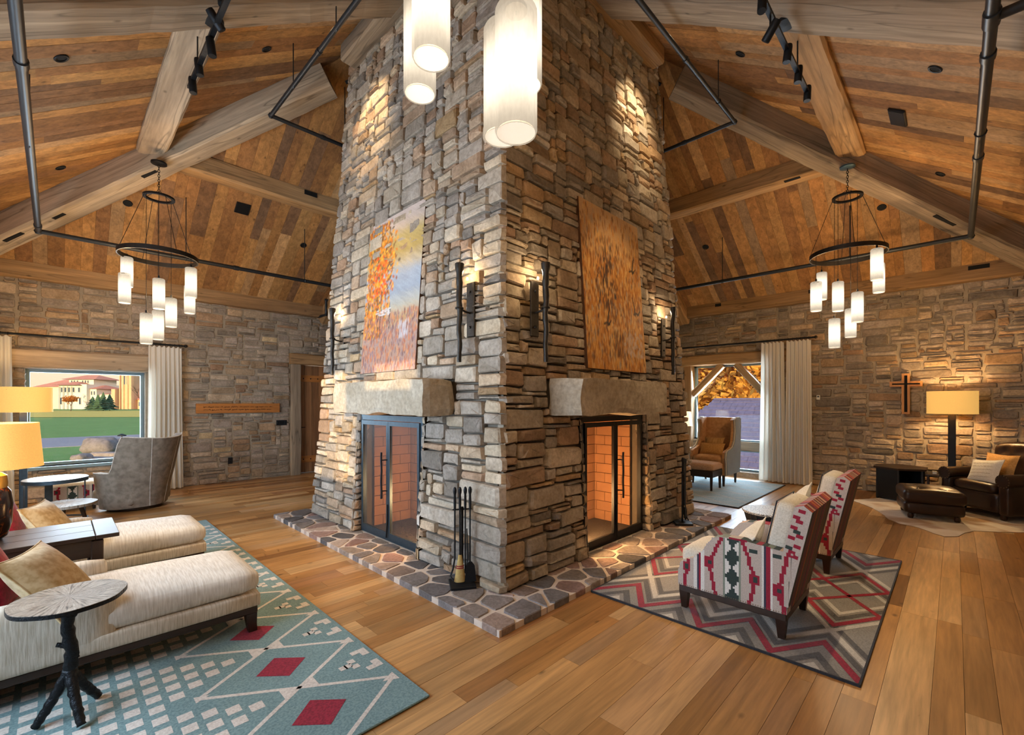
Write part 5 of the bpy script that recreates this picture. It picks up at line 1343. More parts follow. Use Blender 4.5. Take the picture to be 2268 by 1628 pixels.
pillow('throw_pillow', (-.02, 3.42, .555), .42, .42, .17, (math.radians(-38), 0, math.radians(68)), 'gold_velvet', 'large gold velvet pillow lying on the nearest chaise', 'pillows on the chaises')
pillow('throw_pillow', (-.03, 5.03, .545), .40, .40, .17, (math.radians(-32), 0, math.radians(70)), 'gold_velvet', 'gold velvet pillow on the farther chaise by the table lamp', 'pillows on the chaises')
pillow('throw_pillow', (-.25, 3.55, .60), .44, .44, .16, (math.radians(-20), 0, math.radians(80)), 'red_velvet', 'crimson pillow at the left edge on the nearest chaise', 'pillows on the chaises')
pillow('throw_pillow', (-.28, 5.18, .60), .46, .46, .16, (math.radians(-18), 0, math.radians(80)), 'red_velvet', 'crimson pillow behind the dark lamp base', 'pillows on the chaises')
# ---- console table between the chaises
O = Vector((-.36, 4.235, RZ+.004)); ct = thing('console_table', 'narrow dark wood console table between the two chaises', 'table', O)
for k, ya in enumerate((-.275, -.092, .091)): MB().cbox((-.045, ya+.0915, .607), (1.17, .181, .026), (.3+.2*k, .5, .1*k), ch=.003).build('top_board', 'table_top' if 'table_top' in MAT else 'dark_wood', ct)
MB().cbox((.60, 0, .607), (.115, .55, .026), (.5, .6, .9), ch=.003).build('breadboard_end', 'dark_wood', ct)
for s in (-1, 1): MB().cbox((0, s*.235, .535), (1.12, .03, .115), ch=.004).build('apron', 'dark_wood', ct)
for lx in (-.55, .55):
    MB().cbox((lx, 0, .535), (.03, .44, .115), ch=.004).build('end_apron', 'dark_wood', ct)
    for ly in (-.235, .235): MB().cbox((lx, ly, .3), (.06, .055, .574), ch=.006).build('leg', 'leg_wood', ct)
# ---- table lamp on it
m_, nt_, b_ = newmat('tortoise'); f_ = noise_n(nt_, objco(nt_), 16, 4, .6, 1.2); nt_.links.new(ramp(nt_, f_, [(.42, hexc('#1c100a')), (.56, hexc('#3c1e0e')), (.66, hexc('#a8581e'))]), b_.inputs['Base Color']); b_.inputs['Roughness'].default_value = .2
pbr('gold_leaf', hexc('#b0934e'), .35, .8, nscale=20, namt=.35)
def shade_mat(name, col, strength):
    m, nt, b = newmat(name); co = objco(nt); w = noise_n(nt, nd(nt, 'ShaderNodeVectorMath', {0: co, 1: (140, 140, 260)}, operation='MULTIPLY').outputs[0], 1, 2)
    cc = mixc(nt, 1.0, col, ramp(nt, w, [(.3, (.9,)*3), (.7, (1.05,)*3)]), 'MULTIPLY'); nt.links.new(cc, b.inputs['Base Color']); b.inputs['Roughness'].default_value = .9
    nt.links.new(cc, b.inputs['Emission Color']); b.inputs['Emission Strength'].default_value = strength
shade_mat('linen_shade', (.80, .46, .12), .62); shade_mat('cream_shade', (1.0, .80, .50), .95)
def drum_shade(o, z0, z1, r0, r1, mat, pw, col=(1.0, .70, .34)):
    MB().lathe([(r0, z0), (r1, z1), (r1-.004, z1), (r0-.004, z0), (r0, z0)], 48, caps=False).build('lamp_shade', mat, o, smooth=True)
    for z, r in ((z0, r0), (z1, r1)): MB().lathe([(r+.001, z-.005), (r+.001, z+.005), (r-.005, z+.005), (r-.005, z-.005), (r+.001, z-.005)], 48, caps=False).build('shade_trim', mat, o)
    zz_ = z1-.03
    for k in range(3): a = k*2*PI/3; MB().tube([(0, 0, zz_), (r1*math.cos(a), r1*math.sin(a), zz_)], .003, 5).build('spider_arm', 'black_iron', o)
    lamp('lamp_bulb', 'POINT', (0, 0, (z0+z1)/2), pw, col, shadow_soft_size=.05, parent=o)
tl = thing('table_lamp', 'table lamp with tortoise glass base, gold neck and yellow drum shade', 'lamp', (-.30, 4.30, .637))
MB().lathe([(.06, 0), (.085, .02), (.105, .10), (.11, .22), (.10, .30), (.085, .325)], 28).build('lamp_base', 'tortoise', tl, smooth=True)
MB().lathe([(.085, .325), (.088, .35), (.084, .40), (.06, .42), (.02, .43), (.015, .48)], 28).build('gold_neck', 'gold_leaf', tl, smooth=True)
drum_shade(tl, .455, .725, .245, .225, 'linen_shade', 14)
# ---- floor lamp in the far left corner
fl_ = thing('floor_lamp', 'floor lamp with wide linen drum shade and square steel post by the left window', 'lamp', (-.30, 8.72, 0))
MB().cbox((0, 0, .015), (.30, .30, .03), ch=.004).build('lamp_base', 'steel_frame', fl_); MB().cbox((0, 0, .70), (.075, .075, 1.34), ch=.004).build('post', 'steel_frame', fl_)
drum_shade(fl_, 1.375, 1.69, .275, .275, 'linen_shade', 22)
# ---- tree-branch side table
m_, nt_, b_ = newmat('tree_slice'); co_ = objco(nt_); sx_ = nd(nt_, 'ShaderNodeSeparateXYZ', {0: co_})
an_ = math_n(nt_, 'ARCTAN2', sx_.outputs['Y'], sx_.outputs['X']); rr_ = math_n(nt_, 'SQRT', math_n(nt_, 'ADD', math_n(nt_, 'POWER', sx_.outputs['X'], 2.0), math_n(nt_, 'POWER', sx_.outputs['Y'], 2.0)))
vv_ = nd(nt_, 'ShaderNodeCombineXYZ', {'X': math_n(nt_, 'MULTIPLY', an_, 9.0), 'Y': math_n(nt_, 'MULTIPLY', rr_, 7.0), 'Z': 0.0}).outputs[0]
rad_ = noise_n(nt_, vv_, 1.6, 5, .65); ring_ = noise_n(nt_, nd(nt_, 'ShaderNodeCombineXYZ', {'X': math_n(nt_, 'MULTIPLY', rr_, 150.0), 'Y': math_n(nt_, 'MULTIPLY', an_, 1.0), 'Z': 0.0}).outputs[0], 1.0, 2)
cc_ = ramp(nt_, rad_, [(.36, hexc('#3b332c')), (.47, hexc('#8d8071')), (.7, hexc('#b3a696'))]); cc_ = mixc(nt_, 1.0, cc_, ramp(nt_, ring_, [(.35, (.8,)*3), (.65, (1.1,)*3)]), 'MULTIPLY')
nt_.links.new(cc_, b_.inputs['Base Color']); b_.inputs['Roughness'].default_value = .55; bump_n(nt_, b_, rad_, .5, .006)
pbr('branch_bronze', hexc('#1f2226'), .4, .7, nscale=30, namt=.4, bump=(70, .6))
bt = thing('branch_table', 'round wood-slice side table on a dark cast tree-branch base', 'table', (.045, 2.965, RZ+.009)); rb = random.Random(4)
mb = MB(); prof = []; n = 56
outl = [(.205*(1+.018*math.sin(3*a*2*PI/n)+.012*math.sin(7*a*2*PI/n+1))*math.cos(a*2*PI/n), .205*(1+.018*math.sin(3*a*2*PI/n)+.012*math.sin(7*a*2*PI/n+1))*math.sin(a*2*PI/n)) for a in range(n)]
mb.prism(outl, 0, .018); s_ = mb.build('table_top', 'tree_slice', bt, fix=True); s_.location = (0, 0, .548)
mb = MB(); vs = [(x*1.006, y*1.006, -.002) for x, y in outl]+[(x*1.006, y*1.006, .0165) for x, y in outl]; mb.add(vs, [(i, (i+1) % n, n+(i+1) % n, n+i) for i in range(n)]); s2 = mb.build('bark_edge', 'branch_bronze', bt); s2.location = (0, 0, .548)
def branch(pts, r0, r1, name='branch', par=bt):
    P = [Vector(p) for p in pts]; path, rad = [], []; N_ = 16
    for i in range(N_+1):
        t = i/N_*(len(P)-1); k = min(int(t), len(P)-2); f = t-k; p = P[k].lerp(P[k+1], f); p += Vector((noise.noise(p*40), noise.noise(p*40+Vector((5, 0, 0))), 0))*.004; path.append(p); rad.append(lerp(r0, r1, i/N_)*(1+.10*math.sin(i*2.4)))
    return MB().tube(path, rad, 10).build(name, 'branch_bronze', par, smooth='all')
branch([(.0, 0, .55), (-.008, .004, .42), (.01, -.004, .30), (0, 0, .20)], .024, .027, 'trunk')
for fx, fy in ((-.105, .005), (.035, -.125), (.10, .095)): branch([(0, 0, .225), (fx*.35, fy*.35, .14), (fx*.75, fy*.75, .06), (fx*1.05, fy*1.05, .006)], .024, .017, 'branch_leg')
branch([(.008, 0, .46), (.03, -.01, .50), (.045, -.015, .53)], .010, .008); branch([(0, 0, .33), (-.03, .01, .345), (-.042, .012, .35)], .012, .010); branch([(.005, 0, .26), (.03, -.01, .28)], .011, .008)
# ---- drum-top metal table and low wood-slice stool
pbr('white_marble', hexc('#e8e6e2'), .15, nscale=6, namt=.06)
mt = thing('accent_table', 'round white-topped metal side table on flat blue-grey legs by the grey swivel chair', 'table', (.0, 8.08, 0), math.radians(-20))
MB().lathe([(0, .530), (.295, .530), (.300, .537), (.295, .545), (0, .545)], 44).build('table_top', 'white_marble', mt, smooth=True)
MB().lathe([(.302, .497), (.302, .541), (.294, .541), (.294, .497), (.302, .497)], 44, caps=False).build('rim_band', 'steel_frame', mt, smooth=True)
for a, wd in ((-.05, .014), (2.15, .075), (3.3, .075)):
    x, y = .285*math.cos(a), .285*math.sin(a); MB().cbox((0, 0, .26), (wd, .012, .50), ch=.002, M=Tr(x, y, 0)@Rz(a+PI/2)).build('leg', 'steel_frame', mt)
MB().lathe([(.27, .002), (.30, .002), (.30, .014), (.27, .014), (.27, .002)], 44, caps=False).build('base_ring', 'steel_frame', mt)
st = thing('slice_stool', 'low pale wood-slice stool in front of the white-topped metal table', 'stool', (.085, 7.40, 0))
mb = MB(); mb.prism([(x*1.32, y*1.32) for x, y in outl], 0, .03); s_ = mb.build('stool_top', 'tree_slice', st, fix=True); s_.location = (0, 0, .29)
for a in (.3, 2.4, 4.5): MB().tube([(.12*math.cos(a), .12*math.sin(a), .292), (.2*math.cos(a), .2*math.sin(a), .002)], [.024, .018], 10).build('leg', 'dark_wood', st, smooth=True)
# ---- grey suede swivel wing chair, seen from behind
fabric('suede', hexc('#8b8072'), hexc('#74695c'), 14, rough=.85, bump=.12); fabric('suede_in', hexc('#cfc7bb'), hexc('#b9b0a3'), 40)
sw = thing('swivel_chair', 'grey suede winged swivel chair seen from behind at the left window', 'chair', (.80, 8.36, 0), math.radians(-52))
def shell_pt(th, v, inner):
    a = abs(th); H = 1.0 if a < 1.08 else (.55 if a > 1.36 else lerp(1.0, .55, (3*((a-1.08)/.28)**2-2*((a-1.08)/.28)**3)))
    H += .04*(a/1.08)**2 if a < 1.08 else .04*max(0, 1-(a-1.08)/.28)
    z = .05+v*(H-.05); rad = .345+.07*min(1, z/.5)+.05*max(0, (z-.5)/.5); r = rad-(.075 if inner else 0)
    stretch = 1.0+(.16 if a > 1.2 else .16*max(0, (a-.6)/.6))
    lean = .10*max(0, (z-.35))
    return (r*math.cos(th)*1.02+lean, r*math.sin(th)*stretch, z)
NT, NV = 44, 12; vs = []; fs = []; TH = 2.05
for inner in (0, 1):
    for i in range(NT+1):
        for j in range(NV+1): vs.append(shell_pt(lerp(-TH, TH, i/NT), j/NV, inner))
B_ = (NT+1)*(NV+1)
for i in range(NT):
    for j in range(NV):
        a = i*(NV+1)+j; fs.append((a, a+NV+1, a+NV+2, a+1)); a += B_; fs.append((a, a+1, a+NV+2, a+NV+1))
for i in range(NT): a = i*(NV+1)+NV; fs.append((a, a+NV+1, a+NV+1+B_, a+B_)); a = i*(NV+1); fs.append((a, a+B_, a+NV+1+B_, a+NV+1))
for i in (0, NT):
    for j in range(NV): a = i*(NV+1)+j; fs.append((a, a+1, a+1+B_, a+B_))
mb = MB(); mb.add(vs, fs); mb.build('shell', 'suede', sw, smooth=True, fix=True)
for th in (-.42, .42): MB().tube([Vector(shell_pt(th*lerp(.75, 1.15, j/10), j/10, 0))*1.002+Vector((0, 0, .002)) for j in range(11)], .0035, 5).build('seam', 'suede_in', sw)
MB().tube([shell_pt(lerp(-TH, TH, i/60), 1.0, 0) for i in range(61)], .006, 6).build('top_piping', 'suede_in', sw)
MB().rbox((-.06, 0, .37), (.58, .60, .16), .06, 7, puff=.03).build('seat_cushion', 'suede_in', sw, smooth='all')
MB().rbox((-.04, 0, .19), (.62, .66, .24), .06, 6).build('seat_base', 'suede', sw, smooth='all')
MB().lathe([(.30, .001), (.31, .02), (.30, .05), (.1, .06)], 32).build('swivel_base', 'dark_wood', sw, smooth=True)
# ================================================================== patterned armchairs (woven print built cell by cell)
tintmat('woven_print', rough=.9, nscale=160, namt=.18, bump=(240, .3), sheen=.1)
K_ = {k: hexc(v) for k, v in dict(g='#b9aca2', r='#932338', d='#33403d', s='#7e8779', n='#3b3c4c', w='#d9d5ce', b='#6a4a30', o='#b8602c', t='#c0a58e').items()}
def art(u, z):
    """print on the outer arm: u = distance from the front, z = height"""
    for q in (.145, .575):
        e = u-q
        if -.030 < e < -.012: return 'w'
        if -.012 <= e < .004: return 'n'
        if .004 <= e < .020: return 'r'
        if .020 <= e < .040: return 'w'
    def stair(xt, zt_, xk, zk, xb, zb):
        st_ = .030
        if z >= zk: n_ = math.floor((zt_-z)/st_); N_ = max(1, math.floor((zt_-zk)/st_)); x = lerp(xt, xk, n_/N_)
        else: n_ = math.floor((zk-z)/st_); N_ = max(1, math.floor((zk-zb)/st_)); x = lerp(xk, xb, n_/N_)
        if zb < z < zt_ and abs(u-x) < .013: return True
        return False
    for (xt, zt_, xk, zk, xb, zb) in ((.300, .575, .222, .375, .262, .17), (.440, .565, .510, .335, .475, .17), (.085, .42, .062, .31, .045, .17), (.695, .56, .648, .30, .68, .17)):
        if abs(u-xk) < .030 and abs(z-zk) < .036: return 'd' if abs(u-xk) < .012 and abs(z-zk) < .016 else 'r'
        if stair(xt, zt_, xk, zk, xb, zb): return 'r'
    if .560 < z and .27 < u < .47: return 'r'
    if .315 < u < .43:
        t = ((z-.175) % .135)/.135; e = abs(u-.372)
        if e < .046: return 'd' if e < .046*abs(2*t-1)+.004 else 'w'
        return 's'
    if .50 < z < .53 and (.47 < u < .53 or .60 < u < .66): return 'd'
    return 'g'
def inpoly(x, y, P):
    c_ = False
    for i in range(len(P)):
        (x1, y1), (x2, y2) = P[i], P[i-1]
        if (y1 > y) != (y2 > y) and x < (x2-x1)*(y-y1)/(y2-y1)+x1: c_ = not c_
    return c_
ARM = [(0, .165), (-.002, .25), (.02, .335), (.10, .375), (.165, .43), (.205, .50), (.245, .548), (.30, .568), (.42, .575), (.58, .56), (.72, .55), (.69, .165)]   # (distance from the front, height)
fabric('ivory_cloth', hexc('#d9d2c4'), hexc('#c4bcac'), 120); fabric('white_linen', hexc('#e0dcd3'), hexc('#cdc8bd'), 120); pbr('nail_brass', hexc('#8a7a62'), .35, .9)
def pattern_chair(label):
    """faces local +Y; origin on the floor at the middle of the chair; front edge at y = +.345"""
    o = thing('patterned_armchair', label, 'chair', (0, 0, 0), 0, 'patterned armchairs'); FY = .345; Wh = .31; th = .085
    rs = random.Random(2)
    for s in (-1, 1):
        mb = MB(); P = [(FY-u, z) for u, z in ARM]; x0, x1 = (s*Wh, s*(Wh-th)); n = len(P)
        for xx in (x0, x1): mb.add([(xx, y, z) for y, z in P], [tuple(range(n))], K_['g'])
        for i in range(n):        # the rim carries its own small blocks of colour
            (ya, za), (yb, zb) = P[i], P[(i+1) % n]; L = math.hypot(yb-ya, zb-za); m = max(1, int(L/.032))
            for k in range(m):
                f0, f1 = k/m, (k+1)/m; col = K_[rs.choice('rdgtds')] if 3 <= i <= 9 else K_['g']
                mb.add([(x0, lerp(ya, yb, f0), lerp(za, zb, f0)), (x0, lerp(ya, yb, f1), lerp(za, zb, f1)), (x1, lerp(ya, yb, f1), lerp(za, zb, f1)), (x1, lerp(ya, yb, f0), lerp(za, zb, f0))], [(0, 1, 2, 3)], col)
        arm_ = mb.build('arm', 'woven_print', o, fix=True)
        mb = MB(); c_ = .0125; ox = s*(Wh+.0012)
        for i in range(60):
            for j in range(36):
                u, z = (i+.5)*c_, .165+(j+.5)*c_
                if not inpoly(u, z, ARM): continue
                q = [(ox, FY-i*c_, .165+j*c_), (ox, FY-(i+1)*c_, .165+j*c_), (ox, FY-(i+1)*c_, .165+(j+1)*c_), (ox, FY-i*c_, .165+(j+1)*c_)]
                mb.poly(q[::-1] if s < 0 else q, K_[art(u, z)])
        mb.f = [f[::-1] for f in mb.f]
        tag(mb.build('woven_stripe_panel', 'woven_print', arm_), kind='stuff')
        mb = MB()
        for k in range(46): mb.lathe([(0, .003), (.004, .001), (.0045, 0)], 5, M=Tr(s*(Wh+.001), FY-.01-k*.0148, .172)@Ry(s*PI/2))
        tag(mb.build('nail_heads', 'nail_brass', arm_), kind='stuff')
    # back: leaning slab with striped outside
    lean = math.atan2(.14, .66); MBk = Tr(0, FY-.685, .165)@Rx(lean)
    mb = MB(); nb = 40
    for i in range(nb):
        xa, xb = lerp(-Wh, Wh, i/nb), lerp(-Wh, Wh, (i+1)/nb); col = K_[rs.choice('bbddrrobn')]; col2 = K_[rs.choice('orrdto')]
        q = [MBk@Vector(p) for p in ((xa, 0, 0), (xb, 0, 0), (xb, 0, .67), (xa, 0, .67))]; mb.poly(q, col)
        q = [MBk@Vector(p) for p in ((xa, 0, .67), (xb, 0, .67), (xb, .05, .695), (xa, .05, .695))]; mb.poly(q, col2)
        q = [MBk@Vector(p) for p in ((xa, .05, .695), (xb, .05, .695), (xb, .095, .67), (xa, .095, .67))]; mb.poly(q, col2)
        q = [MBk@Vector(p) for p in ((xa, .095, .67), (xb, .095, .67), (xb, .095, .02), (xa, .095, .02))]; mb.poly(q, K_['g'])
    for s in (-1, 1):
        q = [MBk@Vector(p) for p in ((s*Wh, 0, 0), (s*Wh, .095, .02), (s*Wh, .095, .67), (s*Wh, .05, .695), (s*Wh, 0, .67))]; mb.poly(q if s > 0 else q[::-1], K_['g'])
        for k in range(14):
            z0 = .36+k*.022; cc = 'r' if k % 5 in (0, 1, 3) else 'd' if k in (2, 7, 8) else 'g'
            q = [MBk@Vector(p) for p in ((s*(Wh+.001), .012+.02*(k % 3), z0), (s*(Wh+.001), .05+.02*(k % 3), z0), (s*(Wh+.001), .05+.02*(k % 3), z0+.022), (s*(Wh+.001), .012+.02*(k % 3), z0+.022))]; mb.poly(q if s > 0 else q[::-1], K_[cc])
    mb.build('backrest', 'woven_print', o)
    MB().rbox((0, .03, .235), (.46, .60, .12), .02, 5).build('seat_deck', 'ivory_cloth', o, smooth='all')
    MB().rbox((0, .05, .345), (.445, .64, .14), .055, 9, puff=.035).build('seat_cushion', 'ivory_cloth', o, smooth='all')
    mb = MB(); mb.rbox((0, .155, .435), (.44, .12, .44), .04, 8, M=MBk, fn=lambda p: Vector((p.x, p.y+.03*math.copysign(1, p.y)*max(0, 1-(p.x/.22)**2)*max(0, 1-(p.z/.22)**2), p.z))); bc = mb.build('back_cushion', 'ivory_cloth', o, smooth='all')
    for yy in (.098, .212): MB().tube([MBk@Vector((.215*sx_, yy, .435+.215*sz_)) for sx_, sz_ in ((-1, -1), (1, -1), (1, 1), (-1, 1))], .0045, 5, closed=True).build('piping', 'rug_edge', bc)
    MB().cbox((0, FY-.345, .142), (2*Wh-.01, .685, .05), ch=.005).build('base_rail', 'dark_wood', o)
    leg = None
    for lx, ly in ((-Wh+.035, FY-.035), (Wh-.035, FY-.035), (-Wh+.035, FY-.655), (Wh-.035, FY-.655)):
        if leg is None:
            mb = MB(); a, b = .030, .019; mb.add([(-a, -a, .125), (a, -a, .125), (a, a, .125), (-a, a, .125), (-b, -b, 0), (b, -b, 0), (b, b, 0), (-b, b, 0)], [(0, 1, 2, 3), (7, 6, 5, 4), (0, 4, 5, 1), (1, 5, 6, 2), (2, 6, 7, 3), (3, 7, 4, 0)]); leg = mb.build('leg', 'leg_wood', o, fix=True); leg.location = (lx, ly, 0)
        else: inst(leg, o, (lx, ly, 0))
    return o
pc = pattern_chair('red and green patterned armchair nearest the viewer on the chevron rug')
pc.location = (3.48, 1.085, RZ+.006)
pc2 = copy_tree(pc); pc2.location = (4.965, 1.10, RZ+.006); pc2['label'] = 'red and green patterned armchair beyond the black drum table'
pillow('throw_pillow', (3.42, 1.05, .50), .40, .34, .13, (math.radians(-34), math.radians(8), math.radians(186)), 'white_linen', 'white pillow in the nearest patterned armchair', 'white pillows')
pillow('throw_pillow', (4.93, 1.06, .54), .40, .36, .13, (math.radians(-30), math.radians(10), math.radians(184)), 'white_linen', 'white pillow in the farther patterned armchair', 'white pillows')
# ---- fluted drum table between them
m_, nt_, b_ = newmat('mosaic_top'); vo_ = nd(nt_, 'ShaderNodeTexVoronoi', {'Vector': objco(nt_), 'Scale': 75.0}, feature='DISTANCE_TO_EDGE').outputs['Distance']
nt_.links.new(ramp(nt_, vo_, [(.05, hexc('#1e1f20')), (.14, hexc('#cdc8c0'))]), b_.inputs['Base Color']); b_.inputs['Roughness'].default_value = .5
dt = thing('drum_table', 'dark fluted drum table with speckled pale top between the patterned armchairs', 'table', (4.27, 1.12, RZ+.006))
mb = MB(); n = 48; prof = [(.150, 0.0), (.135, .12), (.140, .25), (.165, .40), (.205, .545)]; vs = []
for r_, z in prof:
    for k in range(n): q = r_*(1-(.05 if k % 2 else 0)); vs.append((q*math.cos(2*PI*k/n), q*math.sin(2*PI*k/n), z))
mb.add(vs, [(i*n+k, i*n+(k+1) % n, (i+1)*n+(k+1) % n, (i+1)*n+k) for i in range(len(prof)-1) for k in range(n)]+[tuple(range(n))[::-1]]); mb.build('fluted_body', 'black_iron', dt, smooth=True)
MB().lathe([(.0, .545), (.212, .545), (.218, .553), (.212, .562), (0, .562)], 48).build('table_top', 'mosaic_top', dt, smooth=True)
# ================================================================== tan wingback with ottoman by the right window
fabric('tan_leather', hexc('#cc9c6c'), hexc('#ba8a5a'), 20, rough=.5, bump=.1); fabric('grey_felt', hexc('#9aa2a6'), hexc('#858d92'), 90); fabric('amber_cloth', hexc('#cc9c60'), hexc('#b9894c'), 60); fabric('amber_rib', hexc('#c49a64'), hexc('#a87e48'), 60, stripe=('X', 60)); fabric('blush_cloth', hexc('#cfa886'), hexc('#bd9472'), 60)
wg = thing('wingback_chair', 'tan leather wingback chair with grey outside by the right window', 'chair', (8.55, 3.17, RZ+.005), PI/2, None)   # local +Y faces world -X
def slab(name, poly, a0, a1, to3, mat, bev=.0): return MB().prism(poly, a0, a1, to3).build(name, mat, wg, fix=True)
side = [(.33, .20), (.34, .40), (.36, .50), (.33, .60), (.26, .63), (.16, .64), (.03, .68), (-.06, .78), (-.10, .95), (-.09, 1.08), (-.07, 1.16), (-.16, 1.20), (-.32, 1.20), (-.34, .9), (-.31, .20)]
for s in (-1, 1):
    f_ = lambda u, w, a, s=s: (s*a, u, w)
    slab('wing_side', side, .305, .345, f_, 'grey_felt'); slab('wing_lining', [(u*.99, w-.004) for u, w in side], .26, .306, f_, 'tan_leather')
    pts = [(s*.325, u, w) for u, w in side[:13]]; MB().tube(pts, .011, 6).build('welt', 'ivory_cloth', wg, smooth=True)
MB().rbox((0, -.30, .74), (.62, .10, .92), .035, 6, fn=lambda p: Vector((p.x, p.y-.06*(p.z+.4), p.z))).build('backrest', 'tan_leather', wg, smooth='all')
MB().rbox((0, -.375, .72), (.66, .03, .94), .012, 5, fn=lambda p: Vector((p.x, p.y-.06*(p.z+.4), p.z))).build('back_panel', 'grey_felt', wg, smooth='all')
MB().rbox((0, .03, .30), (.56, .64, .22), .03, 6).build('seat_base', 'tan_leather', wg, smooth='all'); MB().rbox((0, .06, .46), (.52, .62, .12), .05, 8, puff=.02).build('seat_cushion', 'tan_leather', wg, smooth='all')
for lx, ly in ((-.27, .30), (.27, .30), (-.27, -.29), (.27, -.29)):
    mb = MB(); mb.tube([(lx, ly, .20), (lx, ly, 0)], [.028, .018], 8); mb.build('leg', 'leg_wood', wg, smooth=True)
pillow('throw_pillow', (8.62, 3.20, .74), .36, .22, .12, (math.radians(-16), 0, math.radians(-90)), 'amber_rib', 'ribbed amber pillow, the upper one in the tan wingback', 'wingback pillows')
pillow('throw_pillow', (8.44, 3.17, .64), .44, .24, .12, (math.radians(-22), 0, math.radians(-90)), 'amber_cloth', 'plain amber lumbar pillow, the lower one in the tan wingback', 'wingback pillows')
ob = thing('bench_ottoman', 'blush upholstered bench ottoman on dark legs in front of the wingback', 'ottoman', (7.88, 3.16, RZ+.005))
MB().rbox((0, 0, .385), (.46, .60, .12), .045, 8, puff=.02).build('cushion', 'blush_cloth', ob, smooth='all'); MB().cbox((0, 0, .275), (.45, .59, .11), ch=.008).build('apron', 'dark_wood', ob)
for lx in (-.19, .19):
    for ly in (-.26, .26): MB().tube([(lx, ly, .24), (lx, ly, .0)], [.027, .018], 8).build('leg', 'leg_wood', ob, smooth=True)
sd_ = thing('side_table', 'small pale side table half hidden by the chimney at the right window', 'table', (8.80, 3.86, RZ+.005))
pbr('pale_paint', hexc('#b9c0c2'), .5)
MB().lathe([(0, .55), (.21, .55), (.215, .565), (.21, .575), (0, .575)], 32).build('table_top', 'pale_paint', sd_, smooth=True); MB().tube([(0, 0, .55), (0, 0, .05)], [.03, .025], 10).build('stem', 'pale_paint', sd_, smooth=True); MB().lathe([(0, 0), (.16, 0), (.16, .02), (.03, .06)], 28).build('foot', 'pale_paint', sd_, smooth=True)
tl2 = thing('table_lamp', 'small table lamp with glowing cream shade peeking past the chimney', 'lamp', (8.80, 3.86, RZ+.582))
MB().lathe([(.07, 0), (.07, .015), (.02, .03), (.03, .10), (.05, .17), (.03, .25), (.014, .30), (.012, .46)], 24).build('lamp_base', 'white_marble', tl2, smooth=True)
drum_shade(tl2, .44, .71, .165, .135, 'cream_shade', 14)
# ================================================================== leather corner
def leather(name, a, b):
    m, nt, bs = newmat(name); f = noise_n(nt, objco(nt), 5, 4); g = nd(nt, 'ShaderNodeTexVoronoi', {'Vector': objco(nt), 'Scale': 160.0}).outputs['Distance']
    nt.links.new(ramp(nt, f, [(.3, a), (.7, b)]), bs.inputs['Base Color']); bs.inputs['Roughness'].default_value = .36; bump_n(nt, bs, g, .12, .003)
leather('brown_leather', hexc('#1d110b'), hexc('#352015'))
lo_ = thing('leather_ottoman', 'brown leather ottoman with buttoned top on the cow hide', 'ottoman', (8.02, .24, .009), math.radians(12))
def tuft(p):
    d = 0
    for bx_ in (-.13, .13):
        for by_ in (-.13, .13): d += math.exp(-((p.x-bx_)**2+(p.y-by_)**2)/.004)
    return Vector((p.x, p.y, p.z-(.035*d if p.z > 0 else 0)))
MB().rbox((0, 0, .285), (.62, .60, .17), .06, 22, puff=.035, fn=tuft).build('cushion', 'brown_leather', lo_, smooth='all'); MB().rbox((0, 0, .14), (.60, .58, .16), .05, 8).build('body', 'brown_leather', lo_, smooth='all')
for bx_ in (-.13, .13):
    for by_ in (-.13, .13): MB().lathe([(0, .008), (.012, .004), (.014, 0)], 10, c=(bx_, by_, .370)).build('button', 'brown_leather', lo_, smooth=True)
for lx in (-.23, .23):
    for ly in (-.22, .22): MB().lathe([(0, 0), (.028, .005), (.034, .03), (.026, .065)], 14, c=(lx, ly, 0)).build('bun_foot', 'leg_wood', lo_, smooth=True)
la = thing('leather_armchair', 'dark brown leather club armchair with tufted back at the right edge', 'chair', (8.80, -.44, .009), math.radians(45))   # local +Y = towards the ottoman
def back_fn(p):
    q = Vector((p.x, p.y-.10*(p.z+.3), p.z)); 
    if p.y > 0:
        for bx_ in (-.2, 0, .2):
            for bz_ in (.02, .2): q.y -= .035*math.exp(-((p.x-bx_)**2+(p.z-bz_)**2)/.004)
    if p.z > 0: q.z += .05*(1-(p.x/.36)**2)
    return q
MB().rbox((0, -.30, .58), (.72, .20, .66), .08, 20, fn=back_fn).build('backrest', 'brown_leather', la, smooth='all')
for bx_ in (-.2, 0, .2):
    for bz_ in (.60, .78): MB().lathe([(0, .01), (.012, .005), (.014, 0)], 10, M=Tr(bx_, -.235-.10*(bz_-.28), bz_)@Rx(-PI/2)).build('button', 'brown_leather', la, smooth=True)
MB().rbox((0, .04, .21), (.62, .68, .26), .05, 8).build('seat_base', 'brown_leather', la, smooth='all'); MB().rbox((0, .08, .38), (.54, .62, .13), .055, 9, puff=.03).build('seat_cushion', 'brown_leather', la, smooth='all')
for s in (-1, 1):
    ar = MB().rbox((s*.37, .02, .27), (.14, .74, .40), .04, 8).build('arm', 'brown_leather', la, smooth='all')
    MB().tube([(s*.375, .40, .50), (s*.375, .20, .505), (s*.375, -.2, .52), (s*.375, -.33, .56)], [.088, .085, .08, .075], 16).build('arm_roll', 'brown_leather', ar, smooth=True)
    mb = MB()
    for k in range(14): mb.lathe([(0, .004), (.006, .002), (.007, 0)], 6, M=Tr(s*.375+.075*math.cos(2*PI*k/14), .402, .50+.075*math.sin(2*PI*k/14))@Rx(-PI/2))
    tag(mb.build('nail_heads', 'nail_brass', ar), kind='stuff')
for lx in (-.3, .3):
    for ly in (-.28, .30): MB().lathe([(0, 0), (.03, .005), (.036, .03), (.028, .08)], 14, c=(lx, ly, 0)).build('bun_foot', 'leg_wood', la, smooth=True)
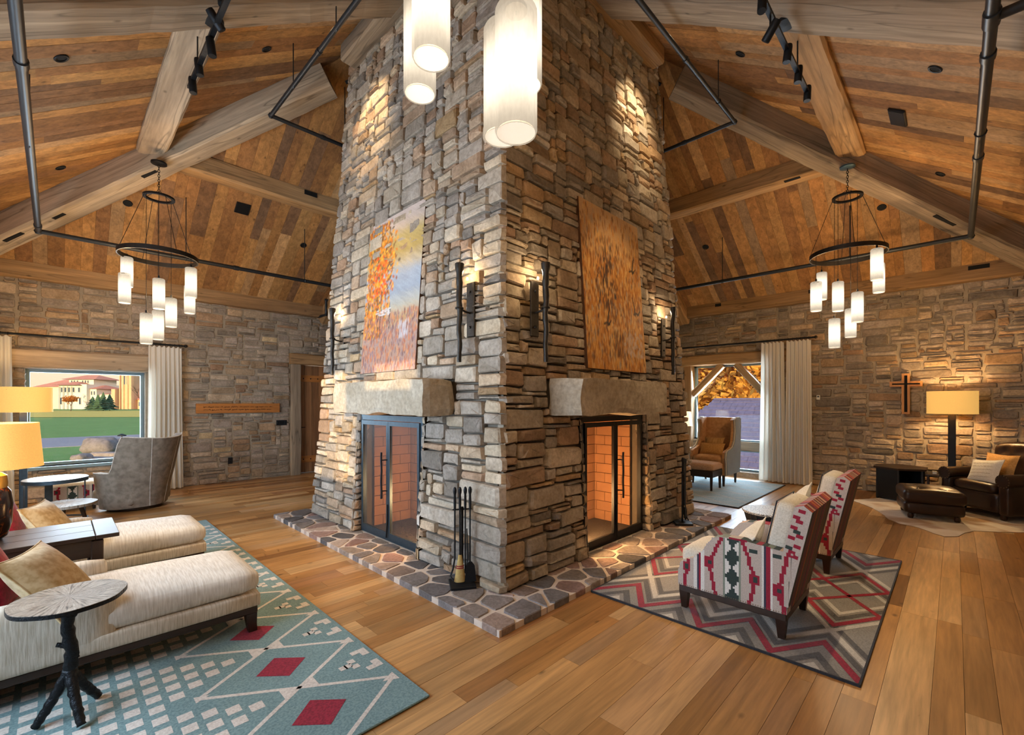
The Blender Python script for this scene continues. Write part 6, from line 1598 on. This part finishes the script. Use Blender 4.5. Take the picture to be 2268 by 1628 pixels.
pl = pillow('throw_pillow', (8.62, -.28, .585), .40, .34, .12, (math.radians(-24), math.radians(-6), math.radians(225)), 'white_linen', 'cream pillow printed with lines of handwriting in the leather armchair', 'leather chair pillows')
rs_ = random.Random(8); mb = MB()
for ln in range(5):
    x = -.13; z = .10-ln*.048; pts = []
    while x < .13: pts.append((x, -.062*(max(0, 1-(x/.2)**2)**.45)*(max(0, 1-(z/.17)**2)**.45)-.0015, z+rs_.uniform(-.006, .006))); x += .004
    mb.tube(pts, .0012, 4)
    mb2 = [tuple((p[0], -p[1], p[2])) for p in pts]; mb.tube(mb2, .0012, 4)
pbr('faded_ink', hexc('#8a7660'), .9); tag(mb.build('handwriting_lines', 'faded_ink', pl), kind='stuff')
pillow('throw_pillow', (8.78, -.42, .63), .42, .38, .12, (math.radians(-16), 0, math.radians(222)), 'amber_cloth', 'golden pillow behind the handwriting pillow', 'leather chair pillows')
# floor lamp, cabinet, small box
f2 = thing('floor_lamp', 'floor lamp with amber drum shade and square black post beside the cross', 'lamp', (9.20, .03, 0))
MB().cbox((0, 0, .015), (.30, .30, .03), ch=.004).build('lamp_base', 'black_iron', f2); MB().cbox((0, 0, .68), (.085, .085, 1.30), ch=.004).build('post', 'black_iron', f2)
drum_shade(f2, 1.335, 1.655, .275, .275, 'linen_shade', 34)
cb = thing('side_cabinet', 'small black open-shelf cabinet with wooden top against the right stone wall', 'cabinet', (9.16, .60, .009), math.radians(-12))
hexa = [(.30*math.cos(PI/3*k+.2), .30*math.sin(PI/3*k+.2)) for k in range(6)]
MB().prism([(x*1.18, y*1.18) for x, y in hexa], .47, .497).build('cabinet_top', 'dark_wood', cb, fix=True)
for z in (.02, .20): MB().prism([(x*.97, y*.97) for x, y in hexa], z, z+.02).build('shelf', 'black_plastic', cb, fix=True)
for k in range(6):
    (xa, ya), (xb, yb) = hexa[k], hexa[(k+1) % 6]
    if k == 3: continue
    d_ = math.hypot(xb-xa, yb-ya); M_ = Tr((xa+xb)/2, (ya+yb)/2, .245)@Rz(math.atan2(yb-ya, xb-xa)); MB().cbox((0, 0, 0), (d_-.004, .018, .45), ch=.003, M=M_).build('side_panel', 'black_plastic', cb)
for x, y in hexa: MB().cbox((x, y, .235), (.03, .03, .47), ch=.004).build('corner_post', 'black_iron', cb)
st2 = thing('end_table', 'tiny dark side table between the cabinet and the leather armchair', 'table', (9.05, .20, .009)); MB().cbox((0, 0, .43), (.26, .22, .02), ch=.003).build('table_top', 'dark_wood', st2)
for lx in (-.10, .10):
    for ly in (-.08, .08): MB().cbox((lx, ly, .21), (.025, .025, .42), ch=.003).build('leg', 'leg_wood', st2)
O = Vector((9.0, .21, .451)); cd_ = thing('small_card_box', 'small cream card box on the tiny dark side table', 'box', O); MB().cbox((0, 0, .02), (.06, .045, .035), ch=.002).build('box_body', 'white_linen', cd_); MB().cbox((0, 0, .040), (.064, .049, .006), ch=.001).build('box_lid', 'ivory_cloth', cd_)
# ================================================================== fire tools
pbr('straw', hexc('#b5995e'), .9, nscale=60, namt=.3); 
def tools(x, y, rz, label, broom):
    o = thing('fire_tool_set', label, 'fire tools', (x, y, .054), rz, 'fireplace tool sets')
    MB().cbox((0, 0, .011), (.20, .20, .022), ch=.004).build('base_plate', 'black_iron', o)
    MB().tube([(0, 0, .02), (0, 0, .62)], .010, 8).build('stand_rod', 'black_iron', o, smooth=True)
    MB().tube([(-.075, 0, .60), (.075, 0, .60)], .006, 6).build('hook_bar', 'black_iron', o)
    def handle(x_, par): MB().lathe([(.009, .60), (.011, .66), (.009, .72), (.013, .735), (.015, .755), (.010, .775), (0, .782)], 10, c=(x_, -.018, 0)).build('handle', 'black_iron', par, smooth=True)
    p_ = MB().tube([(-.06, -.018, .62), (-.06, -.018, .22), (-.075, -.02, .14), (-.095, -.03, .09), (-.075, -.05, .06)], .007, 8).build('poker', 'black_iron', o, smooth=True); handle(-.06, p_)
    s_ = MB().tube([(.06, -.018, .62), (.06, -.018, .17)], .006, 8).build('shovel', 'black_iron', o, smooth=True); handle(.06, s_)
    MB().prism([(-.045, .04), (.045, .04), (.035, .16), (.012, .19), (-.012, .19), (-.035, .16)], -.012, -.006, lambda u, w, a: (.06+u, a-.02-.12*(.19-w), w)).build('shovel_pan', 'black_iron', s_, fix=True)
    t_ = MB().tube([(.022, -.018, .62), (.022, -.018, .10)], .006, 8).build('tongs', 'black_iron', o, smooth=True); handle(.022, t_)
    MB().tube([(.034, -.018, .45), (.042, -.02, .22), (.024, -.03, .10)], .005, 6).build('tong_arm', 'black_iron', t_, smooth=True)
    if broom:
        b_ = MB().tube([(-.02, -.02, .62), (-.02, -.025, .25)], .007, 8).build('broom', 'black_iron', o, smooth=True); handle(-.02, b_)
        MB().lathe([(.014, .25), (.020, .21), (.034, .12), (.046, .045), (.04, .04)], 14, c=(-.02, -.028, 0), sy=.6).build('broom_head', 'straw', b_, smooth=True)
        for z in (.15, .165): MB().lathe([(.031, z-.004), (.0325, z), (.031, z+.004)], 14, c=(-.02, -.028, 0), sy=.62, caps=False).build('stitch_band', 'rug_red', b_)
    else:
        b_ = MB().tube([(-.02, -.018, .62), (-.02, -.02, .22)], .007, 8).build('brush', 'black_iron', o, smooth=True); handle(-.02, b_)
        MB().tube([(-.02+.05*math.sin(t*PI/8), -.03, .13+.075*math.cos(t*PI/8)) for t in range(16)], .006, 6, closed=True).build('loop_grate', 'black_iron', b_, smooth=True)
tools(2.255, 2.775, math.radians(-32), 'black fireplace tool set with straw broom by the left fireplace', True)
tools(5.245, 2.315, math.radians(38), 'black fireplace tool set with loop and shovel by the right fireplace', False)
# patterned ottoman behind the metal table
po = thing('patterned_ottoman', 'red and green patterned ottoman glimpsed under the white-topped metal table', 'ottoman', (.18, 8.86, 0))
mb = MB(); c_ = .0125
for i in range(40):
    for j in range(20):
        u, z = i*c_, .10+j*c_
        mb.poly([(-.25+u, -.251, z), (-.25+u+c_, -.251, z), (-.25+u+c_, -.251, z+c_), (-.25+u, -.251, z+c_)], K_[art(u+.15, z+.1)])
tag(mb.build('woven_stripe_panel', 'woven_print', po), kind='stuff')
MB().rbox((0, 0, .24), (.5, .5, .30), .03, 6).build('body', 'ivory_cloth', po, smooth='all')
for lx in (-.2, .2):
    for ly in (-.2, .2): MB().tube([(lx, ly, .10), (lx, ly, 0)], [.025, .017], 8).build('leg', 'leg_wood', po, smooth=True)
# ================================================================== outside the left window: lawn, path, rocks, villa, church
pbr('grass', hexc('#5f8a3c'), .95, nscale=.8, namt=.25, bump=(30, .5)); pbr('asphalt', hexc('#8f8c94'), .9, nscale=3, namt=.1)
pbr('villa_wall', hexc('#d8cfc4'), .9); pbr('villa_cream', hexc('#e8d2b0'), .9); pbr('roof_tile', hexc('#c8826a'), .9, nscale=1.5, namt=.25); pbr('far_glass', hexc('#3c4a5c'), .2); pbr('church_stone', hexc('#dcae88'), .9, nscale=1.0, namt=.2)
stone('field_rock', [(0, hexc('#7a7478')), (1, hexc('#a89a94'))], bump=.5, sc=(1.5, 9)); pbr('bark', hexc('#4c3a2c'), .95, nscale=6, namt=.3); pbr('conifer', hexc('#3f5a3c'), .95, nscale=2.5, namt=.4)
GZ = -0.35
gl = MB(); gl.add([(-120, Y1+.32, GZ), (9.98, Y1+.32, GZ), (60, 30, GZ), (140, 150, GZ), (-40, 260, GZ), (-160, 180, GZ)], [(0, 1, 2, 3, 4, 5)]); tag(gl.build('lawn', 'grass'), kind='structure')
mb = MB(); q = [on_z(x_, y_, GZ) for x_, y_ in ((-60, 925), (360, 924), (360, 909.5), (-60, 909.5))]; mb.add([(p.x, p.y, GZ+.03) for p in q], [(0, 1, 2, 3)]); pbr('sunlit_grass', hexc('#c9b04a'), .95, nscale=.3, namt=.2); tag(mb.build('field_sunlit_grass', 'sunlit_grass'), kind='structure')  # sunlit strip of the far lawn: low sun painted in as yellow grass colour
mb = MB(); q = [on_z(x_, y_, GZ) for x_, y_ in ((-40, 1000), (345, 979.5), (345, 961.5), (-40, 977))]; mb.add([tuple(p) for p in q]+[(p.x, p.y, GZ+.02) for p in q], [(4, 5, 6, 7), (0, 1, 5, 4), (1, 2, 6, 5), (2, 3, 7, 6), (3, 0, 4, 7)]); tag(mb.build('path', 'asphalt', fix=True), kind='structure')
def rock(px, py, w, h, dep, label, seed, name='boulder', sink=.05, group='garden rocks'):
    p = on_z(px, py, GZ); o = thing(name, label, 'rock', (p.x, p.y, GZ-sink), AZ-PI/2, group)
    def f(v):
        k = 1+.22*noise.noise(v*2.2/max(w, .3)+Vector((seed, 0, 0)))+.10*noise.noise(v*6/max(w, .3)+Vector((0, seed, 0))); return Vector((v.x*k, v.y*k, v.z*k))
    MB().rbox((0, dep/2, h/2), (w, dep, h), min(w, h, dep)*.42, 9, fn=f, t=(random.Random(seed).random(), .6, .4)).build('rock_body', 'field_rock', o, smooth='all'); return o
rock(202, 1006, 1.0, .62, .8, 'large rounded boulder on the lawn outside the left window', 3)
rock(247, 985, .55, .30, .5, 'small grey rock right of the large boulder', 4)
for k, (px, py, w, h) in enumerate(((232, 1012, .95, .16), (275, 999, .62, .22), (262, 984, .6, .16), (296, 990, .5, .2), (215, 1024, 1.25, .14), (283, 1018, .55, .2), (164, 1028, .34, .30), (306, 1006, .4, .22), (245, 1026, .7, .12))):
    rock(px, py, w, h, .5, ['flat pale ledge stone below the large boulder', 'pale block stone right of the boulder', 'pale slab behind the block stone', 'pale rock next to the swivel chair wing', 'long blue-grey ledge stone at the window bottom', 'pinkish stone at the end of the lowest ledge', 'pointed pale stone at the left end of the ledge', 'pale stone against the window edge', 'low flat stone in the middle of the lowest ledge'][k], 10+k, 'ledge_stone', .02)
p = on_z(270, 985, GZ); gp = thing('path_light', 'dark mushroom path light beside the garden rocks', 'garden light', p); MB().tube([(0, 0, 0), (0, 0, .42)], .02, 8).build('stem', 'black_iron', gp); MB().lathe([(.16, .38), (.15, .42), (.05, .47), (0, .48)], 16).build('cap', 'black_iron', gp, smooth=True)
FD = 118.0; SC = FD/FPX
def far(px0): p = at_d(px0, CYP, FD); return Vector((p.x, p.y, GZ))
def farn(px, dd): p = at_d(px, CYP, FD-dd); return Vector((p.x, p.y, GZ))
def hz(py): return (CYP-py)*SC+HC-GZ       # height above the ground at that distance
def block(o, px0, a, b, ya, yb, y0, dep, mat, name='wall'):   # pixel columns a..b, pixel rows ya (top)..yb
    return MB().box((a-px0)*SC, (b-px0)*SC, y0, y0+dep, hz(yb), hz(ya)).build(name, mat, o)
def hip_roof(o, px0, a, b, ya, yb, y0, dep, mat='roof_tile', over=.5):
    x0, x1 = (a-px0)*SC-over, (b-px0)*SC+over; zA, zB = hz(yb), hz(ya); i = min((x1-x0), dep)*.4
    MB().add([(x0, y0-over, zA), (x1, y0-over, zA), (x1, y0+dep+over, zA), (x0, y0+dep+over, zA), (x0+i, y0+dep/2, zB), (x1-i, y0+dep/2, zB)], [(0, 1, 5, 4), (1, 2, 5), (2, 3, 4, 5), (3, 0, 4), (3, 2, 1, 0)]).build('roof', mat, o)
def windows(o, px0, cols, ya, yb, y0, w=2.2, mat='far_glass'):
    for cx_ in cols:
        f = MB().box((cx_-w/2-px0)*SC, (cx_+w/2-px0)*SC, y0-.12, y0-.02, hz(yb), hz(ya)).build('window', 'villa_wall', o); MB().box((cx_-w/2+.5-px0)*SC, (cx_+w/2-.5-px0)*SC, y0-.16, y0-.10, hz(yb-.5), hz(ya+.5)).build('pane', mat, f)
vb = far(150); vl = thing('villa', 'white villa with red tile roofs and a square tower room far across the lawn', 'building', vb, AZ-PI/2); P0 = 150
block(vl, P0, 56, 132, 856, 907, 3, 9, 'villa_cream'); hip_roof(vl, P0, 54, 134, 838, 856, 3, 9)
block(vl, P0, 131, 192, 851, 907, 0, 10, 'villa_wall'); hip_roof(vl, P0, 132, 178, 845, 853, -1, 6)
block(vl, P0, 128, 184, 838, 853, 3, 7, 'villa_wall'); hip_roof(vl, P0, 124, 186, 828, 839, 3, 7, over=.9)
block(vl, P0, 184, 206, 860, 907, 1, 8, 'villa_wall'); hip_roof(vl, P0, 182, 208, 852, 861, 1, 8)
block(vl, P0, 200, 246, 873, 907, 2, 8, 'villa_wall'); hip_roof(vl, P0, 198, 247, 868, 874, 2, 8, over=.3)
windows(vl, P0, (135, 141, 148, 160, 166, 172), 841, 848, 3, 3.2); windows(vl, P0, (138, 146, 154, 164, 176), 858, 869, 0, 4.2); windows(vl, P0, (136, 150, 178), 880, 896, 0, 4.5); windows(vl, P0, (189, 196, 202), 866, 875, 1, 3.2); windows(vl, P0, (206, 216, 228, 238), 882, 896, 2, 5.5)
for cx_ in (134, 143, 152, 161): MB().box((cx_-.5-P0)*SC, (cx_+.5-P0)*SC, -.5, -.3, hz(907), hz(856)).build('column', 'villa_wall', vl)
cb_ = far(285); ch = thing('church', 'orange-lit stone church with a square tower at the right of the window view', 'building', cb_, AZ-PI/2); P0 = 285
block(ch, P0, 269, 290, 800, 907, 0, 3, 'church_stone', 'tower'); block(ch, P0, 256, 318, 884, 907, 2, 9, 'church_stone'); hip_roof(ch, P0, 252, 322, 862, 885, 2, 9)
block(ch, P0, 254, 262, 862, 907, -1, 2, 'church_stone', 'buttress')
windows(ch, P0, (276, 283), 832, 852, 0, 4.2); windows(ch, P0, (264, 274, 284, 296, 306), 890, 900, 2, 4.5)
for cx_ in (267, 275, 284, 292): MB().box((cx_-.8-P0)*SC, (cx_+.8-P0)*SC, -.3, .1, hz(907), hz(812)).build('pier', 'church_stone', ch)
def leaf_mat(name, a, b):
    m, nt, bs = newmat(name); t_ = tintco(nt); sp = nd(nt, 'ShaderNodeSeparateColor', {'Color': t_.outputs['Color']}); c_ = ramp(nt, sp.outputs[0], [(0, a), (1, b)])
    nt.links.new(c_, bs.inputs['Base Color']); bs.inputs['Roughness'].default_value = .8; tl_ = nd(nt, 'ShaderNodeBsdfTranslucent'); nt.links.new(c_, tl_.inputs['Color'])
    mx = nd(nt, 'ShaderNodeMixShader', {0: .4, 1: bs.outputs[0], 2: tl_.outputs[0]}); nt.links.new(mx.outputs[0], nt.nodes['Material Output'].inputs['Surface'])
leaf_mat('leaf_gold', hexc('#c98a2a'), hexc('#efc058')); leaf_mat('leaf_orange', hexc('#b86a2a'), hexc('#dd9a4a'))
def tree(loc, h, rad, nleaf, ls, label, group, seed, leaf=None, spread=.5, trunk=.02, name='tree', first=.3):
    r = random.Random(seed); o = thing(name, label, 'tree', loc, 0, group); mb = MB(); tips = []
    def grow(p, d, L, w, dep):
        q = p+d*L; mb.tube([p, p.lerp(q, .5)+Vector((r.uniform(-1, 1), r.uniform(-1, 1), 0))*L*.04, q], [w, w*.85, w*.62], 5, caps=False)
        if dep == 0: tips.append(q); return
        for _ in range(3 if dep > 1 else 4):
            nd_ = (d+Vector((r.uniform(-1, 1), r.uniform(-1, 1), r.uniform(-.2, .7)))*spread*1.3).normalized(); grow(p.lerp(q, r.uniform(.65, 1)), nd_, L*r.uniform(.55, .75), w*.55, dep-1)
    grow(Vector((0, 0, 0)), Vector((r.uniform(-.05, .05), r.uniform(-.05, .05), 1)).normalized(), h*first, h*trunk, 4)
    mb.build('branches', 'bark', o)
    if nleaf:
        lf = MB()
        for _ in range(nleaf):
            c_ = r.choice(tips)+Vector((r.gauss(0, rad*.16), r.gauss(0, rad*.16), r.gauss(0, rad*.14))); u = Vector((r.uniform(-1, 1), r.uniform(-1, 1), r.uniform(-1, 1))).normalized()*ls; v = u.orthogonal().normalized()*ls*.7; lf.add([c_-u, c_+v, c_+u, c_-v], [(0, 1, 2, 3)], (r.random(), 0, 0))
        tag(lf.build('foliage', leaf, o), kind='stuff')
    return o
tree(farn(97, 12), 7.8, 3, 0, 0, 'leafless tree in front of the villa wing', 'campus trees', 3, spread=.45, trunk=.012)
tree(farn(312, 10), 8.6, 3, 0, 0, 'leafless tree beside the church tower', 'campus trees', 4, spread=.45, trunk=.012)
tree(farn(157, 25), 4.0, 1.6, 420, .22, 'small orange-leaved tree in front of the villa', 'campus trees', 5, 'leaf_orange', .35, .02)
tree(farn(195, 22), 3.0, 1.2, 0, 0, 'thin leafless sapling left of the evergreens', 'campus trees', 6, None, .35, .012)
def conifer(px, dd, h, w, label, seed):
    r = random.Random(seed); b = farn(px, dd); o = thing('evergreen', label, 'tree', b, 0, 'evergreens across the lawn'); MB().tube([(0, 0, 0), (0, 0, h*.3)], .08, 6).build('trunk', 'bark', o)
    mb = MB(); n = 14
    for k in range(7):
        z0 = h*(.06+.125*k); rr = w*(1-k/7.6); vs = [(rr*(1+.25*r.uniform(-1, 1))*math.cos(2*PI*i/n), rr*(1+.25*r.uniform(-1, 1))*math.sin(2*PI*i/n), z0+r.uniform(-.1, .1)) for i in range(n)]+[(0, 0, z0+h*.24)]
        mb.add(vs, [(i, (i+1) % n, n) for i in range(n)])
    mb.build('needles', 'conifer', o)
for k, (px, dd, h, w) in enumerate(((205, 20, 3.0, 1.5), (217, 24, 3.4, 1.3), (229, 22, 3.9, 1.5), (243, 20, 3.6, 1.6))): conifer(px, dd, h, w, ['squat evergreen at the left end of the row', 'evergreen second from the left in the row', 'tallest evergreen, third in the row', 'bluish evergreen at the right end of the row'][k], k)
# ================================================================== outside the right window: shingled roof, golden trees
pbr('shingle', hexc('#6d6784'), .85, nscale=5, namt=.35, bump=(20, .4)); pbr('hill_ground', hexc('#b88a4a'), .95, nscale=.5, namt=.3)
RX0, RX1, RZ1, RSL = 13.0, 18.9, 1.58, .66
rf_ = thing('neighbour_roof', 'purple-grey shingled roof just outside the right window', 'roof', (RX0, 6, RZ1-RSL*(RX1-RX0)-.1)); ob_ = Vector(rf_.location)
mb = MB(); V_ = lambda x, y, dz=0: Vector((x, y, RZ1-RSL*(RX1-x)+dz))-ob_
mb.poly([V_(RX0, 2.2), V_(RX0, 9.4), V_(RX1, 7.0), V_(RX1, 2.2)]); mb.poly([V_(RX1, 2.2), V_(RX1, 7.0), V_(RX1, 7.0)+Vector((5, 2, -3.5)), V_(RX1, 2.2)+Vector((5, 0, -3.5))]); mb.poly([V_(RX0, 9.4), V_(RX0, 9.4)+Vector((8, 2, -1.5)), V_(RX1, 7.0)+Vector((5, 2, -3.5)), V_(RX1, 7.0)]); mb.build('deck', 'shingle', rf_)
rk = random.Random(6); row = 0; x = 14.9
while x < RX1-.02:
    y = 3.6+(.13 if row % 2 else 0)
    lim = 7.0+(RX1-x)*.4
    while y < lim-.1:
        w = rk.uniform(.2, .32); a, b_ = y+.004, min(lim, y+w)-.004; l0 = .035+rk.uniform(0, .012)
        MB().add([V_(x, a, l0), V_(x, b_, l0), V_(x+.27, b_, .012), V_(x+.27, a, .012), V_(x, a, .004), V_(x, b_, .004)], [(0, 1, 2, 3)[::-1], (0, 4, 5, 1)[::-1]], (rk.random(),)*3).build('shingle', 'shingle', rf_, fix=True); y += w
    x += .225; row += 1
MB().tube([V_(RX1, 2.2, .03), V_(RX1, 7.0, .03)], .06, 6).build('ridge_cap', 'shingle', rf_)
mb = MB(); mb.add([(10.0, -20, -4.2), (10.0, 9.8, -4.2), (60, 40, -4.2), (60, -20, -4.2)], [(0, 3, 2, 1)]); mb.add([(22, 0, -3.8), (22, 30, -3.8), (48, 45, 9), (48, -8, 9)], [(0, 3, 2, 1)]); tag(mb.build('hill', 'hill_ground'), kind='structure')
LB = ['golden tree at the left of the right window view', 'golden tree with dark forked trunk above the roof ridge', 'pale gold tree near the curtain', 'golden tree behind the ridge centre', 'golden tree deep in the wood', 'amber tree at the back of the wood', 'golden tree near the slanting brace', 'amber tree beyond the roof hip']
for k, (x_, y_, h_) in enumerate(((24, 10.2, 9), (23.5, 8.2, 7.5), (25, 6.6, 8.5), (27, 8.0, 10), (29, 10.5, 11), (30, 6.2, 11), (26, 12.5, 9.5), (31, 13.5, 11))):
    tree((x_, y_, -3.9+(x_-22)*.4), h_, 3.2, 1500, .20, LB[k], 'autumn wood outside the right window', 40+k, 'leaf_gold' if k % 3 else 'leaf_orange', .55, .014, 'autumn_tree', .36)
lf = MB(); r_ = random.Random(77)
for _ in range(9000):
    x_ = r_.uniform(31, 46); y_ = r_.uniform(4, 30); z_ = -3.8+(x_-22)*.49+r_.uniform(0, 6.5); u = Vector((r_.uniform(-1, 1), r_.uniform(-1, 1), r_.uniform(-1, 1))).normalized()*.42; v = u.orthogonal().normalized()*.32; c_ = Vector((x_, y_, z_)); lf.add([c_-u, c_+v, c_+u, c_-v], [(0, 1, 2, 3)], (r_.random(), 0, 0))
wf = lf.build('woodland_foliage', 'leaf_gold'); tag(wf, 'dense golden autumn foliage filling the hillside behind the roof', 'foliage', kind='stuff')
# unseen wall and roof added to keep the low sun off the near-left window (out of the picture)
mb = MB(); mb.box(-6.0, X0-.1, 1.55, 1.70, GZ, 3.2); mb.box(-6.0, X0-.1, 1.55, 7.4, 3.2, 3.35); tag(mb.build('wall_sun_blocker', 'plaster'), kind='structure')
